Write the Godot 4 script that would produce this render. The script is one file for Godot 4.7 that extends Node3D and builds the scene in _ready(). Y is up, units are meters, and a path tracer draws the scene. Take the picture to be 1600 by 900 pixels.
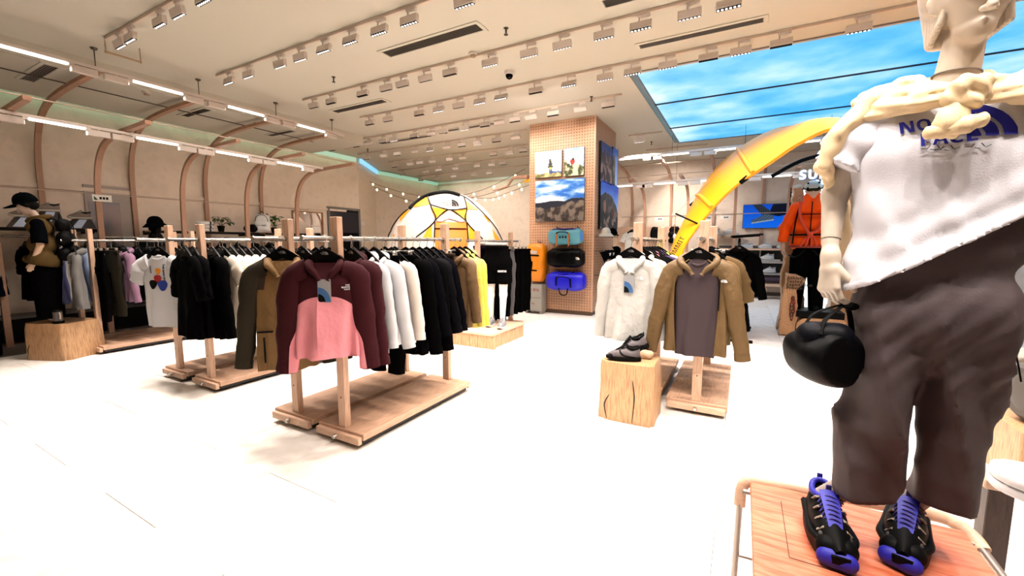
extends Node3D
# A clothing shop: oak rails of jackets, a pegboard pillar, a dome tent, a sky-blue light ceiling and a dressed mannequin in front.

const CEIL := 4.0
var M := {}
var TX := {}
var used := {}
var cache := {}


# ---------------------------------------------------------------- mesh builder
class MB:
	var v := PackedVector3Array()
	var n := PackedVector3Array()
	var t := PackedVector2Array()
	var ix := PackedInt32Array()

	func add_v(p: Vector3, nn: Vector3, uv := Vector2.ZERO) -> int:
		v.append(p); n.append(nn); t.append(uv)
		return v.size() - 1

	func poly(pts: Array, out := Vector3.ZERO, uvs: Array = []) -> void:   # flat convex polygon, turned to face «out»
		var nn: Vector3 = (pts[1] - pts[0]).cross(pts[2] - pts[0])
		if nn.length_squared() < 1e-16 and pts.size() > 3:
			nn = (pts[2] - pts[0]).cross(pts[3] - pts[0])
		nn = nn.normalized()
		var flip: bool = out != Vector3.ZERO and nn.dot(out) < 0.0
		if flip:
			nn = -nn
		var f := v.size()
		for k in pts.size():
			add_v(pts[k], nn, uvs[k] if uvs.size() else Vector2.ZERO)
		for k in range(1, pts.size() - 1):
			if flip:
				ix.append_array(PackedInt32Array([f, f + k + 1, f + k]))
			else:
				ix.append_array(PackedInt32Array([f, f + k, f + k + 1]))

	func box(c: Vector3, s: Vector3, bv := 0.0, b := Basis.IDENTITY) -> MB:
		var h := s / 2.0
		var p := func(g: Vector3, a: int) -> Vector3:
			var q := Vector3.ZERO
			for k in 3:
				q[k] = g[k] * (h[k] if k == a else h[k] - bv)
			return c + b * q
		for a in 3:
			var e := (a + 1) % 3
			var d := (a + 2) % 3
			for s1 in [-1.0, 1.0]:
				var o := Vector3.ZERO
				o[a] = s1
				var q := []
				for w in [[-1.0, -1.0], [1.0, -1.0], [1.0, 1.0], [-1.0, 1.0]]:
					var g := Vector3.ZERO
					g[a] = s1; g[e] = w[0]; g[d] = w[1]
					q.append(p.call(g, a))
				poly(q, b * o)
				if bv > 0.0:
					for s2 in [-1.0, 1.0]:
						var g0 := Vector3.ZERO
						g0[a] = s1; g0[e] = s2; g0[d] = -1.0
						var g1 := g0
						g1[d] = 1.0
						var oo := Vector3.ZERO
						oo[a] = s1; oo[e] = s2
						poly([p.call(g0, a), p.call(g1, a), p.call(g1, e), p.call(g0, e)], b * oo)
		if bv > 0.0:
			for k in 8:
				var g := Vector3(1.0 if k & 1 else -1.0, 1.0 if k & 2 else -1.0, 1.0 if k & 4 else -1.0)
				poly([p.call(g, 0), p.call(g, 1), p.call(g, 2)], b * g)
		return self

	func smooth(from_v: int, from_i: int) -> void:
		for k in range(from_v, n.size()):
			n[k] = Vector3.ZERO
		var k := from_i
		while k < ix.size():
			var a := ix[k]; var b := ix[k + 1]; var c := ix[k + 2]
			var nn := (v[b] - v[a]).cross(v[c] - v[a])
			n[a] += nn; n[b] += nn; n[c] += nn
			k += 3
		for q in range(from_v, n.size()):
			n[q] = n[q].normalized()

	func cap(ring: Array, out: Vector3) -> void:
		var c := Vector3.ZERO
		for p in ring:
			c += p
		c /= ring.size()
		var f := v.size()
		add_v(c, out)
		for p in ring:
			add_v(p, out)
		var m := ring.size()
		var fl: bool = (ring[0] - c).cross(ring[1] - c).dot(out) < 0.0
		for k in m:
			var a := f + 1 + k
			var b := f + 1 + (k + 1) % m
			ix.append_array(PackedInt32Array([f, b, a] if fl else [f, a, b]))

	func loft(rings: Array, cap0 := true, cap1 := true, wrap := true, inside := false) -> MB:
		var m: int = rings[0].size()
		var f := v.size()
		var fi := ix.size()
		for r in rings.size():
			for k in m:
				add_v(rings[r][k], Vector3.ZERO, Vector2(float(k) / m, float(r) / maxi(1, rings.size() - 1)))
		var w := m if wrap else m - 1
		for r in rings.size() - 1:
			for k in w:
				var a := f + r * m + k
				var b := f + r * m + (k + 1) % m
				var c := a + m
				var d := b + m
				ix.append_array(PackedInt32Array([a, b, d, a, d, c]))
		# outward?
		var score := 0.0
		if wrap:
			for r in rings.size() - 1:
				var ctr := Vector3.ZERO
				for k in m:
					ctr += rings[r][k]
				ctr /= m
				for k in m:
					var a: Vector3 = rings[r][k]
					var b: Vector3 = rings[r][(k + 1) % m]
					score += (b - a).cross(rings[r + 1][k] - a).dot(a - ctr)
		if (score < 0.0) != inside:
			var q := fi
			while q < ix.size():
				var x := ix[q + 1]
				ix[q + 1] = ix[q + 2]
				ix[q + 2] = x
				q += 3
		smooth(f, fi)
		if wrap and cap0:
			cap(rings[0], _mid(rings[0]) - _mid(rings[1]))
		if wrap and cap1:
			cap(rings[-1], _mid(rings[-1]) - _mid(rings[-2]))
		return self

	func _mid(r: Array) -> Vector3:
		var c := Vector3.ZERO
		for p in r:
			c += p
		return c / r.size()

	func tube(path: Array, rad: Variant, seg := 8, caps := true, flat := Vector2.ONE, up := Vector3.ZERO) -> MB:
		var rings := []
		var u := Vector3.ZERO
		for k in path.size():
			var d: Vector3 = (path[mini(k + 1, path.size() - 1)] - path[maxi(k - 1, 0)]).normalized()
			if u == Vector3.ZERO:
				u = up if up != Vector3.ZERO else (Vector3.UP if absf(d.y) < 0.9 else Vector3.RIGHT)
			u = (u - d * u.dot(d)).normalized()
			var s := d.cross(u)
			var r: float = rad[k] if rad is Array else rad
			var ring := []
			for q in seg:
				var an := TAU * q / seg
				ring.append(path[k] + (s * cos(an) * flat.x + u * sin(an) * flat.y) * r)
			rings.append(ring)
		return loft(rings, caps, caps)

	func lathe(prof: Array, seg := 20, xf := Transform3D.IDENTITY, caps := true) -> MB:   # prof of Vector2(radius, height)
		var rings := []
		for p in prof:
			var ring := []
			for q in seg:
				ring.append(xf * Vector3(p.x * cos(TAU * q / seg), p.y, p.x * sin(TAU * q / seg)))
			rings.append(ring)
		return loft(rings, caps, caps)

	func ball(c: Vector3, r: Vector3, seg := 12, b := Basis.IDENTITY) -> MB:
		var rings := []
		var m := maxi(5, seg / 2 + 1)
		for k in m:
			var la := PI * (float(k) / (m - 1) - 0.5)
			la = clampf(la, -1.5, 1.5)
			var ring := []
			for q in seg:
				ring.append(c + b * Vector3(r.x * cos(la) * cos(TAU * q / seg), r.y * sin(la), r.z * cos(la) * sin(TAU * q / seg)))
			rings.append(ring)
		return loft(rings)

	func prism(pts: PackedVector2Array, th: float, xf := Transform3D.IDENTITY) -> MB:   # outline in x y, thickness along z about 0
		var tr := Geometry2D.triangulate_polygon(pts)
		for s in [-0.5, 0.5]:
			var o: Vector3 = xf.basis * Vector3(0, 0, s)
			var k := 0
			while k < tr.size():
				var q := []
				for e in 3:
					q.append(xf * Vector3(pts[tr[k + e]].x, pts[tr[k + e]].y, s * th))
				poly(q, o, [pts[tr[k]], pts[tr[k + 1]], pts[tr[k + 2]]])
				k += 3
		var cw := Geometry2D.is_polygon_clockwise(pts)
		for k in pts.size():
			var a := pts[k]
			var b := pts[(k + 1) % pts.size()]
			var o2 := Vector2(b.y - a.y, a.x - b.x) * (-1.0 if cw else 1.0)
			poly([xf * Vector3(a.x, a.y, -th / 2), xf * Vector3(b.x, b.y, -th / 2), xf * Vector3(b.x, b.y, th / 2), xf * Vector3(a.x, a.y, th / 2)], xf.basis * Vector3(o2.x, o2.y, 0))
		return self

	func sheet(rows: Array, th: float) -> MB:   # a cloth: rows of points, given a thickness
		var nr := rows.size()
		var m: int = rows[0].size()
		var no := []
		for r in nr:
			var l := []
			for k in m:
				var du: Vector3 = rows[r][mini(k + 1, m - 1)] - rows[r][maxi(k - 1, 0)]
				var dv: Vector3 = rows[mini(r + 1, nr - 1)][k] - rows[maxi(r - 1, 0)][k]
				l.append(du.cross(dv).normalized())
			no.append(l)
		for s in [1.0, -1.0]:
			var f := v.size()
			for r in nr:
				for k in m:
					add_v(rows[r][k] + no[r][k] * th * 0.5 * s, no[r][k] * s, Vector2(float(k) / (m - 1), float(r) / (nr - 1)))
			for r in nr - 1:
				for k in m - 1:
					var a := f + r * m + k
					if s > 0:
						ix.append_array(PackedInt32Array([a, a + 1, a + m + 1, a, a + m + 1, a + m]))
					else:
						ix.append_array(PackedInt32Array([a, a + m + 1, a + 1, a, a + m, a + m + 1]))
		var edge := []
		for k in m: edge.append([0, k])
		for r in range(1, nr): edge.append([r, m - 1])
		for k in range(m - 2, -1, -1): edge.append([nr - 1, k])
		for r in range(nr - 2, 0, -1): edge.append([r, 0])
		for k in edge.size():
			var a: Array = edge[k]
			var b: Array = edge[(k + 1) % edge.size()]
			var pa: Vector3 = rows[a[0]][a[1]]
			var pb: Vector3 = rows[b[0]][b[1]]
			var na: Vector3 = no[a[0]][a[1]] * th * 0.5
			var nb: Vector3 = no[b[0]][b[1]] * th * 0.5
			poly([pa + na, pa - na, pb - nb, pb + nb])
		return self

	func add(o: MB, xf := Transform3D.IDENTITY) -> MB:
		var f := v.size()
		for k in o.v.size():
			add_v(xf * o.v[k], (xf.basis * o.n[k]).normalized(), o.t[k])
		for k in o.ix:
			ix.append(k + f)
		return self

	func arrays() -> Array:
		var a := []
		a.resize(Mesh.ARRAY_MAX)
		a[Mesh.ARRAY_VERTEX] = v
		a[Mesh.ARRAY_NORMAL] = n
		a[Mesh.ARRAY_TEX_UV] = t
		var j := ix.duplicate()
		var k := 0
		while k < j.size():
			var x := j[k + 1]
			j[k + 1] = j[k + 2]
			j[k + 2] = x
			k += 3
		a[Mesh.ARRAY_INDEX] = j
		return a

	func mesh() -> ArrayMesh:
		var am := ArrayMesh.new()
		am.add_surface_from_arrays(Mesh.PRIMITIVE_TRIANGLES, arrays())
		return am


# ---------------------------------------------------------------- nodes
func numbered(s: String) -> String:
	var k: int = used.get(s, 0)
	used[s] = k + 1
	return s if k == 0 else "%s_%03d" % [s, k]


func tag(o: Node3D, label: String, category: String, group := "", kind := "") -> Node3D:
	if label: o.set_meta("label", label)
	if category: o.set_meta("category", category)
	if group: o.set_meta("group", group)
	if kind: o.set_meta("kind", kind)
	return o


func thing(called: String, label: String, category: String, at := Vector3.ZERO, turn := 0.0, group := "") -> Node3D:
	var o := Node3D.new()
	o.name = numbered(called)
	add_child(o)
	o.position = at
	o.rotation.y = turn
	tag(o, label, category, group)
	return o


func obj(called: String, mb: Variant, mat: Material, parent: Node3D = null, at := Vector3.ZERO) -> MeshInstance3D:
	var o := MeshInstance3D.new()
	o.mesh = mb.mesh() if mb is MB else mb
	o.material_override = mat
	o.position = at
	if parent == null:
		o.name = numbered(called)
		add_child(o)
	else:
		o.name = called
		parent.add_child(o, true)
	return o


func struct(called: String, mb: Variant, mat: Material, parent: Node3D = null) -> MeshInstance3D:
	var o := obj(called, mb, mat, parent)
	if parent == null:
		o.set_meta("kind", "structure")
	return o


func mb() -> MB:
	return MB.new()


func bx(c: Vector3, s: Vector3, bv := 0.0, b := Basis.IDENTITY) -> MB:
	return MB.new().box(c, s, bv, b)


func dup(src: Node3D, at: Vector3, turn: float, label: String, group := "") -> Node3D:
	var r: Node3D = src.duplicate()
	var base: String = String(src.name)
	if base.length() > 4 and base[base.length() - 4] == "_" and base.right(3).is_valid_int():
		base = base.left(base.length() - 4)
	r.name = numbered(base)
	add_child(r)
	r.position = at
	r.rotation.y = turn
	if label: r.set_meta("label", label)
	if group: r.set_meta("group", group)
	return r


func curve(p: Array, n: int) -> Array:   # points of a smooth line through p
	var c := Curve3D.new()
	for k in p.size():
		var a: Vector3 = p[maxi(k - 1, 0)]
		var b: Vector3 = p[mini(k + 1, p.size() - 1)]
		c.add_point(p[k], (a - b) / 6.0, (b - a) / 6.0)
	var out := []
	for k in n:
		out.append(c.samplef(float(k) / (n - 1) * (p.size() - 1)))
	return out


func hash1(a: float) -> float:
	return fposmod(sin(a * 12.9898) * 43758.5453, 1.0)


# ---------------------------------------------------------------- text
func text_mb(s: String, height: float, depth := 0.002, bold := true, serif := false) -> MB:
	var f := SystemFont.new()
	f.font_names = PackedStringArray(["Droid Serif" if serif else "Droid Sans"])
	f.font_weight = 700 if bold else 400
	var tm := TextMesh.new()
	tm.font = f
	tm.text = s
	tm.font_size = 32
	tm.pixel_size = height / 24.0
	tm.depth = depth
	tm.curve_step = 1.0
	var m := mb()
	for q in tm.get_surface_count():
		var a := tm.surface_get_arrays(q)
		var f0 := m.v.size()
		var vs: PackedVector3Array = a[Mesh.ARRAY_VERTEX]
		var ns: PackedVector3Array = a[Mesh.ARRAY_NORMAL]
		for k in vs.size():
			m.add_v(vs[k], ns[k])
		var ii: PackedInt32Array = a[Mesh.ARRAY_INDEX] if a[Mesh.ARRAY_INDEX] != null else PackedInt32Array(range(vs.size()))
		var k := 0
		while k + 2 < ii.size():
			m.ix.append_array(PackedInt32Array([f0 + ii[k], f0 + ii[k + 2], f0 + ii[k + 1]]))
			k += 3
	return m


func emblem(h: float, th := 0.002) -> MB:   # a quarter dome of three bands
	var m := mb()
	for k in 3:
		var r1 := h * (1.0 - 0.36 * k)
		var r0 := r1 - h * 0.27
		if k == 2:
			r0 = 0.0
		var pts := PackedVector2Array()
		for q in 9:
			var a := PI / 2 * q / 8.0
			pts.append(Vector2(r1 * sin(a), r1 * cos(a)))
		if r0 > 0.0:
			for q in 9:
				var a := PI / 2 * (8 - q) / 8.0
				pts.append(Vector2(r0 * sin(a), r0 * cos(a)))
		else:
			pts.append(Vector2.ZERO)
		m.prism(pts, th)
	return m


func logo_mb(h: float, th := 0.002) -> MB:   # three short words beside the quarter dome
	var m := emblem(h, th)
	var k := 0
	for w in ["THE", "NORTH", "FACE"]:
		var tx := text_mb(w, h * 0.27, th)
		var hi := 0.0
		for p in tx.v:
			hi = maxf(hi, p.x)
		m.add(tx, Transform3D(Basis.IDENTITY, Vector3(-hi - h * 0.12, h * (0.84 - 0.34 * k), 0)))
		k += 1
	return m


func drape(src: MB, f: Callable) -> MB:   # moves each point of a flat print onto a surface: f(x, y) gives z
	var m := mb()
	m.v = src.v.duplicate(); m.n = src.n.duplicate(); m.t = src.t.duplicate(); m.ix = src.ix.duplicate()
	for k in m.v.size():
		var p := m.v[k]
		p.z += f.call(p.x, p.y)
		m.v[k] = p
	return m


# ---------------------------------------------------------------- smooth bodies: distances to tapered bones, joined and meshed as surface nets
class Field:
	var f := PackedFloat32Array()
	var lo: Vector3
	var nx: int
	var ny: int
	var nz: int
	var c: float
	var zs := 1.0

	func at(p: Vector3) -> float:
		var q := (Vector3(p.x, p.y, p.z / zs) - lo) / c
		var i := clampi(int(q.x), 0, nx - 2); var j := clampi(int(q.y), 0, ny - 2); var k := clampi(int(q.z), 0, nz - 2)
		var u := clampf(q.x - i, 0, 1); var w := clampf(q.y - j, 0, 1); var s := clampf(q.z - k, 0, 1)
		var b := (k * ny + j) * nx + i
		var l := nx * ny
		var d0 := lerpf(lerpf(f[b], f[b + 1], u), lerpf(f[b + nx], f[b + nx + 1], u), w)
		var d1 := lerpf(lerpf(f[b + l], f[b + l + 1], u), lerpf(f[b + l + nx], f[b + l + nx + 1], u), w)
		return lerpf(d0, d1, s)

	func front(x: float, y: float) -> float:   # z where a ray from +z meets the surface
		var z := (lo.z + (nz - 2) * c) * zs
		var z0 := lo.z * zs
		while z > z0:
			if at(Vector3(x, y, z)) < 0.0:
				return z + c * zs * 0.5
			z -= c * zs * 0.4
		return z0


func field(bones: Array, cell: float, k := 0.03, zs := 1.0, planes: Array = [], disp = null, pad := 0.0) -> Field:
	var F := Field.new()
	F.c = cell
	F.zs = zs
	var lo := Vector3(1e9, 1e9, 1e9)
	var hi := -lo
	var bb := []
	for b in bones:
		var r: float = maxf(b[2], b[3])
		var p: Vector3 = b[0]; var q: Vector3 = b[1]
		p.z /= zs; q.z /= zs
		bb.append([p, q, b[2], b[3], b[4] if b.size() > 4 else k, b[5] if b.size() > 5 else 1.0])
		if bb[-1][5] > 0:
			lo = lo.min(p.min(q) - Vector3.ONE * (r + 2.5 * cell + pad))
			hi = hi.max(p.max(q) + Vector3.ONE * (r + 2.5 * cell + pad))
	var nx := int((hi.x - lo.x) / cell) + 2
	var ny := int((hi.y - lo.y) / cell) + 2
	var nz := int((hi.z - lo.z) / cell) + 2
	F.lo = lo; F.nx = nx; F.ny = ny; F.nz = nz
	var f := PackedFloat32Array()
	f.resize(nx * ny * nz)
	f.fill(1.0)
	for b in bb:
		var a: Vector3 = b[0]; var e: Vector3 = b[1]
		var ra: float = b[2]; var rb: float = b[3]; var kk: float = b[4]
		var sub: bool = b[5] < 0
		var ab := e - a
		var inv := 1.0 / maxf(ab.length_squared(), 1e-9)
		var m := maxf(ra, rb) + kk + 2.5 * cell + pad
		var l := ((a.min(e) - Vector3.ONE * m - lo) / cell).floor()
		var h := ((a.max(e) + Vector3.ONE * m - lo) / cell).ceil()
		var x0 := maxi(0, int(l.x)); var x1 := mini(nx - 1, int(h.x))
		for z in range(maxi(0, int(l.z)), mini(nz - 1, int(h.z)) + 1):
			for y in range(maxi(0, int(l.y)), mini(ny - 1, int(h.y)) + 1):
				var row := (z * ny + y) * nx
				var p := Vector3(lo.x + x0 * cell, lo.y + y * cell, lo.z + z * cell)
				for x in range(x0, x1 + 1):
					var pa := p - a
					var tt := clampf(pa.dot(ab) * inv, 0.0, 1.0)
					var d := (pa - ab * tt).length() - ra - (rb - ra) * tt
					var g := f[row + x]
					if sub:
						d = -d
						var dh := kk - absf(g - d)
						f[row + x] = maxf(g, d) + (dh * dh / (4.0 * kk) if dh > 0.0 else 0.0)
					else:
						var dh := kk - absf(g - d)
						f[row + x] = minf(g, d) - (dh * dh / (4.0 * kk) if dh > 0.0 else 0.0)
					p.x += cell
	if planes.size() or disp != null:
		var id := 0
		for z in nz:
			for y in ny:
				for x in nx:
					var g := f[id]
					if g < 3.0 * cell + pad:
						var p := Vector3(lo.x + x * cell, lo.y + y * cell, (lo.z + z * cell) * zs)
						if disp != null:
							g += disp.call(p)
						for pl in planes:
							g = maxf(g, pl[0].dot(p) - pl[1])
						f[id] = g
					id += 1
	F.f = f
	return F


func nets(F: Field) -> MB:
	var m := mb()
	var nx := F.nx; var ny := F.ny; var nz := F.nz
	var f := F.f
	var c := F.c
	var L := nx * ny
	var vid := PackedInt32Array()
	vid.resize(nx * ny * nz)
	vid.fill(-1)
	var off := [0, 1, nx, nx + 1, L, L + 1, L + nx, L + nx + 1]
	var pos := [Vector3(0, 0, 0), Vector3(1, 0, 0), Vector3(0, 1, 0), Vector3(1, 1, 0), Vector3(0, 0, 1), Vector3(1, 0, 1), Vector3(0, 1, 1), Vector3(1, 1, 1)]
	var ed := [[0, 1], [2, 3], [4, 5], [6, 7], [0, 2], [1, 3], [4, 6], [5, 7], [0, 4], [1, 5], [2, 6], [3, 7]]
	for z in nz - 1:
		for y in ny - 1:
			var row := (z * ny + y) * nx
			for x in nx - 1:
				var b := row + x
				var g := f[b]
				if g > 3.0 * c or g < -3.0 * c:
					continue
				var s := 0
				for q in 8:
					if f[b + off[q]] < 0.0:
						s += 1
				if s == 0 or s == 8:
					continue
				var sum := Vector3.ZERO
				var cnt := 0
				for e in ed:
					var d0 := f[b + off[e[0]]]
					var d1 := f[b + off[e[1]]]
					if (d0 < 0.0) != (d1 < 0.0):
						sum += pos[e[0]].lerp(pos[e[1]], d0 / (d0 - d1))
						cnt += 1
				sum = F.lo + (Vector3(x, y, z) + sum / cnt) * c
				sum.z *= F.zs
				vid[b] = m.add_v(sum, Vector3.ZERO, Vector2(sum.x, sum.y))
	for z in range(1, nz - 1):
		for y in range(1, ny - 1):
			var row := (z * ny + y) * nx
			for x in range(1, nx - 1):
				var b := row + x
				var ins := f[b] < 0.0
				for e in [[1, nx, L], [nx, L, 1], [L, 1, nx]]:
					if (f[b + e[0]] < 0.0) != ins:
						var q0 := vid[b - e[1] - e[2]]; var q1 := vid[b - e[2]]; var q2 := vid[b]; var q3 := vid[b - e[1]]
						if q0 < 0 or q1 < 0 or q2 < 0 or q3 < 0:
							continue
						if ins:
							m.ix.append_array(PackedInt32Array([q0, q1, q2, q0, q2, q3]))
						else:
							m.ix.append_array(PackedInt32Array([q0, q2, q1, q0, q3, q2]))
	m.smooth(0, 0)
	return m


func body(bones: Array, cell: float, k := 0.03, zs := 1.0, planes: Array = [], disp = null) -> MB:
	return nets(field(bones, cell, k, zs, planes, disp))


# ---------------------------------------------------------------- materials
func noise_tex(key: String, freq: float, cols: Array, oct := 4, size := 512, normal := false, bump := 4.0, kind := FastNoiseLite.TYPE_SIMPLEX_SMOOTH) -> Texture2D:
	if TX.has(key):
		return TX[key]
	var nz := FastNoiseLite.new()
	nz.seed = key.hash() % 9999
	nz.noise_type = kind
	nz.frequency = freq
	nz.fractal_octaves = oct
	var t := NoiseTexture2D.new()
	t.width = size; t.height = size
	t.seamless = true
	t.noise = nz
	if normal:
		t.as_normal_map = true
		t.bump_strength = bump
	elif cols.size():
		var g := Gradient.new()
		g.offsets = PackedFloat32Array()
		var o := PackedFloat32Array()
		var c := PackedColorArray()
		for k in cols.size():
			o.append(float(k) / (cols.size() - 1))
			c.append(cols[k])
		g.offsets = o
		g.colors = c
		t.color_ramp = g
	TX[key] = t
	return t


func mat(key: String, col: Color, rough := 0.8, metal := 0.0) -> StandardMaterial3D:
	if M.has(key):
		return M[key]
	var m := StandardMaterial3D.new()
	m.resource_name = key
	m.albedo_color = col
	m.roughness = rough
	m.metallic = metal
	if metal == 0.0 and col.v < 0.1:
		m.metallic_specular = 0.2
	M[key] = m
	return m


func tri(m: StandardMaterial3D, scale: Vector3, world := false) -> StandardMaterial3D:
	m.uv1_triplanar = true
	m.uv1_world_triplanar = world
	m.uv1_scale = scale
	return m


func wood(tone: String, axis: int) -> StandardMaterial3D:
	var key := "wood_%s_%d" % [tone, axis]
	if M.has(key):
		return M[key]
	var cols: Array = {
		"beech": [Color(0.68, 0.54, 0.44), Color(0.74, 0.6, 0.5), Color(0.78, 0.65, 0.55), Color(0.72, 0.58, 0.48)],
		"plank": [Color(0.62, 0.48, 0.39), Color(0.69, 0.55, 0.45), Color(0.74, 0.6, 0.5), Color(0.66, 0.52, 0.42)],
		"block": [Color(0.5, 0.36, 0.24), Color(0.62, 0.47, 0.33), Color(0.7, 0.55, 0.4), Color(0.58, 0.42, 0.28)],
		"brown": [Color(0.4, 0.26, 0.17), Color(0.56, 0.39, 0.26), Color(0.62, 0.44, 0.3), Color(0.48, 0.32, 0.2)],
		"arch": [Color(0.56, 0.4, 0.31), Color(0.62, 0.46, 0.37), Color(0.66, 0.51, 0.41), Color(0.59, 0.43, 0.34)],
		"ply": [Color(0.56, 0.25, 0.13), Color(0.68, 0.34, 0.21), Color(0.74, 0.44, 0.33), Color(0.64, 0.29, 0.16)],
		"dark": [Color(0.12, 0.07, 0.05), Color(0.2, 0.12, 0.09), Color(0.24, 0.15, 0.11), Color(0.15, 0.09, 0.06)],
		"rock": [Color(0.48, 0.34, 0.22), Color(0.66, 0.5, 0.35), Color(0.74, 0.58, 0.42), Color(0.6, 0.45, 0.31)],
	}[tone]
	var m := mat(key, Color.WHITE, 0.5)
	m.albedo_texture = noise_tex("grain_" + tone, 0.022, cols, 4)
	m.normal_enabled = true
	m.normal_scale = 0.25
	m.normal_texture = noise_tex("grain_n", 0.04, [], 4, 512, true, 3.0)
	var s := Vector3(4.0, 4.0, 4.0)
	if tone != "rock":
		s[axis] = 0.45
	return tri(m, s)


func cloth(col: Color, rough := 0.85, sheen := 0.06) -> StandardMaterial3D:
	var key := "cloth_%s_%.2f" % [col.to_html(), rough]
	if M.has(key):
		return M[key]
	var m := mat(key, col, rough)
	m.metallic_specular = 0.25 if col.v > 0.1 else 0.08
	m.normal_enabled = true
	m.normal_scale = 0.3
	m.normal_texture = noise_tex("weave", 0.03, [], 5, 512, true, 6.0)
	if sheen > 0.0 and col.v > 0.1:
		m.rim_enabled = true
		m.rim = sheen
		m.rim_tint = 0.7
	return tri(m, Vector3(11, 11, 11))


func crumple(col: Color, rough := 0.5, k := 0.7) -> StandardMaterial3D:   # stiff shell fabric with creases
	var key := "shell_%s_%.2f" % [col.to_html(), rough]
	if M.has(key):
		return M[key]
	var m := mat(key, col, rough)
	m.metallic_specular = 0.35 if col.v > 0.1 else 0.1
	m.normal_enabled = true
	m.normal_scale = k
	m.normal_texture = noise_tex("crease", 0.011, [], 3, 512, true, 9.0, FastNoiseLite.TYPE_SIMPLEX)
	return tri(m, Vector3(2.2, 1.5, 2.2))


func glow(key: String, col: Color, e: float) -> StandardMaterial3D:
	var m := mat(key, Color(0.9, 0.9, 0.9), 0.4)
	m.emission_enabled = true
	m.emission = col
	m.emission_energy_multiplier = e
	return m


# ---------------------------------------------------------------- scene
func _ready() -> void:
	var cam := Camera3D.new()
	cam.name = "camera"
	cam.fov = rad_to_deg(2.0 * atan(450.0 / 652.0))
	cam.near = 0.05
	cam.far = 100.0
	cam.position = Vector3(0, 1.5, 0)
	cam.rotation = Vector3(-atan(70.0 / 652.0), atan(360.0 / Vector2(652, 70).length()), 0)
	add_child(cam)
	cam.current = true
	var we := WorldEnvironment.new()
	we.name = "environment"
	var env := Environment.new()
	env.background_mode = Environment.BG_COLOR
	env.background_color = Color(0.02, 0.02, 0.022)
	env.tonemap_mode = Environment.TONE_MAPPER_LINEAR
	env.tonemap_exposure = EXPOSURE
	env.sdfgi_enabled = true
	env.ssao_enabled = true
	env.ssil_enabled = true
	we.environment = env
	add_child(we)
	room()
	ceiling_things()
	arches()
	pillar()
	racks()
	back_area()
	left_area()
	right_area()
	front_figure()


const EXPOSURE := 1.15
const SPOT := 4.6
const SPOT_COL := Color(1.0, 0.95, 0.91)


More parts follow.
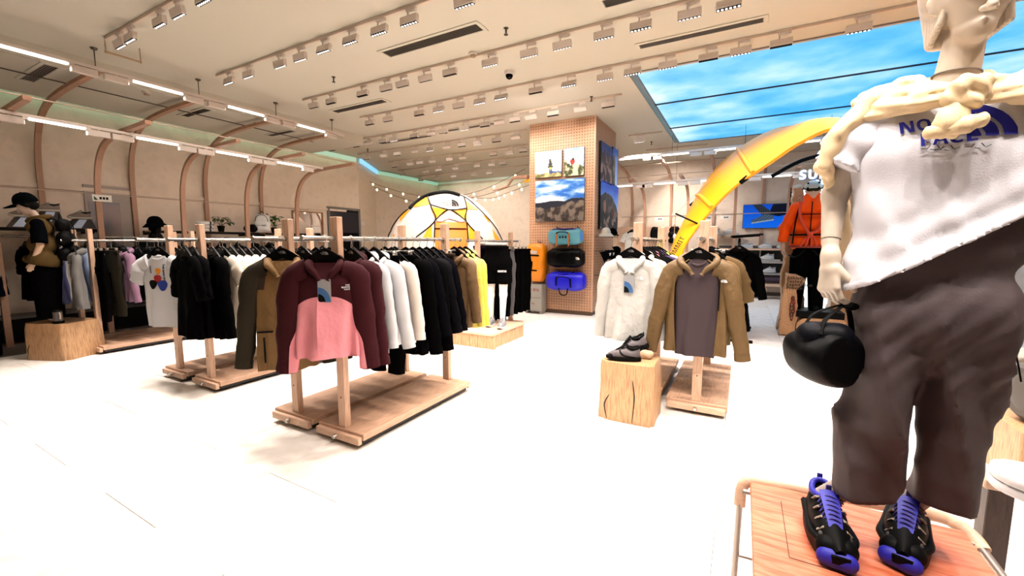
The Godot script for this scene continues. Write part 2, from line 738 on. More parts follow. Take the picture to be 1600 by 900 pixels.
func room() -> void:
	var fm := mat("stone_floor", Color.WHITE, 0.55)
	fm.albedo_texture = noise_tex("stone", 0.012, [Color(0.83, 0.8, 0.77), Color(0.88, 0.86, 0.83), Color(0.91, 0.89, 0.87), Color(0.86, 0.84, 0.81)], 5)
	tri(fm, Vector3(0.8, 0.8, 0.8), true)
	var fm2 := fm.duplicate() as StandardMaterial3D
	fm2.albedo_color = Color(0.97, 0.965, 0.96)
	var joint := mat("floor_joint", Color(0.34, 0.29, 0.26), 0.9)
	var floor := struct("floor", bx(Vector3(-3.5, -0.13, -5.5), Vector3(17, 0.25, 18.4)), joint)
	# large stone tiles, each with its own edges
	var tile := mb()
	tile.box(Vector3(0, -0.0035, 0), Vector3(0.647, 0.007, 1.217), 0.002)
	var tm := tile.mesh()
	for i in range(-12, 9):
		for j in range(-1, 12):
			var x := -0.7 + 0.65 * i + 0.325
			var z := -0.9 - 1.22 * j + (0.0 if posmod(i, 2) == 0 else 0.61) - 0.61
			if x < -11.2 or x > 4.4 or z < -14.0 or (x > 1.6 and z > -2.2):
				continue
			obj("tile", tm, fm if hash1(i * 7.1 + j * 3.3) > 0.4 else fm2, floor, Vector3(x, 0, z))
	var pm := mat("plaster", Color.WHITE, 0.9)
	pm.albedo_texture = noise_tex("plaster", 0.01, [Color(0.8, 0.73, 0.66), Color(0.83, 0.76, 0.69), Color(0.85, 0.78, 0.71), Color(0.81, 0.74, 0.67)], 4)
	pm.normal_enabled = true
	pm.normal_scale = 0.5
	pm.normal_texture = noise_tex("plaster_n", 0.012, [], 3, 512, true, 5.0, FastNoiseLite.TYPE_CELLULAR)
	tri(pm, Vector3(0.5, 0.5, 0.5), true)
	var cm := mat("ceiling_paint", Color(0.73, 0.705, 0.645), 0.9)
	struct("wall_left", bx(Vector3(-10.2, 2.0, -3.0), Vector3(0.2, 4.4, 11.8)), pm)
	var wl := mb()
	wl.prism(PackedVector2Array([Vector2(-10.1, 8.9), Vector2(-11.2, 10.6), Vector2(-11.4, 10.6), Vector2(-10.3, 8.9)]), 4.4, Transform3D(Basis(Vector3.RIGHT, -PI / 2), Vector3(0, 2.0, 0)))
	wl.box(Vector3(-11.3, 2.0, -12.4), Vector3(0.2, 4.4, 3.6))
	struct("wall_left_rear", wl, pm)
	struct("wall_back", bx(Vector3(-3.6, 2.0, -14.1), Vector3(15.6, 4.4, 0.2)), pm)
	struct("wall_right", bx(Vector3(4.2, 2.0, -5.6), Vector3(0.2, 4.4, 17.2)), pm)
	struct("wall_front", bx(Vector3(-3.1, 2.0, 3.0), Vector3(14.8, 4.4, 0.2)), pm)
	# ceiling in slabs that leave the opening of the light panel
	var c := mb()
	c.box(Vector3(-4.71, 4.1, -1.75), Vector3(6.5, 0.2, 9.7))          # over the middle
	c.box(Vector3(1.4, 4.1, -1.75), Vector3(5.72, 0.2, 9.7))
	c.box(Vector3(-6.3, 4.1, -9.0), Vector3(9.36, 0.2, 4.8))           # left of the panel
	c.box(Vector3(-6.3, 4.1, -12.66), Vector3(9.36, 0.2, 2.52))
	c.box(Vector3(1.34, 4.1, -12.68), Vector3(5.92, 0.2, 2.5))
	c.box(Vector3(3.9, 4.1, -9.0), Vector3(0.6, 0.2, 4.86))
	struct("ceiling", c, cm)
	var lc := mb()
	lc.box(Vector3(-8.9, 3.9, -2.05), Vector3(1.9, 0.2, 10.3))
	lc.box(Vector3(-10.1, 4.25, -2.9), Vector3(4.3, 0.1, 12.0))
	struct("ceiling_lower", lc, cm)
	var soff := bx(Vector3(-7.955, 3.92, -2.05), Vector3(0.02, 0.24, 10.3))
	struct("trim_1", soff, cm)
	# light slots where the wall meets the ceiling
	var cove := glow("cove_strip", Color(0.35, 0.75, 0.62), 0.55)
	var cv := mb()
	cv.box(Vector3(-10.06, 3.93, -3.0), Vector3(0.05, 0.12, 11.6))
	var o := obj("cove_light", cv, cove)
	tag(o, "green cove light strip along the top of the long left wall", "cove light")
	cv = mb()
	cv.prism(PackedVector2Array([Vector2(-10.07, 8.95), Vector2(-11.17, 10.65), Vector2(-11.13, 10.68), Vector2(-10.03, 8.98)]), 0.12, Transform3D(Basis(Vector3.RIGHT, -PI / 2), Vector3(0, 3.93, 0)))
	o = obj("cove_light", cv, glow("cove_strip_cyan", Color(0.25, 0.75, 0.95), 0.9))
	tag(o, "bright cyan cove light strip on the slanted wall jog beyond the dark doorway", "cove light")
	cv = mb()
	cv.box(Vector3(-11.17, 3.93, -12.3), Vector3(0.05, 0.12, 3.3))
	o = obj("cove_light", cv, cove)
	tag(o, "green cove light strip above the left wall beside the dome tent", "cove light")
	cv = mb()
	cv.box(Vector3(-7.6, 3.95, -13.97), Vector3(7.2, 0.08, 0.05))
	o = obj("cove_light", cv, glow("cove_strip_dim", Color(0.4, 0.6, 0.42), 0.35))
	tag(o, "dim green cove light strip on the back wall above the dome tent", "cove light")
	for a in [[Vector3(-10.0, 3.86, -3.0), Vector3(0.06, 0, 11.0)], [Vector3(-11.1, 3.86, -12.3), Vector3(0.06, 0, 3.0)], [Vector3(-7.6, 3.86, -13.9), Vector3(7.0, 0, 0.06)]]:
		area(a[0], a[1].x, a[1].z, Vector3.DOWN, Color(0.5, 0.85, 0.7), 0.06 * maxf(a[1].x, a[1].z), "cove_lamp")
	# ledges on the walls
	struct("trim_2", bx(Vector3(-10.08, 2.43, -2.4), Vector3(0.06, 0.07, 12.0)), pm)
	struct("trim_3", bx(Vector3(-0.8, 2.4, -13.97), Vector3(6.4, 0.07, 0.06)), pm)
	struct("baseboard_left", bx(Vector3(-10.08, 0.05, -3.0), Vector3(0.04, 0.1, 11.6)), mat("skirting", Color(0.4, 0.33, 0.28), 0.7))
	struct("baseboard_back", bx(Vector3(-3.6, 0.05, -13.98), Vector3(15.0, 0.1, 0.04)), M.skirting)


func area(at: Vector3, w: float, h: float, dir: Vector3, col: Color, e: float, called: String, parent: Node3D = null) -> void:
	var a := AreaLight3D.new()
	a.name = called
	a.area_size = Vector2(w, h)
	a.light_color = col
	a.light_energy = e
	a.area_range = 30.0
	a.area_attenuation = 2.0
	a.shadow_enabled = true
	(parent if parent else self as Node3D).add_child(a, true)
	a.global_position = at
	a.look_at(at + dir, Vector3.FORWARD if absf(dir.y) > 0.9 else Vector3.UP)


# ---------------------------------------------------------------- ceiling: tracks and spotlights, light panel, vents
func make_spot(lit: bool, tilt := 0.0) -> Node3D:
	var white := mat("lamp_white", Color(0.78, 0.73, 0.69), 0.45)
	var black := mat("lamp_black", Color(0.03, 0.03, 0.035), 0.5)
	var o := Node3D.new()
	if not cache.has("spot_parts"):
		cache.spot_parts = [bx(Vector3(0, -0.018, 0), Vector3(0.13, 0.03, 0.034), 0.004).mesh(), mb().tube([Vector3(0, -0.03, 0), Vector3(0, -0.075, 0)], 0.009, 6).mesh(),
			bx(Vector3(0, -0.0, 0), Vector3(0.232, 0.082, 0.05), 0.005).mesh(), bx(Vector3(0, -0.042, 0), Vector3(0.222, 0.006, 0.042), 0.001).mesh()]
		var l := mb()
		l.lathe([Vector2(0.0115, 0), Vector2(0.0115, -0.004), Vector2(0.006, -0.006)], 8)
		cache.spot_lens = l.mesh()
	var sp: Array = cache.spot_parts
	obj("track_adapter", sp[0], white, o, Vector3(0.03, 0, 0))
	obj("stem", sp[1], white, o, Vector3(-0.02, 0, 0))
	var h := obj("housing", sp[2], white, o, Vector3(0, -0.112, 0))
	h.rotation = Vector3(tilt, 0, 0)
	obj("baffle", sp[3], black, h)
	if lit:
		for k in 6:
			obj("lamp_lens", cache.spot_lens, glow("spot_lens_glow", Color(1.0, 0.97, 0.94), 2.2), h, Vector3(-0.0925 + 0.037 * k, -0.0435, 0))
	return o


func spot_light(o: Node3D, dir := Vector3.DOWN, e := 1.0) -> void:
	var s := SpotLight3D.new()
	s.name = "spot_lamp"
	s.light_energy = SPOT * e
	s.light_color = SPOT_COL
	s.spot_angle = 52.0
	s.spot_angle_attenuation = 0.9
	s.spot_range = 30.0
	s.spot_attenuation = 2.0
	s.light_size = 0.05
	s.shadow_enabled = true
	o.add_child(s, true)
	s.position = Vector3(0, -0.175, 0)
	s.look_at(s.global_position + dir, Vector3.FORWARD)


func ceiling_things() -> void:
	var ord := ["first", "second", "third", "fourth", "fifth", "sixth", "seventh", "eighth", "ninth", "tenth", "eleventh", "twelfth", "thirteenth", "fourteenth", "fifteenth", "sixteenth", "seventeenth", "eighteenth", "nineteenth", "twentieth"]
	var tn := ["nearest ceiling track", "second nearest ceiling track", "third nearest ceiling track", "fourth nearest ceiling track", "track just before the pillar", "first track beyond the pillar front", "second track beyond the pillar front", "last track but one", "farthest track above the tent"]
	var rail := mat("track_white", Color(0.74, 0.67, 0.6), 0.5)
	var zz := [-2.34, -3.6, -4.9, -6.1, -7.3, -8.5, -9.75, -11.0, -12.3]
	var span := [[-6.95, 1.6], [-7.0, 1.7], [-6.85, 1.8], [-6.8, 2.6], [-9.4, -1.9], [-9.6, -4.3], [-9.7, -4.4], [-10.5, -4.6], [-10.8, -4.6]]
	# a minus marks a lamp that is off
	var xs := [
		[6.58, 6.29, 5.58, 5.19, 4.69, 3.9, 3.0, 2.1, 1.2, 0.4, -0.4, -1.2],
		[6.68, 6.19, 5.47, 5.05, 4.59, 4.12, 3.66, 3.22, 2.51, 1.8, 1.1, 0.4, -0.4, -1.2],
		[106.58, 106.13, 105.38, 104.88, 104.55, 104.11, 103.67, 3.02, 2.45, 2.01, 1.5, 1.09, 0.6, 0.24, -0.4, -1.0],
		[106.53, 106.05, 105.27, 4.83, 104.4, 3.96, 3.55, 102.93, 2.38, 1.84, 1.45, 0.99, 100.5, 0.14, 99.72, -1.0, -1.8],
		[109.17, 108.65, 108.29, 107.88, 107.42, 7.08, 106.47, 105.99, 105.66, 5.13, 104.62, 104.29, 103.94, 103.6, 103.15, 102.63, 102.13],
		[109.27, 108.61, 108.13, 107.51, 7.02, 106.5, 106.04, 5.6, 105.07, 104.57],
		[109.44, 108.82, 108.45, 107.97, 107.35, 106.91, 105.91, 5.43, 105.02],
		[110.31, 109.3, 108.74, 108.07, 107.25, 106.72, 106.34],
		[110.62, 109.89, 109.11, 108.24, 107.62],
	]
	var lit0 := make_spot(true)
	var off0 := make_spot(false)
	for t in zz.size():
		var a: float = span[t][0]
		var b: float = span[t][1]
		var r := obj("track_rail", bx(Vector3((a + b) / 2, CEIL - 0.018, zz[t]), Vector3(b - a, 0.034, 0.036), 0.004), rail)
		tag(r, "slim white track rail across the ceiling, the " + tn[t], "track rail")
		var k := 0
		for x in xs[t]:
			var off: bool = x > 50
			var px: float = -(x - 100.0) if off else -x
			var src: Node3D = off0 if off and not (t > 3 and k % 2 == 1) else lit0
			var o: Node3D = src.duplicate()
			o.name = numbered("track_spotlight")
			add_child(o)
			o.position = Vector3(px, CEIL - 0.033, zz[t])
			var away: bool = off and t > 3 and k % 2 == 1   # lit, but turned to the back wall
			tag(o, "%s six-eye spotlight, %s from left on the %s" % ["turned-away white" if away else "unlit white" if off else "lit white", ord[k], tn[t]], "spotlight", "spotlights on the ceiling tracks")
			var tl := (hash1(px * 3.7 + t) - 0.5) * 0.5
			var hz: Node3D = o.get_node("housing")
			hz.rotation = Vector3(tl, 0, 0)
			if away:
				hz.rotation = Vector3(0.95, 0, 0)
				spot_light(o, Vector3(0, -0.6, -0.8), 0.3)
				o.get_node("spot_lamp").position.z -= 0.06
			if not off:
				var dir := Vector3(0, -1, 0).rotated(Vector3.RIGHT, tl * 0.6)
				if t == 3 and (x == 3.55 or x == 2.38):   # turned to the pillar
					dir = Vector3(-3.4, 2.9, -8.25) - Vector3(px, 3.8, zz[t])
					hz.rotation.x = -0.5
				elif t == 3 and (x == 4.83 or x == 3.96):   # turned to the tent
					dir = Vector3(-6.1, 1.5, -7.6) - Vector3(px, 3.8, zz[t])
				elif t > 4 and t < 8:
					dir = Vector3(-6.4, 1.2, -8.0) - Vector3(px, 3.8, zz[t])
				spot_light(o, dir.normalized(), 0.4 if t == 3 and (x == 3.55 or x == 2.38) else 1.7 if t == 3 and (x == 4.83 or x == 3.96) else 1.0 if t < 4 else 0.7)
			k += 1
	lit0.free()
	off0.free()
	# a last track over the camera, lighting the large mannequin from the front
	tag(obj("track_rail", bx(Vector3(0.2, CEIL - 0.018, -0.75), Vector3(3.4, 0.034, 0.036), 0.004), rail), "slim white track rail overhead, above the large mannequin", "track rail")
	for x in [-1.2, -0.4, 0.1, 0.6, 1.1]:
		var o := make_spot(true)
		o.name = numbered("track_spotlight")
		add_child(o)
		o.position = Vector3(x, CEIL - 0.033, -0.75)
		tag(o, "lit white six-eye spotlight, %s from the left on the overhead track above the large mannequin" % ord[int((x + 1.2) / 0.5)], "spotlight")
		spot_light(o, (Vector3(0.42, 1.3, -1.55) - Vector3(x, 3.8, -0.75)).normalized(), 0.9)
	# tracks near the far right corner, one lamp lit
	for q in [[-2.45, -1.7, -10.1, -2.2, "short track right of the pillar"], [-2.4, -0.9, -11.9, -1.9, "far short track by the back wall"]]:
		var r := obj("track_rail", bx(Vector3((q[0] + q[1]) / 2, CEIL - 0.018, q[2]), Vector3(q[1] - q[0], 0.034, 0.036), 0.004), rail)
		tag(r, "slim white " + q[4], "track rail")
		var o := make_spot(true)
		o.name = numbered("track_spotlight")
		add_child(o)
		o.position = Vector3(q[3], CEIL - 0.033, q[2])
		tag(o, "lit white six-eye spotlight alone on the " + q[4], "spotlight", "spotlights on the ceiling tracks")
		spot_light(o, Vector3(0, -0.7, -0.7), 2.2)
	# the sky panel
	var p := thing("sky_light_panel", "large glowing ceiling light panel printed as blue sky with thin clouds", "light panel", Vector3(1.05, CEIL, -9.0))
	var im := Image.create(512, 512, false, Image.FORMAT_RGB8)
	var nz := FastNoiseLite.new()
	nz.seed = 5
	nz.frequency = 0.006
	nz.fractal_octaves = 5
	for y in 512:
		for x in 512:
			var w := clampf(0.4 + nz.get_noise_2d(x * 1.0, y * 1.1) * 0.7 + 0.45 * exp(-x / 45.0) - 0.15 * exp(-absf(y - 420.0) / 60.0), 0.0, 1.0)
			im.set_pixel(x, y, Color(0.16, 0.66, 1.0).lerp(Color(0.82, 0.93, 1.0), w))
	var sm := mat("sky_print", Color(0.2, 0.2, 0.2), 0.6)
	sm.emission_enabled = true
	sm.emission = Color.BLACK
	sm.emission_texture = ImageTexture.create_from_image(im)
	sm.emission_energy_multiplier = 1.05
	var zs := [-6.52, -8.15, -9.93, -11.42]
	for k in 3:
		var g := mb()
		var z0: float = zs[k] + 9.0 - 0.012
		var z1: float = zs[k + 1] + 9.0 + 0.012
		var u0: float = (k) / 3.0
		g.poly([Vector3(-2.55, 0, z0), Vector3(2.55, 0, z0), Vector3(2.55, 0, z1), Vector3(-2.55, 0, z1)], Vector3.DOWN, [Vector2(0, u0), Vector2(1, u0), Vector2(1, u0 + 0.33), Vector2(0, u0 + 0.33)])
		g.poly([Vector3(-2.55, 0.03, z0), Vector3(2.55, 0.03, z0), Vector3(2.55, 0.03, z1), Vector3(-2.55, 0.03, z1)], Vector3.UP)
		obj("panel", g, sm, p)
		area(Vector3(1.05, CEIL - 0.03, (zs[k] + zs[k + 1]) / 2), 5.0, absf(zs[k] - zs[k + 1]) - 0.1, Vector3.DOWN, Color(0.8, 0.9, 1.0), 1.6, "sky_panel_lamp", p)
	var bars := mat("panel_bar", Color(0.1, 0.11, 0.14), 0.5)
	for k in 2:
		obj("bar", bx(Vector3(0, -0.005, zs[k + 1] + 9.0), Vector3(5.14, 0.03, 0.028), 0.003), bars, p)
	var fr := mb()
	fr.box(Vector3(0, 0, 2.49), Vector3(5.16, 0.03, 0.02)); fr.box(Vector3(0, 0, -2.44), Vector3(5.16, 0.03, 0.02))
	fr.box(Vector3(-2.57, 0, 0), Vector3(0.02, 0.03, 4.9)); fr.box(Vector3(2.57, 0, 0), Vector3(0.02, 0.03, 4.9))
	obj("frame", fr, mat("panel_frame", Color(0.45, 0.42, 0.4), 0.6), p)
	obj("backing", bx(Vector3(0, 0.2, 0), Vector3(5.3, 0.02, 5.1)), M.ceiling_paint, p)
	# vents
	var vd := mat("vent_grey", Color(0.5, 0.46, 0.43), 0.6)
	var vb := mat("vent_dark", Color(0.2, 0.18, 0.16), 0.9)
	for q in [[-3.54, 4.0, -4.32, 1.47, 0.17, "white slot air vent between the first and second lamp rows", false], [-0.35, 4.0, -4.56, 2.1, 0.16, "long white slot air vent at the top edge above the pillar side", false],
			[-6.3, 4.0, -5.63, 1.3, 0.15, "grey slot air vent beside the end of the hanging light strips", false], [-0.6, 4.0, -5.72, 1.35, 0.12, "white slot air vent just in front of the blue sky panel", false],
			[-7.3, 4.0, -7.9, 1.6, 0.12, "slot air vent far left between two distant lamp rows", false], [-5.4, 4.0, -7.75, 1.5, 0.12, "distant slot air vent left of the pillar between lamp rows", false],
			[-8.5, 3.8, -2.12, 1.0, 0.14, "grey slot air vent in the lowered ceiling above the left wall", false], [-8.6, 3.8, -4.03, 0.8, 0.12, "second slot air vent in the lowered ceiling, above the tall mirror", false], [-8.6, 3.8, -5.6, 0.8, 0.12, "third slot air vent in the lowered ceiling, farther along the left wall", false]]:
		var t := thing("ceiling_vent", q[5], "air vent", Vector3(q[0], q[1], q[2]), 0.0, "ceiling air vents")
		var f := mb()
		var w: float = q[3]
		var d: float = q[4]
		f.box(Vector3(0, -0.006, d / 2 + 0.02), Vector3(w + 0.1, 0.012, 0.045), 0.003); f.box(Vector3(0, -0.006, -d / 2 - 0.02), Vector3(w + 0.1, 0.012, 0.045), 0.003)
		f.box(Vector3(w / 2 + 0.03, -0.006, 0), Vector3(0.05, 0.012, d), 0.003); f.box(Vector3(-w / 2 - 0.03, -0.006, 0), Vector3(0.05, 0.012, d), 0.003)
		obj("frame", f, M.ceiling_paint, t)
		obj("duct_backing", bx(Vector3(0, -0.001, 0), Vector3(w, 0.002, d)), vb, t)
		for k in 6:
			obj("slat", bx(Vector3(0, -0.008, -d / 2 + d * (k + 0.5) / 6), Vector3(w, 0.003, d / 9), 0.0, Basis(Vector3.RIGHT, 0.5)), vd, t)
	# small ceiling fittings
	var metal := mat("brass_dark", Color(0.24, 0.2, 0.16), 0.4, 0.6)
	for q in [[-5.55, 4.0, -4.5, "between the third lamp row and the vent"], [-2.55, 4.0, -4.5, "near the dome camera above the pillar"], [-2.4, 4.0, -7.2, "in front of the pillar corner"], [-5.75, 4.0, -1.85, "at the top left above the nearest lamp row"],
			[-8.3, 3.8, -4.9, "under the lowered ceiling above the left shelf"], [-9.5, 3.8, -1.75, "at the left edge under the lowered ceiling"], [-5.9, 4.0, -7.7, "far off above the tent side"], [-8.9, 4.0, -8.2, "far left between distant lamp rows"], [-2.1, 4.0, -11.0, "right of the pillar under the far ceiling"]]:
		var t := thing("sprinkler", "small dark sprinkler head " + q[3], "sprinkler", Vector3(q[0], q[1], q[2]), 0.0, "sprinkler heads")
		obj("stem", mb().lathe([Vector2(0.03, 0), Vector2(0.03, -0.006), Vector2(0.012, -0.01), Vector2(0.01, -0.05), Vector2(0.014, -0.055)], 10), metal, t)
		obj("deflector", mb().lathe([Vector2(0.026, -0.072), Vector2(0.026, -0.076), Vector2(0.004, -0.055)], 10), metal, t)
	for q in [[-3.25, 4.0, -4.85, "beside the third lamp row"], [-8.1, 3.8, -3.15, "under the lowered ceiling between hanging strips"]]:
		var t := thing("smoke_detector", "round cream smoke detector " + q[3], "smoke detector", Vector3(q[0], q[1], q[2]))
		obj("base", mb().lathe([Vector2(0.06, 0), Vector2(0.06, -0.02), Vector2(0.045, -0.028)], 18), M.ceiling_paint, t)
		obj("sensor", mb().lathe([Vector2(0.04, -0.028), Vector2(0.036, -0.05), Vector2(0.015, -0.055)], 18), mat("detector", Color(0.6, 0.5, 0.4), 0.6), t)
	var t := thing("dome_camera", "white security camera with a black dome on the ceiling", "security camera", Vector3(-3.12, 4.0, -5.6))
	obj("base", mb().lathe([Vector2(0.075, 0), Vector2(0.075, -0.04), Vector2(0.06, -0.05)], 20), mat("white_plastic", Color(0.8, 0.78, 0.75), 0.4), t)
	obj("dome", mb().lathe([Vector2(0.055, -0.045), Vector2(0.052, -0.075), Vector2(0.036, -0.1), Vector2(0.012, -0.112)], 20), mat("black_gloss", Color(0.01, 0.01, 0.012), 0.12), t)
	var hk := thing("hanging_bar", "thin cream hanging bar on two short rods by the soffit", "hanging bar", Vector3(-6.95, 4.0, -2.5))
	obj("bar", bx(Vector3(0, -0.17, 0), Vector3(0.025, 0.02, 0.36), 0.002), mat("cream_metal", Color(0.62, 0.52, 0.4), 0.5), hk)
	for s in [-0.17, 0.17]:
		obj("rod", mb().tube([Vector3(0, 0, s), Vector3(0, -0.19, s)], 0.007, 6), M.cream_metal, hk)


# ---------------------------------------------------------------- curved ribs with light strips
func arch_mesh(outer: bool) -> ArrayMesh:   # u along x from the wall, y up
	var p := []
	if outer:
		p = [Vector3(0.05, 0, 0), Vector3(0.05, 1.2, 0), Vector3(0.05, 2.3, 0), Vector3(0.07, 2.8, 0), Vector3(0.17, 3.15, 0), Vector3(0.36, 3.4, 0), Vector3(0.62, 3.55, 0), Vector3(0.95, 3.635, 0), Vector3(1.4, 3.68, 0), Vector3(2.0, 3.7, 0), Vector3(2.78, 3.705, 0)]
	else:
		p = [Vector3(0.83, 0, 0), Vector3(0.83, 1.6, 0), Vector3(0.86, 2.3, 0), Vector3(0.93, 2.63, 0), Vector3(1.07, 2.87, 0), Vector3(1.32, 3.04, 0), Vector3(1.7, 3.12, 0), Vector3(2.25, 3.145, 0), Vector3(2.82, 3.16, 0)]
	var m := mb()
	var pts := curve(p, 40)
	var rings := []
	for k in pts.size():
		var d: Vector3 = (pts[mini(k + 1, 39)] - pts[maxi(k - 1, 0)]).normalized()
		var s := Vector3(-d.y, d.x, 0)
		var z := Vector3(0, 0, 0.036)
		rings.append([pts[k] + s * 0.027 + z, pts[k] + s * 0.027 - z, pts[k] - s * 0.027 - z, pts[k] - s * 0.027 + z])
	for k in 39:
		for q in 4:
			var a: Vector3 = rings[k][q]
			var b: Vector3 = rings[k][(q + 1) % 4]
			m.poly([a, b, rings[k + 1][(q + 1) % 4], rings[k + 1][q]], (a + b) / 2 - pts[k])
	m.poly(rings[39], pts[39] - pts[38])
	return m.mesh()


func strip(at: Vector3, len: float, dir: Vector3, label: String) -> void:
	var t := thing("strip_light", label, "strip light", at, 0.0 if dir.x > 0.5 else PI / 2)
	obj("tube_lamp", bx(Vector3(0, 0, 0), Vector3(len, 0.03, 0.035), 0.006), glow("strip_glow", Color(1.0, 0.98, 0.96), 3.2), t)
	obj("clip", bx(Vector3(-len / 2 - 0.03, 0.01, 0), Vector3(0.05, 0.05, 0.045), 0.004), M.lamp_white, t)
	obj("clip", bx(Vector3(len / 2 + 0.03, 0.01, 0), Vector3(0.05, 0.05, 0.045), 0.004), M.lamp_white, t)
	area(at + Vector3(0, -0.03, 0), len if dir.x > 0.5 else 0.035, 0.035 if dir.x > 0.5 else len, Vector3.DOWN, Color(1.0, 0.96, 0.92), 0.6, "strip_lamp", t)


func box_lamp(at: Vector3, dir: Vector3, label: String) -> void:
	var t := thing("box_lamp", label, "spotlight", at, 0.0 if dir.x > 0.5 else PI / 2, "white box lamps under the light rails")
	obj("housing", bx(Vector3(0, -0.06, 0), Vector3(0.24, 0.08, 0.06), 0.005), M.lamp_white, t)
	obj("stem", bx(Vector3(0, -0.005, 0), Vector3(0.03, 0.04, 0.03)), M.lamp_white, t)


func arches() -> void:
	var am := arch_mesh(true)
	var bm := arch_mesh(false)
	var wm := wood("arch", 0)
	var nth := ["nearest", "second", "third", "fourth", "fifth"]
	var wire := mat("wire", Color(0.3, 0.26, 0.22), 0.4, 0.7)
	var zA := [-1.15, -2.38, -3.56, -4.78, -5.95]
	var zB := [-1.7, -2.82, -4.0, -5.16, -6.3]
	for k in 5:
		var o := obj("wooden_rib", am, wm, null, Vector3(-10.1, 0, zA[k]))
		tag(o, "tall bent wooden rib rising against the left wall, the %s of the outer set" % nth[k], "wooden rib", "bent ribs along the left wall")
		var w := obj("hanging_wire", mb().tube([Vector3(-7.45, 3.73, zA[k]), Vector3(-7.45, 4.0, zA[k])], 0.006, 5).lathe([Vector2(0.04, 0), Vector2(0.03, -0.02), Vector2(0.01, -0.03)], 10, Transform3D(Basis.IDENTITY, Vector3(-7.45, 4.0, zA[k]))), wire)
		tag(w, "thin suspension wire with round rose above the %s outer rib on the left" % nth[k], "hanging wire", "suspension wires")
		o = obj("wooden_rib", bm, wm, null, Vector3(-10.1, 0, zB[k]))
		tag(o, "lower bent wooden rib standing off the left wall, the %s of the inner set" % nth[k], "wooden rib", "bent ribs along the left wall")
	# right: against the back wall
	var xA := [-3.2, -2.0, -0.8, 0.45, 1.7]
	var xB := [-2.63, -1.42, -0.22, 1.0]
	for k in 5:
		var o := obj("wooden_rib", am, wm, null, Vector3(xA[k], 0, -14.0))
		o.rotation.y = -PI / 2
		tag(o, "tall bent wooden rib at the back wall, %s outer one right of the pillar" % ["first", "second", "third", "fourth", "fifth"][k], "wooden rib", "bent ribs at the back wall")
		if k < 4:
			o = obj("wooden_rib", bm, wm, null, Vector3(xB[k], 0, -14.0))
			o.rotation.y = -PI / 2
			tag(o, "lower bent wooden rib at the back wall, %s inner one right of the pillar" % ["first", "second", "third", "fourth"][k], "wooden rib", "bent ribs at the back wall")
	# rails that carry lamps, rods between the ribs
	var white := M.lamp_white as Material
	for q in [[-7.17, 3.665, -2.9, 6.2, "long white light rail hung under the outer rib ends on the left"], [-7.93, 3.085, -2.95, 6.2, "lower white light rail along the inner ribs on the left"]]:
		tag(obj("light_rail", bx(Vector3(q[0], q[1], q[2]), Vector3(0.05, 0.04, q[3]), 0.004), white), q[4], "light rail")
	for q in [[-8.4, 3.72, -3.2, 6.0, "dark thin rod across the tops of the left ribs"], [-7.5, 3.22, -3.6, 6.2, "pale thin rod joining the tips of the lower left ribs"], [-9.25, 2.3, -3.6, 6.0, "thin pale rod across the upright parts of the left ribs"]]:
		tag(obj("rod", mb().tube([Vector3(q[0], q[1], q[2] - q[3] / 2), Vector3(q[0], q[1], q[2] + q[3] / 2)], 0.009, 6), mat("rod_pale", Color(0.62, 0.53, 0.46), 0.5) if q[1] < 3.5 else wire), q[4], "rod")
	for k in 4:
		strip(Vector3(-7.17, 3.63, -1.76 - 1.17 * k), 0.56, Vector3.BACK, "glowing white strip lamp, %s on the upper left light rail" % nth[k])
		strip(Vector3(-7.93, 3.05, -2.1 - 1.07 * k), 0.52, Vector3.BACK, "glowing white strip lamp, %s on the lower left light rail" % nth[k])
		for s in [-0.42, 0.45]:
			box_lamp(Vector3(-7.17, 3.655, -1.76 - 1.17 * k + s), Vector3.BACK, "white box lamp %s the %s strip of the upper left light rail" % ["beyond" if s < 0 else "before", nth[k]])
			box_lamp(Vector3(-7.93, 3.07, -2.1 - 1.07 * k + s * 0.93), Vector3.BACK, "white box lamp %s the %s strip of the lower left light rail" % ["beyond" if s < 0 else "before", nth[k]])
	for q in [[-0.8, 3.57, -10.45, 5.0, "long white light rail under the ribs at the back right"], [-0.8, 3.05, -11.3, 5.0, "lower white light rail under the ribs at the back right"]]:
		var lr := thing("light_rail", q[4], "light rail", Vector3(q[0], q[1], q[2]))
		obj("rail", bx(Vector3.ZERO, Vector3(q[3], 0.045, 0.06), 0.004), white, lr)
		for k in 4:
			obj("wire", mb().tube([Vector3(-2.2 + 1.47 * k, 0, 0), Vector3(-2.2 + 1.47 * k, CEIL - q[1], 0)], 0.004, 5), wire, lr)
	for q in [[-0.8, 3.2, -11.16, 5.0, "pale thin rod joining the tips of the back right ribs"], [-0.8, 2.3, -13.1, 5.0, "thin pale cable across the upright back right ribs"], [-0.8, 3.7, -12.4, 5.0, "thin dark rod over the bend of the back right ribs"]]:
		tag(obj("rod", mb().tube([Vector3(q[0] - q[3] / 2, q[1], q[2]), Vector3(q[0] + q[3] / 2, q[1], q[2])], 0.011, 6), M.rod_pale), q[4], "rod")
	var rx := [[-2.48, 0.5], [-1.45, 0.56], [-0.3, 0.7], [0.95, 0.6]]
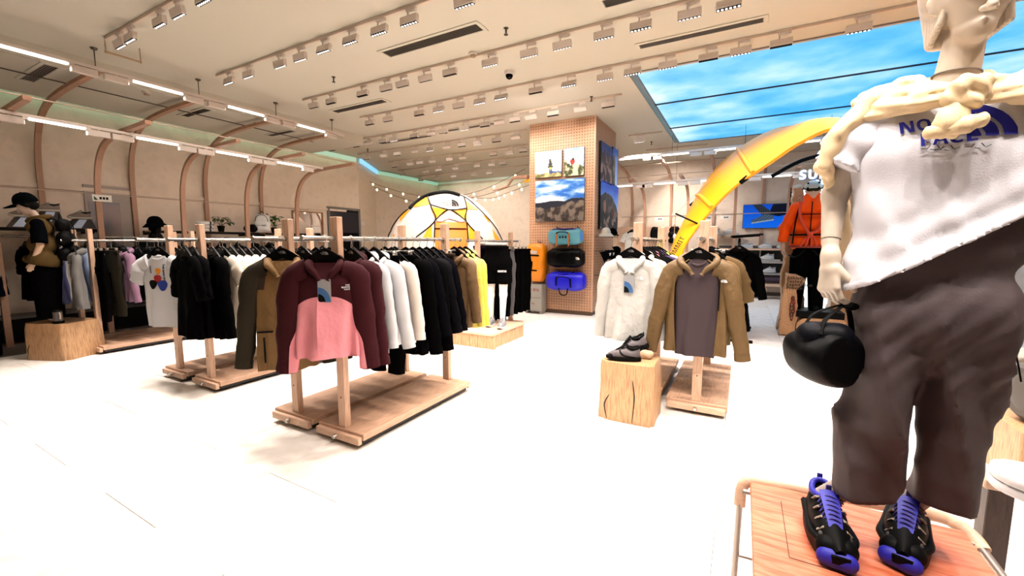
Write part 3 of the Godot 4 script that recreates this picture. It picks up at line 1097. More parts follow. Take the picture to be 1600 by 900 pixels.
	for k in 4:
		strip(Vector3(rx[k][0], 3.53, -10.45), rx[k][1], Vector3.RIGHT, "glowing white strip lamp, %s from the left on the upper back right rail" % ["first", "second", "third", "fourth"][k])
		strip(Vector3(rx[k][0] - 0.35, 3.0, -11.3), rx[k][1] - 0.05, Vector3.RIGHT, "glowing white strip lamp, %s from the left on the lower back right rail" % ["first", "second", "third", "fourth"][k])
		for s in [-0.43, 0.43]:
			box_lamp(Vector3(rx[k][0] + s, 3.55, -10.45), Vector3.RIGHT, "white box lamp %s of the %s strip on the upper back right rail" % ["to the left" if s < 0 else "to the right", ["first", "second", "third", "fourth"][k]])
			box_lamp(Vector3(rx[k][0] - 0.35 + s, 3.03, -11.3), Vector3.RIGHT, "white box lamp %s of the %s strip on the lower back right rail" % ["to the left" if s < 0 else "to the right", ["first", "second", "third", "fourth"][k]])
	# small aisle signs hung on the cables
	var sm := mat("sign_white", Color(0.85, 0.82, 0.78), 0.5)
	for q in [[-9.22, 2.29, -2.86, PI / 2, "small white hanging sign with dark marks on the left cable"], [-2.2, 2.27, -13.08, 0.0, "small white hanging sign, first from the left on the back cable"], [-1.47, 2.27, -13.08, 0.0, "small white hanging sign, second from the left on the back cable"], [-0.9, 2.27, -13.08, 0.0, "small white hanging sign, third from the left on the back cable"], [-0.45, 2.27, -13.08, 0.0, "small white hanging sign, fourth from the left on the back cable"]]:
		var t := thing("hanging_sign", q[4], "sign", Vector3(q[0], q[1], q[2]), q[3])
		obj("board", bx(Vector3(0, -0.06, 0), Vector3(0.24, 0.11, 0.012), 0.002), sm, t)
		var ms := mb()
		for k in 3:
			ms.box(Vector3(-0.02 + 0.04 * k, -0.06, 0.007), Vector3(0.028, 0.04, 0.003))
		obj("print", ms, mat("ink", Color(0.05, 0.05, 0.05), 0.7), t)
		if q[3] > 0:
			obj("arrow_print", mb().prism(PackedVector2Array([Vector2(-0.1, -0.09), Vector2(-0.05, -0.09), Vector2(-0.1, -0.03)]), 0.003, Transform3D(Basis.IDENTITY, Vector3(0, 0, 0.007))), mat("ink_green", Color(0.05, 0.25, 0.12), 0.7), t)


# ---------------------------------------------------------------- clothing
const G := {   # L length, b body half width, h hem half width, d depth, s shoulder half width, sl sleeve length, so sleeve end reach, r0 r1 sleeve radii
	"jacket": {"L": 0.68, "b": 0.22, "h": 0.225, "d": 0.08, "s": 0.19, "sl": 0.64, "so": 0.34, "r0": 0.075, "r1": 0.054, "hood": true},
	"crop": {"L": 0.66, "b": 0.205, "h": 0.215, "d": 0.11, "s": 0.185, "sl": 0.72, "so": 0.28, "r0": 0.088, "r1": 0.066, "hood": true},
	"slim": {"L": 0.74, "b": 0.2, "h": 0.225, "d": 0.075, "s": 0.18, "sl": 0.68, "so": 0.27, "r0": 0.066, "r1": 0.046, "hood": true},
	"long": {"L": 0.84, "b": 0.205, "h": 0.215, "d": 0.085, "s": 0.185, "sl": 0.78, "so": 0.31, "r0": 0.078, "r1": 0.06, "hood": true},
	"open": {"L": 0.78, "b": 0.215, "h": 0.245, "d": 0.09, "s": 0.19, "sl": 0.76, "so": 0.36, "r0": 0.075, "r1": 0.056, "hood": true, "open": 0.6},
	"shirt": {"L": 0.7, "b": 0.215, "h": 0.22, "d": 0.05, "s": 0.19, "sl": 0.62, "so": 0.29, "r0": 0.062, "r1": 0.048},
	"tee": {"L": 0.76, "b": 0.225, "h": 0.21, "d": 0.045, "s": 0.205, "sl": 0.25, "so": 0.32, "r0": 0.085, "r1": 0.08},
	"blacktee": {"L": 0.8, "b": 0.235, "h": 0.235, "d": 0.05, "s": 0.21, "sl": 0.36, "so": 0.33, "r0": 0.092, "r1": 0.088},
	"anorak": {"L": 0.72, "b": 0.215, "h": 0.22, "d": 0.06, "s": 0.19, "sl": 0.62, "so": 0.29, "r0": 0.068, "r1": 0.05, "hood": true},
}


func gw(g: Dictionary, t: float) -> Vector2:   # half width and half depth at a distance t below the neck
	var s: float = g.s
	var w: float
	if t < 0.1:
		w = lerpf(0.075, s, pow(t / 0.1, 0.8))
	elif t < 0.24:
		w = lerpf(s, g.b, smoothstep(0.1, 0.24, t))
	else:
		w = lerpf(g.b, g.h, (t - 0.24) / maxf(0.01, g.L - 0.24))
	var d: float = lerpf(0.022, g.d * 0.75, smoothstep(0.0, 0.16, t))
	d = lerpf(d, g.d, smoothstep(0.15, g.L, t))
	return Vector2(w, d)


func gp(g: Dictionary, th: float, t: float, sd: float, grow := 1.0) -> Vector3:
	var wd := gw(g, t)
	var f: float = smoothstep(0.1, g.L, t)
	var c := cos(th)
	var s := sin(th)
	var x := signf(c) * pow(absf(c), 0.75) * wd.x
	var z := signf(s) * pow(absf(s), 0.85) * wd.y
	var fold := sin(th * 9.0 + sd * 5.0 + sin(t * 5.0 + sd) * 1.3) * 0.11 * f + sin(th * 5.0 + sd * 2.0 - t * 3.0) * 0.12 * f
	fold += (absf(sin(x * 14.0 + t * 6.0 * signf(x) + sd)) - 0.6) * 0.1 * smoothstep(0.08, 0.3, t)
	fold += sin(t * 21.0 + th * 3.0 + sd) * 0.03 * (1.0 - 0.5 * f)
	z *= (1.0 + fold * 2.0) * grow
	x *= (1.0 + fold * 0.16) * grow
	z += sin(x * 19.0 + sd * 3.0) * 0.009 * f
	return Vector3(x, -0.125 - t, z)


func garment_meshes(kind: String, sd: float, split := false) -> Dictionary:
	var key := "%s_%.1f_%s" % [kind, sd, split]
	if cache.has(key):
		return cache[key]
	var g: Dictionary = G[kind]
	var out := {}
	var N := 44
	var op: float = g.get("open", 0.0)
	var ring := func(t0: Callable, t1: Callable, s: float, grow: float) -> Array:
		var r := []
		if op > 0.0:
			for k in N:
				var t: float = g.L * s
				var gap := lerpf(0.95, 0.55, s)
				var th: float = PI / 2 + gap + (TAU - 2 * gap) * k / (N - 1)
				r.append(gp(g, th, t, sd, grow))
		else:
			for k in N:
				var th: float = TAU * k / N
				var a: float = t0.call(th)
				var b: float = t1.call(th)
				r.append(gp(g, th, lerpf(a, b, s), sd, grow))
		return r
	var yb := func(th: float) -> float:
		return 0.23 + 0.1 * pow(absf(cos(th)), 2.2)
	var z0 := func(_t: float) -> float: return 0.0
	var zl := func(_t: float) -> float: return g.L
	var rows := 30
	var rings := []
	if split:
		for k in 14:
			rings.append(ring.call(z0, yb, k / 13.0, 1.012))
		out.yoke = mb().loft(rings, false, false).mesh()
		rings = []
		for k in 22:
			rings.append(ring.call(func(th): return yb.call(th) - 0.015, zl, k / 21.0, 1.0))
		out.body = mb().loft(rings, false, true).mesh()
	else:
		for k in rows:
			rings.append(ring.call(z0, zl, k / (rows - 1.0), 1.0))
		if op > 0.0:
			var q := mb()
			q.sheet(rings, 0.006)
			out.body = q.mesh()
		else:
			out.body = mb().loft(rings, false, true).mesh()
	# sleeves
	for sgn in [-1.0, 1.0]:
		var p := [Vector3(sgn * (g.s - 0.07), -0.19, 0), Vector3(sgn * (g.s + 0.015), -0.225, 0.0)]
		var x0: float = g.s + 0.03
		for k in 5:
			var f := (k + 1) / 5.0
			p.append(Vector3(sgn * lerpf(x0, g.so, pow(f, 0.9)), -0.225 - (g.sl - 0.06) * f, 0.018 * sin(f * 3.0 + sd) + 0.02 * f))
		var pts := curve(p, 22)
		var rr := []
		for k in 22:
			var f := k / 21.0
			rr.append(lerpf(g.r0, g.r1, f) * (1.0 + 0.025 * sin(f * 23.0 + sd * 4.0)))
		var m := mb()
		var rg := []
		for k in 22:
			var d: Vector3 = (pts[mini(k + 1, 21)] - pts[maxi(k - 1, 0)]).normalized()
			var fz := Vector3(0, 0, 1)
			var sx := d.cross(fz).normalized()
			var r := []
			for q in 16:
				var th: float = TAU * q / 16
				var wob := 1.0 + 0.07 * sin(th * 3.0 + k * 0.9 + sd) + 0.035 * sin(k * 1.9 + th * 2.0)
				r.append(pts[k] + (sx * cos(th) + fz * sin(th) * (0.72 if g.sl > 0.5 else 0.48)) * rr[k] * wob)
			rg.append(r)
		m.loft(rg, true, true)
		out["sleeve_l" if sgn < 0 else "sleeve_r"] = m.mesh()
		var e: Vector3 = pts[21]
		var dd: Vector3 = (pts[21] - pts[19]).normalized()
		out["cuff_l" if sgn < 0 else "cuff_r"] = mb().tube([e - dd * 0.055, e + dd * 0.004], g.r1 * 1.04, 14, true, Vector2(1, 0.74), Vector3(0, 0, 1)).mesh()
		# lower inner panel of a two-tone sleeve
		if split:
			var ir := []
			for k in range(8, 22):
				var d: Vector3 = (pts[mini(k + 1, 21)] - pts[maxi(k - 1, 0)]).normalized()
				var fz := Vector3(0, 0, 1)
				var sx := d.cross(fz).normalized()
				var w: float = clampf((k - 7.5) / 8.0, 0.08, 1.0)
				var r := []
				for q in 9:
					var th: float = lerpf(-0.3, -0.3 + 1.55 * w, q / 8.0)
					if sgn < 0:
						th = PI - th
					var wob := 1.0 + 0.07 * sin(th * 3.0 + k * 0.9 + sd)
					r.append(pts[k] + (sx * cos(th) + fz * sin(th) * 0.72) * rr[k] * wob * 1.05)
				ir.append(r)
			out["panel_l" if sgn < 0 else "panel_r"] = mb().sheet(ir, 0.004).mesh()
	# neck
	if g.get("hood", false):
		var wx: float = 1.0 if op == 0.0 else 1.35
		var half := [[0.026, -0.245, 0.072, 0.01], [0.05, -0.2, 0.07, 0.024], [0.09, -0.16, 0.048, 0.032], [0.1, -0.13, 0.0, 0.034], [0.07, -0.108, -0.045, 0.042], [0.0, -0.1, -0.062, 0.048]]
		var hp := []
		var hr := []
		for k in 11:
			var q: Array = half[k if k < 6 else 10 - k]
			hp.append(Vector3(q[0] * wx * (1.0 if k < 6 else -1.0), q[1], minf(q[2], g.d * 0.85 + 0.01)))
		var hc := curve(hp, 31)
		for k in 31:
			var f := absf(k / 15.0 - 1.0) * 5.0
			var i0 := clampi(5 - int(f) - 1, 0, 4)
			hr.append(lerpf(half[i0][3], half[i0 + 1][3], 1.0 - (f - int(f))) * (1.0 + 0.06 * sin(k * 1.7 + sd * 2.0)))
		out.hood = mb().tube(hc, hr, 12, true, Vector2(1.0, 0.8)).mesh()
	else:
		var cp := []
		for k in 20:
			var a := TAU * k / 20
			cp.append(Vector3(cos(a) * 0.083, -0.128 - 0.035 * maxf(0, sin(a)), sin(a) * 0.026))
		cp.append(cp[0])
		out.collar = mb().tube(cp, 0.011, 6, false).mesh()
	if op == 0.0:
		var pr := []
		for k in 14:
			var t: float = lerpf(0.245 if split else 0.05, g.L - 0.004, k / 13.0)
			var r := []
			for q in 3:
				var th: float = PI / 2 - (q - 1) * (0.012 / maxf(0.05, gw(g, t).x)) * 2.2
				var p := gp(g, th, t, sd, 1.014 if not split else 1.02)
				p.z += 0.003
				r.append(p)
			pr.append(r)
		out.placket = mb().sheet(pr, 0.004).mesh()
	cache[key] = out
	return out


func garment(kind: String, sd: float, main: Material, sleeve: Material = null, upper: Material = null, extra := {}) -> Node3D:
	var ms := garment_meshes(kind, sd, upper != null)
	var o := Node3D.new()
	obj("body", ms.body, main, o)
	if upper: obj("yoke", ms.yoke, upper, o)
	var sm := sleeve if sleeve else main
	obj("sleeve", ms.sleeve_l, sm, o)
	obj("sleeve", ms.sleeve_r, sm, o)
	if ms.has("panel_l") and extra.get("panels", true):
		obj("sleeve_panel", ms.panel_l, main, o)
		obj("sleeve_panel", ms.panel_r, main, o)
	if G[kind].sl > 0.5:
		var cm: Material = extra.get("cuff", sm)
		obj("cuff", ms.cuff_l, cm, o)
		obj("cuff", ms.cuff_r, cm, o)
	if ms.has("hood"): obj("hood", ms.hood, upper if upper else extra.get("hood", main), o)
	if ms.has("collar"): obj("collar", ms.collar, main, o)
	if ms.has("placket") and extra.get("zip", G[kind].sl > 0.5):
		obj("zip_placket", ms.placket, main, o)
	if extra.has("emblem"):
		var e: Array = extra.emblem
		var g: Dictionary = G[kind]
		var em := logo_mb(e[2], 0.0015)
		var f := func(x: float, y: float) -> float:
			var t: float = -(y + e[1]) - 0.125
			var wd := gw(g, clampf(t, 0.0, g.L))
			var th: float = acos(clampf(signf(x + e[0]) * pow(absf(x + e[0]) / wd.x, 1.0 / 0.75), -1, 1))
			return gp(g, th, clampf(t, 0.0, g.L), sd, 1.012 if upper else 1.0).z + 0.004
		obj("emblem", drape(em, f), mat("print_white", Color(0.85, 0.85, 0.85), 0.6) if extra.get("emblem_white", true) else mat("print_black", Color(0.02, 0.02, 0.02), 0.6), o, Vector3(e[0], e[1], 0))
	return o


func pants(sd: float, L: float, m: Material, w := 0.19, leg := 0.13) -> Node3D:
	var key := "pants_%.1f_%.2f_%.2f_%.2f" % [sd, L, w, leg]
	var o := Node3D.new()
	if not cache.has(key):
		var res := []
		var hip := []
		for k in 8:
			var f := k / 7.0
			var r := []
			for q in 28:
				var th: float = TAU * q / 28
				r.append(Vector3(signf(cos(th)) * pow(absf(cos(th)), 0.7) * lerpf(w * 0.9, w * 1.08, f), -0.14 - 0.3 * f, sin(th) * lerpf(0.022, 0.06, f) * (1.0 + 0.2 * sin(th * 6 + sd))))
			hip.append(r)
		res.append(mb().loft(hip, true, true).mesh())
		for sg in [-1.0, 1.0]:
			var rg := []
			for k in 16:
				var f := k / 15.0
				var r := []
				for q in 18:
					var th: float = TAU * q / 18
					var fold := 1.0 + 0.1 * sin(th * 4 + sd * 3 + sg) + 0.05 * sin(f * 20 + th * 2)
					r.append(Vector3(sg * lerpf(w * 0.52, w * 0.55, f) + cos(th) * lerpf(w * 0.55, leg * 0.62, f) * fold, -0.36 - (L - 0.36) * f, sin(th) * lerpf(0.055, 0.045, f) * fold + 0.01 * sin(f * 5.0 + sd)))
				rg.append(r)
			res.append(mb().loft(rg, true, true).mesh())
		res.append(mb().box(Vector3(0, -0.15, 0), Vector3(w * 1.9, 0.035, 0.05), 0.008).mesh())
		cache[key] = res
	var a: Array = cache[key]
	obj("hip", a[0], m, o)
	obj("trouser_leg", a[1], m, o)
	obj("trouser_leg", a[2], m, o)
	obj("waistband", a[3], m, o)
	return o


func make_hanger(clips := false) -> Node3D:
	var o := Node3D.new()
	var bk := mat("hanger_black", Color(0.012, 0.011, 0.012), 0.4)
	if not cache.has("hanger"):
		var pts := PackedVector2Array()
		for k in 13:
			var x := -0.2 + 0.4 * k / 12.0
			pts.append(Vector2(x, -0.066 - 0.135 * pow(absf(x) / 0.2, 1.2)))
		for k in 13:
			var x := 0.2 - 0.4 * k / 12.0
			pts.append(Vector2(x, -0.15 - 0.08 * pow(absf(x) / 0.2, 1.1)))
		cache.hanger = mb().prism(pts, 0.013).mesh()
		var hp := []
		for k in 12:
			var a := -0.5 + 3.9 * k / 11.0
			hp.append(Vector3(-cos(a) * -0.021, 0.0 + sin(a) * 0.021, 0))
		hp.reverse()
		hp.append(Vector3(0.004, -0.03, 0))
		hp.append(Vector3(0, -0.07, 0))
		cache.hook = mb().tube(curve(hp, 20), 0.0026, 6).mesh()
		cache.hlogo = logo_mb(0.022, 0.001).mesh()
		cache.clipbar = mb().tube([Vector3(-0.17, -0.1, 0), Vector3(0.17, -0.1, 0)], 0.004, 6).tube([Vector3(0, -0.1, 0), Vector3(0, -0.06, 0)], 0.004, 6).mesh()
		cache.clip = mb().box(Vector3(0, -0.13, 0), Vector3(0.03, 0.055, 0.03), 0.004).mesh()
	var steel := mat("steel", Color(0.75, 0.73, 0.7), 0.25, 0.9)
	obj("hook", cache.hook, steel, o)
	if clips:
		obj("bar", cache.clipbar, steel, o)
		obj("clip", cache.clip, steel, o, Vector3(-0.13, 0, 0))
		obj("clip", cache.clip, steel, o, Vector3(0.13, 0, 0))
	else:
		obj("arm", cache.hanger, bk, o)
		obj("emblem", cache.hlogo, mat("print_grey", Color(0.45, 0.43, 0.43), 0.6), o, Vector3(0.003, -0.115, 0.0075))
	return o


const RAIL_Y := 1.535


func rack(x: float, z0: float, z1: float, w: float, label: String, front := 0.2, back := 0.18) -> void:
	var t := thing("clothing_rack", label, "clothing rack", Vector3(x, 0, z0), 0.0, "low oak clothing racks with steel rails")
	var d := z1 - z0   # negative
	var bz := wood("beech", 2)
	var by := wood("beech", 1)
	var bxm := wood("beech", 0)
	var steel := mat("steel", Color(0.75, 0.73, 0.7), 0.25, 0.9)
	obj("base_plank", bx(Vector3(0, 0.085, d / 2), Vector3(w, 0.05, absf(d) - 0.06), 0.004), wood("plank", 2), t)
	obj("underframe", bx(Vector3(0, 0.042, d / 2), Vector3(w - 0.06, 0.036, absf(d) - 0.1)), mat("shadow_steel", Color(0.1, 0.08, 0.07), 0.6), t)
	for s in [-0.012, d + 0.012]:
		obj("end_beam", bx(Vector3(0, 0.062, s), Vector3(w - 0.03, 0.055, 0.035), 0.003), bxm, t)
		obj("bolt", mb().lathe([Vector2(0.016, 0), Vector2(0.018, 0.004), Vector2(0.018, 0.026), Vector2(0.013, 0.032)], 12, Transform3D(Basis(Vector3.RIGHT, PI / 2 if s > d / 2 else -PI / 2), Vector3(0.0, 0.062, s + (0.016 if s > d / 2 else -0.016)))), steel, t)
	for s in [-0.075, d + 0.075]:
		var p := obj("post", bx(Vector3(0, 0.11 + 0.79, s), Vector3(0.078, 1.58, 0.05), 0.003), by, t)
		obj("peg_hole", mb().lathe([Vector2(0.006, 0), Vector2(0.006, 0.002)], 8, Transform3D(Basis(Vector3.RIGHT, PI / 2), Vector3(0.0, 0.34, s + 0.0255))), mat("hole", Color(0.08, 0.05, 0.03), 0.9), p)
	obj("rail", mb().tube([Vector3(0, RAIL_Y, front), Vector3(0, RAIL_Y, d - back)], 0.0155, 14), steel, t)
	for s in [front, d - back, -0.045, -0.105, d + 0.105, d + 0.045]:
		obj("rail_collar", mb().tube([Vector3(0, RAIL_Y, s - 0.008), Vector3(0, RAIL_Y, s + 0.008)], 0.02, 14), steel, t)


func hang(x: float, z: float, turn: float, o: Node3D, called: String, label: String, cat: String, group: String, clips := false, y := RAIL_Y, hook := true) -> void:
	if hook:
		var h := make_hanger(clips)
		h.name = numbered("hanger")
		add_child(h)
		h.position = Vector3(x, y + 0.0, z)
		h.rotation.y = turn
		tag(h, ("clip hanger of the " if clips else "hanger of the ") + label.replace(" from the front on the ", " from front on ").replace("from the camera end of the", "along the"), "hanger", "hangers " + group.split(" ", true, 1)[1])
	o.name = numbered(called)
	add_child(o)
	o.position = Vector3(x, y if clips else y - 0.045, z)
	o.rotation.y = turn
	tag(o, label, cat, group)


func hang_tag(o: Node3D, at: Vector3) -> void:
	var c := obj("hang_tag", bx(Vector3(0, -0.08, 0), Vector3(0.085, 0.16, 0.002)), mat("tag_grey", Color(0.5, 0.5, 0.51), 0.6), o, at)
	c.rotation = Vector3(-0.04, 0, 0)
	var m := mb()
	var pts := PackedVector2Array()
	for k in 13:
		var a := PI * 0.5 * k / 12.0
		pts.append(Vector2(-0.04 + 0.08 * sin(a) * 0.98, -0.155 + 0.1 * cos(a)))
	pts.append(Vector2(-0.04, -0.155))
	m.prism(pts, 0.002, Transform3D(Basis.IDENTITY, Vector3(0, 0, 0.0012)))
	obj("tag_print", m, mat("tag_blue", Color(0.16, 0.32, 0.5), 0.5), c)
	m = mb()
	pts = PackedVector2Array()
	for k in 9:
		var a := PI * 0.5 * k / 8.0
		pts.append(Vector2(-0.04 + 0.045 * sin(a), -0.155 + 0.055 * cos(a)))
	pts.append(Vector2(-0.04, -0.155))
	m.prism(pts, 0.002, Transform3D(Basis.IDENTITY, Vector3(0, 0, 0.0022)))
	obj("tag_print", m, mat("print_black", Color(0.02, 0.02, 0.02), 0.6), c)


const ORD := ["first", "second", "third", "fourth", "fifth", "sixth", "seventh", "eighth", "ninth", "tenth", "eleventh", "twelfth", "thirteenth", "fourteenth", "fifteenth", "sixteenth", "seventeenth", "eighteenth"]


func fill(x: float, place: String, group: String, items: Array) -> void:   # item: what, kind, z, colour, text of the label, sleeve colour, yaw
	var k := 0
	for q in items:
		var col: Color = q[3]
		var lab: String = "%s, %s from the front on the %s" % [q[4], ORD[k], place]
		var yaw: float = q[6] if q.size() > 6 else (hash1(k * 3.1 + x) - 0.5) * 0.16
		var sd := float((k + int(absf(x) * 3.0)) % 3)
		if q[0] == "pants":
			hang(x, q[2], yaw, pants(sd, q[1], cloth(col), 0.19 if q.size() < 8 else q[7]), "trousers", lab, "trousers", group, true)
		else:
			var o := garment(q[1], sd, crumple(col, 0.62, 0.5) if q[0] == "jacket" and hash1(k * 1.7) > 0.45 else cloth(col), cloth(q[5]) if q.size() > 5 and q[5] is Color else null)
			hang(x, q[2], yaw, o, q[0], lab, "t-shirt" if String(q[0]).contains("shirt") else "jacket", group)
		k += 1


func racks() -> void:
	var black := Color(0.014, 0.013, 0.014)
	var navy := Color(0.022, 0.022, 0.032)
	var char := Color(0.055, 0.05, 0.05)
	var white := Color(0.72, 0.72, 0.73)
	var cream := Color(0.75, 0.71, 0.65)
	var tan := Color(0.5, 0.37, 0.2)
	var olive := Color(0.2, 0.15, 0.075)
	var maroon := Color(0.19, 0.045, 0.07)
	var pink := Color(0.82, 0.52, 0.56)
	# ---- the nearest pair
	rack(-2.6, -2.0, -3.42, 0.5, "oak clothing rack with the maroon and pink jacket on its front end")
	rack(-3.17, -2.0, -3.42, 0.5, "oak clothing rack with the tan and grey jacket on its front end")
	var g1 := "clothes on the nearest oak rack"
	var o := garment("crop", 1.0, crumple(pink, 0.7, 0.4), cloth(maroon), cloth(maroon), {"emblem": [0.17, -0.315, 0.042], "cuff": cloth(maroon)})
	hang_tag(o, Vector3(0.005, -0.235, 0.085))
	hang(-2.55, -1.93, 0.72, o, "jacket", "cropped pink jacket with maroon yoke and sleeves and a blue hang tag", "jacket", g1)
	fill(-2.6, "pink jacket rack", g1, [
		["jacket", "crop", -2.2, maroon, "dark maroon hooded jacket", maroon, 0.04],
		["jacket", "anorak", -2.32, white, "white jacket with a standing collar"],
		["jacket", "jacket", -2.43, white, "white hooded jacket"],
		["pants", 1.12, -2.52, black, "black trousers hanging low"],
		["jacket", "shirt", -2.62, Color(0.8, 0.76, 0.72), "cream long-sleeved jacket", null],
		["pants", 0.7, -2.7, black, "short black trousers"],
		["jacket", "long", -2.79, black, "black jacket", null],
		["jacket", "jacket", -2.88, navy, "black fleece jacket", null],
		["jacket", "long", -2.97, black, "black rain jacket", null],
		["jacket", "jacket", -3.07, Color(0.03, 0.028, 0.04), "dark navy jacket", null],
		["jacket", "jacket", -3.17, navy, "dark navy hooded jacket", null],
		["pants", 0.86, -3.25, Color(0.13, 0.085, 0.045), "brown trousers"],
		["jacket", "anorak", -3.5, Color(0.36, 0.27, 0.17), "tan jacket"],
		["jacket", "slim", -3.6, Color(0.76, 0.69, 0.3), "yellow jacket with pale pocket flap"],
		["jacket", "slim", -3.7, Color(0.8, 0.74, 0.3), "bright yellow jacket"],
	])
	var g2 := "clothes on the second nearest oak rack"
	var tanj := crumple(Color(0.46, 0.35, 0.21), 0.7)
	var grey := cloth(Color(0.17, 0.15, 0.11))
	o = garment("long", 2.0, tanj, grey, null, {"emblem": [0.11, -0.31, 0.05], "hood": tanj, "zip": true})
	for s in [-1.0, 1.0]:
		var sp := []
		for k in 5:
			var r := []
			for q in 7:
				var th: float = PI / 2 - s * (0.55 + 0.85 * q / 6.0)
				var p := gp(G.long, th, 0.055 + 0.16 * k / 4.0 - 0.05 * (q / 6.0) * 0.0, 2.0, 1.01)
				p.z += 0.003
				r.append(p)
			sp.append(r)
		obj("shoulder_patch", mb().sheet(sp, 0.003), cloth(Color(0.23, 0.19, 0.16)), o)
		obj("pocket_zip", bx(Vector3(s * 0.13, -0.66, 0.085), Vector3(0.11, 0.014, 0.012), 0.003), mat("zip_black", Color(0.03, 0.03, 0.03), 0.5), o)
	obj("pocket_zip", bx(Vector3(-0.14, -0.8, 0.087), Vector3(0.012, 0.2, 0.012), 0.003), M.zip_black, o)
	hang(-3.11, -1.98, 0.8, o, "jacket", "long tan jacket with dark grey shoulders and olive sleeves", "jacket", g2)
	fill(-3.17, "tan jacket rack", g2, [
		["jacket", "jacket", -2.2, black, "black hooded jacket", null],
		["jacket", "long", -2.32, Color(0.14, 0.12, 0.06), "dark camouflage green jacket", null],
		["jacket", "jacket", -2.45, tan, "tan hooded jacket", black],
		["jacket", "jacket", -2.58, Color(0.1, 0.16, 0.5), "bright blue jacket", null],
		["jacket", "long", -2.7, black, "black rain jacket", null],
		["jacket", "jacket", -2.83, Color(0.35, 0.36, 0.4), "grey blue jacket", null],
		["jacket", "jacket", -2.96, char, "charcoal jacket", null],
		["jacket", "long", -3.1, black, "black long jacket", null],
		["jacket", "jacket", -3.24, navy, "navy jacket", null],
	])
	# ---- the pair left of it
	rack(-5.45, -2.13, -3.5, 0.5, "oak clothing rack left of centre, with the printed white t-shirt on its front end")
	rack(-4.79, -2.13, -3.5, 0.5, "oak clothing rack left of centre, with black and cream t-shirts hanging in rows")
	var g3 := "clothes on the printed t-shirt rack"
	o = garment("tee", 1.0, cloth(white))
	duffel_print(o)
	hang(-5.45, -2.1, 0.3, o, "t_shirt", "white t-shirt with a print of four coloured bags on its back", "t-shirt", g3)
	fill(-5.45, "printed t-shirt rack", g3, [
		["t_shirt", "tee", -2.3, white, "plain white t-shirt", null],
		["t_shirt", "blacktee", -2.42, black, "black t-shirt", null],
		["t_shirt", "blacktee", -2.54, black, "black loose t-shirt", null],
		["jacket", "jacket", -2.7, black, "black jacket", null],
		["jacket", "jacket", -2.84, char, "charcoal jacket", null],
		["jacket", "jacket", -3.0, black, "black sweatshirt", null],
		["jacket", "jacket", -3.2, navy, "navy sweatshirt", null],
	])
	var g4 := "clothes on the black and cream t-shirt rack"
	fill(-4.79, "cream t-shirt rack", g4, [
		["t_shirt", "blacktee", -2.06, black, "white-marked black t-shirt", null, -0.1],
		["t_shirt", "blacktee", -2.13, black, "black loose t-shirt", null, -0.1],
		["jacket", "long", -2.3, black, "black long-sleeved sweatshirt", null],
		["t_shirt", "tee", -2.4, cream, "cream t-shirt", null],
		["t_shirt", "tee", -2.48, cream, "cream t-shirt with soft folds", null],
		["t_shirt", "tee", -2.56, Color(0.8, 0.73, 0.64), "oatmeal t-shirt", null],
		["t_shirt", "tee", -2.64, cream, "pale cream t-shirt", null],
		["t_shirt", "tee", -2.72, Color(0.8, 0.79, 0.76), "off-white t-shirt", null],
		["jacket", "jacket", -2.83, black, "black jacket", null],
		["jacket", "jacket", -2.93, black, "black hooded jacket", null],
		["jacket", "jacket", -3.03, Color(0.05, 0.05, 0.05), "yellow-labelled black jacket", null],
		["jacket", "jacket", -3.15, black, "black padded jacket", null],
		["jacket", "jacket", -3.3, char, "charcoal jacket", null],
		["jacket", "jacket", -3.6, black, "black jacket at the rail end", null],
	])
	# ---- the pair by the left wall
	rack(-7.72, -2.15, -3.5, 0.46, "oak clothing rack near the wooden stump on the left, with the grey jacket in front")
	rack(-8.3, -2.15, -3.5, 0.46, "oak clothing rack along the left wall rack")
	var g5 := "clothes on the grey jacket rack"
	fill(-7.66, "rack by the left stump", g5, [
		["jacket", "anorak", -2.06, Color(0.36, 0.35, 0.34), "long grey big-pocket jacket", null, -0.25],
		["pants", 1.1, -2.28, black, "long black trousers", null],
		["pants", 1.05, -2.42, Color(0.1, 0.085, 0.045), "olive corded trousers"],
		["jacket", "jacket", -2.56, Color(0.45, 0.34, 0.41), "lilac jacket", null],
		["jacket", "jacket", -2.7, black, "black jacket", null],
		["jacket", "jacket", -2.82, black, "black fleece jacket", null],
		["t_shirt", "tee", -3.0, Color(0.75, 0.68, 0.68), "pale pink t-shirt", null],
		["t_shirt", "tee", -3.12, white, "white t-shirt", null],
		["jacket", "jacket", -3.3, black, "black sweatshirt", null],
	])
	var g6 := "clothes on the rack by the left wall"
	fill(-8.3, "rack along the left wall", g6, [
		["jacket", "jacket", -2.02, Color(0.4, 0.42, 0.6), "blue patterned jacket", null],
		["jacket", "jacket", -2.3, Color(0.5, 0.55, 0.65), "pale blue jacket", null],
		["jacket", "jacket", -2.45, black, "black jacket", null],
		["t_shirt", "tee", -2.6, white, "white t-shirt", null],
		["jacket", "jacket", -2.75, Color(0.4, 0.42, 0.5), "grey blue jacket", null],
		["jacket", "jacket", -2.95, char, "charcoal jacket", null],
		["pants", 1.0, -3.15, black, "black trousers"],
		["jacket", "jacket", -3.35, black, "black sweatshirt", null],
	])
	# ---- the pair on the right
	rack(-0.29, -3.86, -5.32, 0.5, "oak clothing rack with the open khaki jacket on its front end", 0.13)
	rack(-0.85, -3.9, -5.32, 0.5, "oak clothing rack with the glossy white jacket, behind the wood block", 0.13)
	var g7 := "clothes on the khaki jacket rack"
	var kh := crumple(Color(0.34, 0.26, 0.15), 0.65)
	o = garment("open", 1.0, kh, kh, null, {"zip": false})
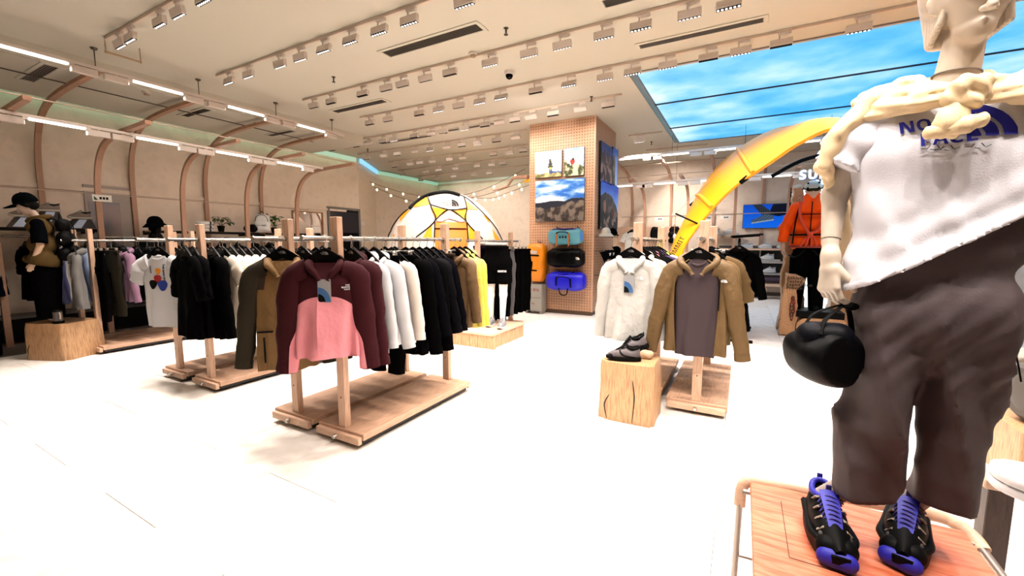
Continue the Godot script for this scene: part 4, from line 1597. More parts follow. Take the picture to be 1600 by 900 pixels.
	obj("pocket_zip", bx(Vector3(0.17, -0.4, 0.075), Vector3(0.008, 0.26, 0.012), 0.002), mat("zip_black", Color(0.03, 0.03, 0.03), 0.5), o)
	var em := logo_mb(0.022, 0.002)
	obj("emblem", em, mat("print_white", Color(0.85, 0.85, 0.85), 0.6), o, Vector3(0.2, -0.3, 0.075))
	hang(-0.31, -3.76, 0.0, o, "jacket", "open khaki hooded jacket hanging over a grey shirt", "jacket", g7)
	o = garment("tee", 1.0, cloth(Color(0.23, 0.19, 0.2)))
	for c in o.get_children():
		if String(c.name).begins_with("sleeve"):
			c.free()
	o.scale = Vector3(0.74, 1.05, 0.9)
	hang(-0.31, -3.755, 0.0, o, "t_shirt", "grey crew-neck shirt inside the open khaki jacket", "t-shirt", g7, false, RAIL_Y, false)
	fill(-0.29, "khaki jacket rack", g7, [
		["jacket", "anorak", -4.05, Color(0.34, 0.26, 0.15), "khaki jacket", null],
		["jacket", "anorak", -4.15, Color(0.36, 0.27, 0.16), "khaki hooded jacket", null],
		["t_shirt", "blacktee", -4.27, Color(0.31, 0.24, 0.14), "khaki t-shirt with black hem", null],
		["jacket", "jacket", -4.4, black, "black jacket", null],
		["t_shirt", "blacktee", -4.52, black, "black t-shirt", null],
		["pants", 1.0, -4.64, black, "black trousers"],
		["jacket", "jacket", -4.78, Color(0.03, 0.04, 0.045), "black jacket with green edges", null],
		["jacket", "jacket", -4.92, Color(0.5, 0.46, 0.4), "pale striped jacket", black],
		["jacket", "jacket", -5.08, black, "black padded jacket", null],
		["jacket", "jacket", -5.45, black, "black jacket at the rail end", null],
	])
	var g8 := "clothes on the white jacket rack"
	var wj := crumple(Color(0.66, 0.655, 0.64), 0.3, 0.6)
	o = garment("slim", 1.0, wj, wj, null, {"emblem": [0.09, -0.31, 0.03]})
	hang_tag(o, Vector3(0.0, -0.27, 0.078))
	hang(-0.87, -3.8, 0.1, o, "jacket", "glossy white hooded jacket with a blue hang tag", "jacket", g8)
	fill(-0.85, "white jacket rack", g8, [
		["jacket", "slim", -4.1, Color(0.7, 0.66, 0.6), "cream jacket", null],
		["jacket", "jacket", -4.25, black, "black jacket", null],
		["jacket", "jacket", -4.4, Color(0.62, 0.38, 0.44), "pale pink jacket", black],
		["jacket", "jacket", -4.55, black, "black hooded jacket", null],
		["jacket", "jacket", -4.7, Color(0.13, 0.09, 0.2), "dark purple jacket", null],
		["jacket", "jacket", -4.85, Color(0.2, 0.14, 0.28), "purple jacket", null],
		["jacket", "jacket", -5.05, Color(0.7, 0.85, 0.25), "white jacket with lime edge", Color(0.8, 0.82, 0.8)],
	])


func duffel_print(o: Node3D) -> void:   # four bags and two columns of words on the printed t-shirt
	var g: Dictionary = G.tee
	var f := func(x: float, y: float) -> float:
		var t: float = clampf(-y - 0.125, 0.0, 0.7)
		var wd := gw(g, t)
		var th: float = acos(clampf(signf(x) * pow(absf(x) / wd.x, 1.0 / 0.75), -1, 1))
		return gp(g, th, t, 1.0, 1.0).z + 0.003
	var blob := func(c: Vector2, r: float) -> MB:
		var m := mb()
		for i in 4:
			var pts := PackedVector2Array([c])
			for k in 5:
				var a := TAU * (i + k / 4.0) / 4.0
				pts.append(c + Vector2(cos(a), sin(a) * 0.95) * r * (1.0 + 0.1 * sin(a * 3.0)))
			m.prism(pts, 0.002)
		return drape(m, f)
	obj("bag_print", blob.call(Vector2(0.015, -0.285), 0.036), mat("print_yellow", Color(0.8, 0.5, 0.03), 0.7), o)
	obj("bag_print", blob.call(Vector2(0.0, -0.365), 0.045), mat("print_red", Color(0.6, 0.05, 0.04), 0.7), o)
	obj("bag_print", blob.call(Vector2(-0.06, -0.425), 0.052), mat("print_black", Color(0.02, 0.02, 0.02), 0.6), o)
	obj("bag_print", blob.call(Vector2(0.06, -0.435), 0.06), mat("print_blue", Color(0.02, 0.16, 0.5), 0.7), o)
	var tx := mb().add(text_mb("THE BASE DUFFEL", 0.022, 0.001), Transform3D(Basis(Vector3.BACK, -PI / 2), Vector3(0.085, -0.33, 0)))
	tx.add(text_mb("CAMP", 0.022, 0.001), Transform3D(Basis(Vector3.BACK, -PI / 2), Vector3(-0.085, -0.27, 0)))
	obj("lettering", drape(tx, f), M.print_black, o)


# ---------------------------------------------------------------- the pegboard pillar and what hangs on it
func photo(key: String, w: int, h: int, f: Variant) -> StandardMaterial3D:   # a printed landscape
	var im := Image.create(w, h, false, Image.FORMAT_RGB8)
	var nz := FastNoiseLite.new()
	nz.seed = key.hash() % 999
	nz.frequency = 0.03
	nz.fractal_octaves = 5
	for y in h:
		for x in w:
			im.set_pixel(x, y, f.call(float(x) / w, float(y) / h, nz.get_noise_2d(x, y), nz.get_noise_2d(x * 0.35 + 300, y * 1.2)))
	var m := mat("photo_" + key, Color.WHITE, 0.75)
	m.albedo_texture = ImageTexture.create_from_image(im)
	return m


func canvas(at: Vector3, w: float, h: float, turn: float, pm: Material, label: String) -> void:
	var t := thing("photo_print", label, "photo print", at + Vector3(0, 0, 0.012).rotated(Vector3.UP, turn), turn)
	obj("stretcher", bx(Vector3(0, 0, 0.02), Vector3(w, h, 0.04), 0.002), mat("canvas_edge", Color(0.05, 0.045, 0.04), 0.6), t)
	var q := mb()
	q.poly([Vector3(-w / 2, -h / 2, 0.0412), Vector3(w / 2, -h / 2, 0.0412), Vector3(w / 2, h / 2, 0.0412), Vector3(-w / 2, h / 2, 0.0412)], Vector3.BACK, [Vector2(0, 1), Vector2(1, 1), Vector2(1, 0), Vector2(0, 0)])
	obj("print", q, pm, t)


func duffel(w: float, h: float, d: float, m: Material, strap: Material, end: Material, lid: Material) -> Node3D:
	var o := Node3D.new()
	var rg := []
	for k in 17:
		var f := k / 16.0
		var e := 1.0 - pow(absf(f * 2 - 1), 6.0) * 0.28
		var r := []
		for q in 28:
			var th: float = TAU * q / 28
			var y: float = signf(sin(th)) * pow(absf(sin(th)), 0.6) * h / 2 * e
			var z: float = signf(cos(th)) * pow(absf(cos(th)), 0.6) * d / 2 * e
			y *= 1.0 - 0.08 * (1.0 if y > 0 else 0.3) * cos((f - 0.5) * 7.0) + 0.03 * sin(f * 17.0 + th * 3)
			r.append(Vector3((f - 0.5) * w, y, z * (1.0 + 0.03 * sin(th * 5 + f * 9))))
		rg.append(r)
	obj("body", mb().loft(rg), m, o)
	var ln := []
	for k in 9:
		var r := []
		for q in 9:
			var x: float = (k / 8.0 - 0.5) * w * 0.72
			var z: float = (q / 8.0 - 0.5) * d * 0.78
			r.append(Vector3(x, h * 0.5 * (1.0 - 0.06) - 0.25 * z * z / d + 0.012 + 0.006 * sin(x * 30), z))
		ln.append(r)
	obj("lid", mb().sheet(ln, 0.012), lid, o)
	for s in [-1.0, 1.0]:
		var p := []
		for k in 13:
			var a := PI * 1.25 * (k / 12.0) - PI * 0.32
			p.append(Vector3(s * w * 0.2, sin(a) * h * 0.53 - 0.0, cos(a) * d * 0.54))
		obj("strap", mb().tube(p, 0.018, 6, true, Vector2(0.25, 1.0), Vector3.RIGHT), strap, o)
		obj("end_panel", mb().ball(Vector3(s * w * 0.485, 0, 0), Vector3(0.03, h * 0.33, d * 0.33), 14), end, o)
		var hp := curve([Vector3(s * w * 0.2, h * 0.2, d * 0.52), Vector3(s * w * 0.12, h * 0.3, d * 0.6), Vector3(0, h * 0.32, d * 0.62)], 10)
		obj("handle", mb().tube(hp, 0.011, 6), strap, o)
	return o


func cap_hat(m: Material, brim: Material, bucket := false) -> Node3D:
	var o := Node3D.new()
	var pr := []
	for k in 8:
		var a := PI / 2 * k / 7.0
		pr.append(Vector2(maxf(0.004, 0.088 * pow(cos(a), 0.8)), 0.105 * sin(a)))
	obj("crown", mb().lathe(pr, 20, Transform3D(Basis.from_scale(Vector3(0.9, 1, 1.08)), Vector3.ZERO)), m, o)
	if bucket:
		var p2 := [Vector2(0.088, 0.012), Vector2(0.13, -0.03), Vector2(0.132, -0.036), Vector2(0.086, 0.0)]
		obj("brim", mb().lathe(p2, 24, Transform3D(Basis.from_scale(Vector3(0.95, 1, 1.1)), Vector3.ZERO), false), brim, o)
	else:
		var rows := []
		for k in 5:
			var r := []
			for q in 13:
				var a := PI * (q / 12.0)
				var rad := lerpf(0.086, 0.086 + 0.075 * sin(a), k / 4.0)
				r.append(Vector3(cos(a) * rad * 0.9, 0.004 - 0.02 * sin(a) * k / 4.0 - 0.012 * cos(a) * cos(a) * (k / 4.0), sin(a) * rad * 1.08))
			rows.append(r)
		obj("peak", mb().sheet(rows, 0.005), brim, o)
		obj("button", mb().ball(Vector3(0, 0.106, 0), Vector3(0.008, 0.005, 0.008), 8), m, o)
	return o


func place(o: Node3D, called: String, label: String, cat: String, at: Vector3, rot := Vector3.ZERO, group := "") -> Node3D:
	o.name = numbered(called)
	add_child(o)
	o.position = at
	o.rotation = rot
	return tag(o, label, cat, group)


func pillar() -> void:
	# pegboard: fine print of dots and real relief in the material
	var im := Image.create(256, 256, false, Image.FORMAT_RGB8)
	var hm := Image.create(256, 256, false, Image.FORMAT_RGB8)
	im.fill(Color(0.7, 0.54, 0.42))
	hm.fill(Color.WHITE)
	var nz := FastNoiseLite.new()
	nz.frequency = 0.02
	for y in 256:
		for x in 256:
			var n := nz.get_noise_2d(x * 0.4, y * 3.0) * 0.05
			var dx := (x % 32) - 16
			var dy := (y % 32) - 16
			var hole := dx * dx + dy * dy < 36
			im.set_pixel(x, y, Color(0.36, 0.25, 0.18) if hole else Color(0.7 + n, 0.54 + n, 0.42 + n))
			hm.set_pixel(x, y, Color.BLACK if hole else Color.WHITE)
	var pg := mat("pegboard", Color.WHITE, 0.5)
	pg.albedo_texture = ImageTexture.create_from_image(im)
	pg.heightmap_enabled = true
	pg.heightmap_texture = ImageTexture.create_from_image(hm)
	pg.heightmap_scale = 0.4
	tri(pg, Vector3(2.2, 2.2, 2.2))
	var p := struct("column", bx(Vector3(-3.375, 2.04, -9.0), Vector3(1.45, 3.92, 1.5), 0.004), pg)
	struct("plinth", bx(Vector3(-3.375, 0.04, -9.0), Vector3(1.41, 0.09, 1.46)), mat("plinth_dark", Color(0.35, 0.27, 0.2), 0.7), p)
	obj("corner_trim", bx(Vector3(-2.65, 2.04, -8.25), Vector3(0.02, 3.92, 0.02), 0.003), wood("beech", 1), p)
	# prints
	var sky := func(y: float, n: float) -> Color: return Color(0.2, 0.45, 0.85).lerp(Color(0.92, 0.95, 1.0), clampf(0.35 + y * 0.55 + n * 1.0, 0, 1))
	canvas(Vector3(-3.64, 3.14, -8.25), 0.6, 0.53, 0, photo("runner", 96, 84, func(x: float, y: float, n: float, m: float) -> Color:
		var c: Color = Color(0.95, 0.96, 0.98).lerp(Color(0.6, 0.78, 0.95), clampf(m + y * 0.35, 0, 1))
		if y > 0.74 - 0.05 * sin(x * 5.0) + n * 0.06 and x > 0.55: c = Color(0.1, 0.3, 0.6)
		if y > 0.82 + n * 0.12: c = Color(0.75, 0.68, 0.48).lerp(Color(0.4, 0.38, 0.2), clampf(n * 2 + 0.3, 0, 1))
		var b := Vector2((x - 0.58) * 1.6, y - 0.52)
		if absf(b.x) < 0.1 + 0.03 * sin(y * 40) and absf(b.y) < 0.13: c = Color(0.2, 0.2, 0.2)
		if absf(b.x) < 0.17 and absf(b.y - 0.07) < 0.03: c = Color(0.24, 0.24, 0.18)
		if absf(b.x + 0.02) < 0.06 and absf(b.y + 0.17) < 0.05: c = Color(0.3, 0.25, 0.22)
		if absf(b.x) < 0.07 and b.y > 0.1 and b.y < 0.16: c = Color(0.8, 0.75, 0.15)
		if absf(absf(b.x - 0.01) - 0.05) < 0.03 and b.y > 0.16 and b.y < 0.32: c = Color(0.32, 0.26, 0.2)
		return c), "square photo print of a trail runner under bright sky, upper left on the pillar")
	canvas(Vector3(-3.07, 3.14, -8.25), 0.42, 0.55, 0, photo("climber", 72, 96, func(x: float, y: float, n: float, m: float) -> Color:
		var c: Color = sky.call(y, m)
		c = c.lerp(Color(0.92, 0.95, 1.0), 0.4)
		if y > 0.55 + 0.12 * (x - 0.3) - 0.25 * maxf(0, 0.35 - x) + n * 0.15: c = Color(0.78, 0.74, 0.62).lerp(Color(0.2, 0.24, 0.12), clampf(n * 3.0 + 0.35, 0, 1))
		var b := Vector2((x - 0.42) * 1.0, y - 0.48)
		if b.length() < 0.11 + n * 0.05: c = Color(0.75, 0.18, 0.1)
		if Vector2(x - 0.45, y - 0.4).length() < 0.05: c = Color(0.15, 0.1, 0.1)
		return c), "tall photo print of a red-clad climber on a ridge, upper right on the pillar")
	canvas(Vector3(-3.385, 2.385, -8.25), 1.09, 0.85, 0, photo("dunes", 160, 124, func(x: float, y: float, n: float, m: float) -> Color:
		var c := Color(0.12, 0.38, 0.72).lerp(Color(0.88, 0.93, 1.0), clampf(0.25 + m * 1.3 + (1.0 - x) * 0.35 + y * 0.4, 0, 1))
		var hill := 0.53 - 0.05 * x + 0.02 * sin(x * 14.0) - 0.03 * smoothstep(0.6, 1.0, x)
		if y > hill + n * 0.02: c = Color(0.07, 0.08, 0.14)
		var dune := 0.62 + 0.06 * sin(x * 5.0 + 0.3) - 0.03 * smoothstep(0.5, 0.8, x)
		if y > dune + n * 0.05: c = Color(0.45, 0.4, 0.36).lerp(Color(0.16, 0.12, 0.1), clampf(n * 2.2 + 0.3 + (0.4 if Vector2((x - 0.32) * 1.4, y - 0.85).length() < 0.16 else 0.0), 0, 1))
		return c), "large photo print of pale dunes under a blue cloudy sky on the pillar front")
	canvas(Vector3(-2.65, 3.16, -8.9), 0.84, 0.8, PI / 2, photo("rocks_red", 96, 92, func(x: float, y: float, n: float, m: float) -> Color:
		var c := Color(0.2, 0.28, 0.5).lerp(Color(0.34, 0.3, 0.38), y)
		if y > 0.25 + n * 0.3: c = Color(0.2, 0.14, 0.16).lerp(Color(0.6, 0.48, 0.44), clampf(n * 2.5 + y * 0.5 - 0.1, 0, 1))
		return c), "dark photo print of a red rock camp at dusk, upper nearest on the pillar side")
	canvas(Vector3(-2.65, 3.2, -9.56), 0.42, 0.82, PI / 2, photo("cliff", 64, 96, func(x: float, y: float, n: float, m: float) -> Color:
		var c := Color(0.25, 0.42, 0.75).lerp(Color(0.75, 0.82, 0.95), y)
		if x < 0.45 + n * 0.2 and y > 0.2 + n * 0.2: c = Color(0.2, 0.22, 0.18).lerp(Color(0.45, 0.42, 0.38), clampf(n * 2 + 0.4, 0, 1))
		return c), "narrow photo print of a grey cliff, upper far on the pillar side")
	canvas(Vector3(-2.65, 2.3, -9.2), 1.38, 1.0, PI / 2, photo("hikers", 150, 110, func(x: float, y: float, n: float, m: float) -> Color:
		var c := Color(0.1, 0.3, 0.75).lerp(Color(0.7, 0.82, 0.98), clampf(y * 1.6 + m * 0.2, 0, 1))
		if y > 0.22 + pow(absf(x - 0.35), 2.0) * 0.9 + n * 0.03: c = Color(0.16, 0.17, 0.19).lerp(Color(0.4, 0.36, 0.32), clampf(x * 0.9 + n, 0, 1))
		if y > 0.6 + 0.2 * absf(sin(x * 7.0)) * 0.6 + n * 0.2: c = Color(0.05, 0.045, 0.05).lerp(Color(0.55, 0.47, 0.42), clampf(n * 3 + x * 0.7 - 0.2, 0, 1))
		if Vector2((x - 0.22) * 1.2, (y - 0.52) * 0.6).length() < 0.08: c = Color(0.6, 0.4, 0.3)
		if Vector2((x - 0.66) * 1.2, y - 0.62).length() < 0.1: c = Color(0.3, 0.1, 0.1)
		return c), "large photo print of hikers below a rounded hill, low on the pillar side")
	# duffel bags on pegs
	var dk := mat("webbing_black", Color(0.02, 0.02, 0.022), 0.7)
	var lb := mat("vinyl_light_blue", Color(0.3, 0.55, 0.62), 0.4)
	var o := duffel(0.68, 0.33, 0.34, lb, dk, mat("vinyl_sky", Color(0.25, 0.55, 0.85), 0.4), mat("vinyl_purple", Color(0.14, 0.1, 0.4), 0.4))
	for s in [-1.0, 1.0]:
		obj("strap", bx(Vector3(s * 0.13, -0.05, 0.185), Vector3(0.035, 0.26, 0.01), 0.003), mat("webbing_tan", Color(0.6, 0.35, 0.14), 0.7), o)
	for k in 3:
		obj("badge", bx(Vector3((k - 1) * 0.06, 0.0, 0.17), Vector3(0.035, 0.04, 0.012), 0.003), dk, o)
	place(o, "duffel_bag", "light blue duffel bag with purple top, topmost bag on the pegboard pillar", "bag", Vector3(-3.17, 1.63, -8.06), Vector3(0.05, 0, 0), "duffel bags on the pillar")
	o = duffel(0.74, 0.38, 0.34, mat("vinyl_black", Color(0.016, 0.017, 0.018), 0.35), dk, dk, M.vinyl_black)
	obj("emblem", logo_mb(0.05), mat("print_white", Color(0.85, 0.85, 0.85), 0.6), o, Vector3(0.3, -0.02, 0.165))
	place(o, "duffel_bag", "black duffel bag between the light blue and the bright blue bags", "bag", Vector3(-3.16, 1.2, -8.06), Vector3(0.05, 0, 0), "duffel bags on the pillar")
	o = duffel(0.78, 0.37, 0.36, mat("vinyl_blue", Color(0.03, 0.03, 0.75), 0.4), dk, M.vinyl_blue, M.vinyl_blue)
	obj("handle", mb().tube(curve([Vector3(-0.1, -0.12, 0.19), Vector3(-0.06, -0.25, 0.17), Vector3(0.06, -0.25, 0.17), Vector3(0.1, -0.12, 0.19)], 14), 0.012, 6), dk, o)
	place(o, "duffel_bag", "bright blue duffel bag with black straps, lowest bag on the pillar", "bag", Vector3(-3.14, 0.72, -8.05), Vector3(0.05, 0, 0), "duffel bags on the pillar")
	o = duffel(0.78, 0.42, 0.34, mat("vinyl_yellow", Color(0.85, 0.5, 0.02), 0.4), dk, M.vinyl_yellow, M.vinyl_yellow)
	obj("label_patch", bx(Vector3(0.22, 0.0, 0.175), Vector3(0.07, 0.14, 0.008), 0.002), mat("patch_white", Color(0.7, 0.66, 0.62), 0.6), o)
	place(o, "duffel_bag", "yellow duffel bag hung upright above the grey metal cabinet", "bag", Vector3(-3.82, 1.09, -8.06), Vector3(0, 0, PI / 2 - 0.05), "duffel bags on the pillar")
	var hk := 0
	for q in [[-3.82, 1.52], [-3.4, 1.82], [-2.95, 1.82], [-3.4, 1.42], [-2.95, 1.42], [-3.4, 0.94], [-2.95, 0.94]]:
		var pk := obj("peg_hook", mb().tube([Vector3(0, 0, 0), Vector3(0, 0, 0.12), Vector3(0, 0.03, 0.14)], 0.008, 6), mat("peg_steel", Color(0.4, 0.34, 0.28), 0.4, 0.7), null, Vector3(q[0], q[1], -8.25))
		tag(pk, "steel peg hook at the %s on the pillar" % ["top of the yellow duffel bag", "left end of the light blue duffel bag", "right end of the light blue duffel bag", "left end of the black duffel bag", "right end of the black duffel bag", "left end of the bright blue duffel bag", "right end of the bright blue duffel bag"][hk], "hook", "peg hooks on the pillar front")
		hk += 1
	# grey metal cabinet
	var fb := thing("extinguisher_cabinet", "small grey metal extinguisher cabinet with red writing at the pillar foot", "metal cabinet", Vector3(-3.85, 0, -8.06))
	var gm := mat("grey_enamel", Color(0.55, 0.53, 0.5), 0.45)
	obj("body", bx(Vector3(0, 0.35, 0), Vector3(0.42, 0.58, 0.24), 0.006), gm, fb)
	for q in 2:
		obj("door", bx(Vector3(0, 0.21 + 0.28 * q, 0.125), Vector3(0.39, 0.26, 0.012), 0.003), gm, fb)
	for s in [-1.0, 1.0]:
		obj("foot", bx(Vector3(s * 0.17, 0.03, 0), Vector3(0.05, 0.06, 0.2), 0.003), gm, fb)
	var red := mat("ink_red", Color(0.5, 0.05, 0.04), 0.6)
	var glyph := func(strokes: Array, at: Vector3, s: float) -> MB:
		var m := mb()
		for l in strokes:
			var a := Vector2(l[0], l[1])
			var b := Vector2(l[2], l[3])
			var d := b - a
			m.box(at + Vector3((a.x + b.x) / 2 - 0.5, (a.y + b.y) / 2 - 0.5, 0) * s, Vector3(d.length() * s, s * 0.09, 0.002), 0.0, Basis(Vector3.BACK, d.angle()))
		return m
	var mie := [[0.1, 0.85, 0.9, 0.85], [0.3, 0.6, 0.2, 0.4], [0.7, 0.6, 0.8, 0.45], [0.5, 0.85, 0.5, 0.5], [0.5, 0.5, 0.15, 0.1], [0.5, 0.5, 0.85, 0.1]]
	var huo := [[0.25, 0.7, 0.2, 0.5], [0.75, 0.75, 0.65, 0.5], [0.5, 0.9, 0.5, 0.5], [0.5, 0.5, 0.15, 0.1], [0.5, 0.5, 0.85, 0.1]]
	var qi := [[0.1, 0.9, 0.4, 0.9], [0.1, 0.65, 0.4, 0.65], [0.1, 0.9, 0.1, 0.65], [0.4, 0.9, 0.4, 0.65], [0.6, 0.9, 0.9, 0.9], [0.6, 0.65, 0.9, 0.65], [0.6, 0.9, 0.6, 0.65], [0.9, 0.9, 0.9, 0.65], [0.05, 0.5, 0.95, 0.5], [0.1, 0.35, 0.4, 0.35], [0.1, 0.1, 0.4, 0.1], [0.1, 0.35, 0.1, 0.1], [0.4, 0.35, 0.4, 0.1], [0.6, 0.35, 0.9, 0.35], [0.6, 0.1, 0.9, 0.1], [0.6, 0.35, 0.6, 0.1], [0.9, 0.35, 0.9, 0.1]]
	var xg := [[0.1, 0.9, 0.45, 0.9], [0.55, 0.9, 0.9, 0.9], [0.1, 0.6, 0.45, 0.6], [0.28, 0.75, 0.28, 0.05], [0.28, 0.55, 0.1, 0.25], [0.55, 0.65, 0.9, 0.65], [0.55, 0.05, 0.9, 0.05], [0.55, 0.65, 0.55, 0.05], [0.9, 0.65, 0.9, 0.05], [0.55, 0.45, 0.9, 0.45], [0.55, 0.25, 0.9, 0.25]]
	var k := 0
	for gl in [mie, huo, qi, xg]:
		obj("lettering", glyph.call(gl, Vector3(-0.11 + 0.073 * k, 0.52, 0.132), 0.062), red, fb)
		k += 1
	obj("lettering", text_mb("119", 0.035), red, fb, Vector3(0.0, 0.22, 0.132))
	# caps and hats on the side
	var bk := cloth(Color(0.02, 0.018, 0.02))
	var wh := cloth(Color(0.7, 0.67, 0.62))
	var hats := [["white bucket hat on the top peg row of the pillar side", wh, wh, true, Vector3(-2.47, 1.66, -8.5)], ["black cap on the top peg row beside the white bucket hat", bk, bk, false, Vector3(-2.44, 1.66, -8.9)],
		["black cap, nearest on the middle peg row of the pillar side", bk, bk, false, Vector3(-2.5, 1.2, -8.42)], ["black and white cap, second on the middle peg row", bk, wh, false, Vector3(-2.5, 1.22, -8.68)], ["black cap with white emblem, third on the middle peg row", bk, bk, false, Vector3(-2.5, 1.22, -8.94)], ["black cap, farthest on the middle peg row", bk, bk, false, Vector3(-2.48, 1.3, -9.25)],
		["black cap, nearest on the lowest peg row", bk, bk, false, Vector3(-2.5, 0.72, -8.42)], ["black cap, second on the lowest peg row", bk, bk, false, Vector3(-2.5, 0.72, -8.7)], ["dark cap, third on the lowest peg row", bk, wh, false, Vector3(-2.5, 0.72, -8.98)]]
	k = 0
	for h in hats:
		var c := cap_hat(h[1], h[2], h[3])
		if k == 3 or k == 4:
			obj("emblem", emblem(0.04, 0.004), M.print_white, c, Vector3(-0.02, 0.035, 0.09))
		place(c, "hat" if h[3] else "cap", h[0], "hat", h[4] + Vector3(0.0, 0.02, 0), Vector3(0.0, 0.4, 0) if k < 2 else Vector3(0.0, 0.35, -1.15), "hats on the pillar side")
		c.scale = Vector3.ONE * 1.35
		k += 1
	for q in [[1.62, 6], [1.32, 6], [0.82, 6]]:
		for j in q[1]:
			var pk := obj("peg_hook", mb().tube([Vector3(0, 0, 0), Vector3(0.14, 0, 0), Vector3(0.16, 0.03, 0)], 0.009, 6), M.peg_steel, null, Vector3(-2.65, q[0] + 0.02, -8.36 - 0.24 * j))
			tag(pk, "steel peg hook, %s from the corner in the %s hat row of the pillar" % [ORD[j], "top" if q[0] > 1.5 else "middle" if q[0] > 1.0 else "lowest"], "hook", "peg hooks on the pillar side")


# ---------------------------------------------------------------- tent, trousers, half figures, string lights
func make_shoe(upper: Material, sole: Material, accent: Material, lace: Material, detail := false) -> Node3D:   # toe towards +z, heel at z = -0.13, length 0.29
	var o := Node3D.new()
	var wid := func(f: float) -> float: return 0.036 + 0.016 * sin(clampf(f, 0, 1) * PI * 0.85 + 0.35) - 0.022 * pow(f, 6.0) - 0.006 * pow(1.0 - f, 4.0)
	var outl := PackedVector2Array()
	for k in 13:
		var f := k / 12.0
		outl.append(Vector2(wid.call(f) * 1.08 + 0.004, -0.138 + 0.288 * f))
	for k in 13:
		var f := 1.0 - k / 12.0
		outl.append(Vector2(-wid.call(f) * 1.02 - 0.002, -0.138 + 0.288 * f))
	var sp := mb()
	var rg := []
	for k in 5:
		var f := k / 4.0
		var r := []
		for p in outl:
			var lift: float = 0.022 * pow(clampf((p.y - 0.06) / 0.09, 0, 1), 2.0) + 0.006 * pow(clampf((-p.y - 0.08) / 0.06, 0, 1), 2.0)
			var g := 1.0 - 0.06 * absf(f - 0.4)
			r.append(Vector3(p.x * g, lift * (1.0 - 0.3 * f) + (0.034 - 0.006 * clampf((p.y + 0.02) / 0.15, 0, 1)) * f, p.y * (1.0 - 0.02 * absf(f - 0.4)) ))
		rg.append(r)
	obj("sole", sp.loft(rg), sole, o)
	var up := []
	for k in 22:
		var f := k / 21.0
		var z := -0.13 + 0.268 * f
		var h: float
		if f < 0.12: h = lerpf(0.086, 0.098, f / 0.12)
		elif f < 0.42: h = lerpf(0.098, 0.088, (f - 0.12) / 0.3) - 0.012 * sin((f - 0.12) / 0.3 * PI)
		else: h = lerpf(0.094, 0.03, pow((f - 0.42) / 0.58, 0.9)) + 0.012 * sin((f - 0.42) / 0.58 * PI)
		var w: float = wid.call(f) * (1.0 if f > 0.06 else 0.82)
		if f > 0.93: w *= 0.86
		var r := []
		for q in 17:
			var th: float = PI * q / 16.0
			var top := pow(sin(th), 0.65)
			r.append(Vector3(cos(th) * w * (1.0 - 0.32 * pow(sin(th), 2.0)) * (1.08 if th > 0.4 and th < 2.7 else 1.0), 0.02 + (h - 0.0) * top * 0.98 + 0.008 * f, z))
		up.append(r)
	obj("upper", mb().loft(up), upper, o)
	var col := []
	for k in 17:
		var a := TAU * k / 16.0
		col.append(Vector3(cos(a) * 0.031, 0.108 + 0.012 * absf(sin(a)) * (1.2 if sin(a) < 0 else 0.6), -0.075 + sin(a) * 0.052))
	obj("collar", mb().tube(col, 0.009, 7, false), accent, o)
	obj("lining", mb().lathe([Vector2(0.03, 0.112), Vector2(0.026, 0.09), Vector2(0.004, 0.088)], 16, Transform3D(Basis.from_scale(Vector3(1, 1, 1.7)), Vector3(0, 0, -0.075)), false), mat("shoe_inside", Color(0.02, 0.02, 0.022), 0.9), o)
	obj("heel_loop", bx(Vector3(0, 0.118, -0.132), Vector3(0.016, 0.045, 0.005), 0.002, Basis(Vector3.RIGHT, -0.2)), accent, o)
	# tongue and laces lie on the instep
	var tg := []
	for k in 7:
		var f := k / 6.0
		var r := []
		for q in 5:
			var x := (q - 2) / 2.0 * lerpf(0.024, 0.016, f)
			r.append(Vector3(x, lerpf(0.137, 0.078, f) + 0.006 - x * x * 8.0, lerpf(-0.022, 0.075, f)))
		tg.append(r)
	obj("tongue", mb().sheet(tg, 0.008), accent, o)
	for k in (6 if detail else 4):
		var f: float = (k + 0.7) / (6.5 if detail else 4.5)
		var y := lerpf(0.128, 0.082, f)
		var z := lerpf(-0.012, 0.068, f)
		var w := lerpf(0.03, 0.024, f)
		obj("lace", mb().tube(curve([Vector3(-w, y - 0.012, z + 0.003), Vector3(-w * 0.4, y + 0.011, z), Vector3(w * 0.4, y + 0.011, z + 0.004), Vector3(w, y - 0.012, z)], 9), 0.0028, 5), lace, o)
	return o


func tent_surface(x: float, y: float, push := 0.0) -> Vector3:   # the front of the dome through (x, y)
	var a := 1.55 + push
	var b := 2.05 + push
	var yy := (y - 0.7) / b
	var rr := a * a * (1.0 - yy * yy) - x * x
	return Vector3(x, y, sqrt(maxf(rr, 0.0)))


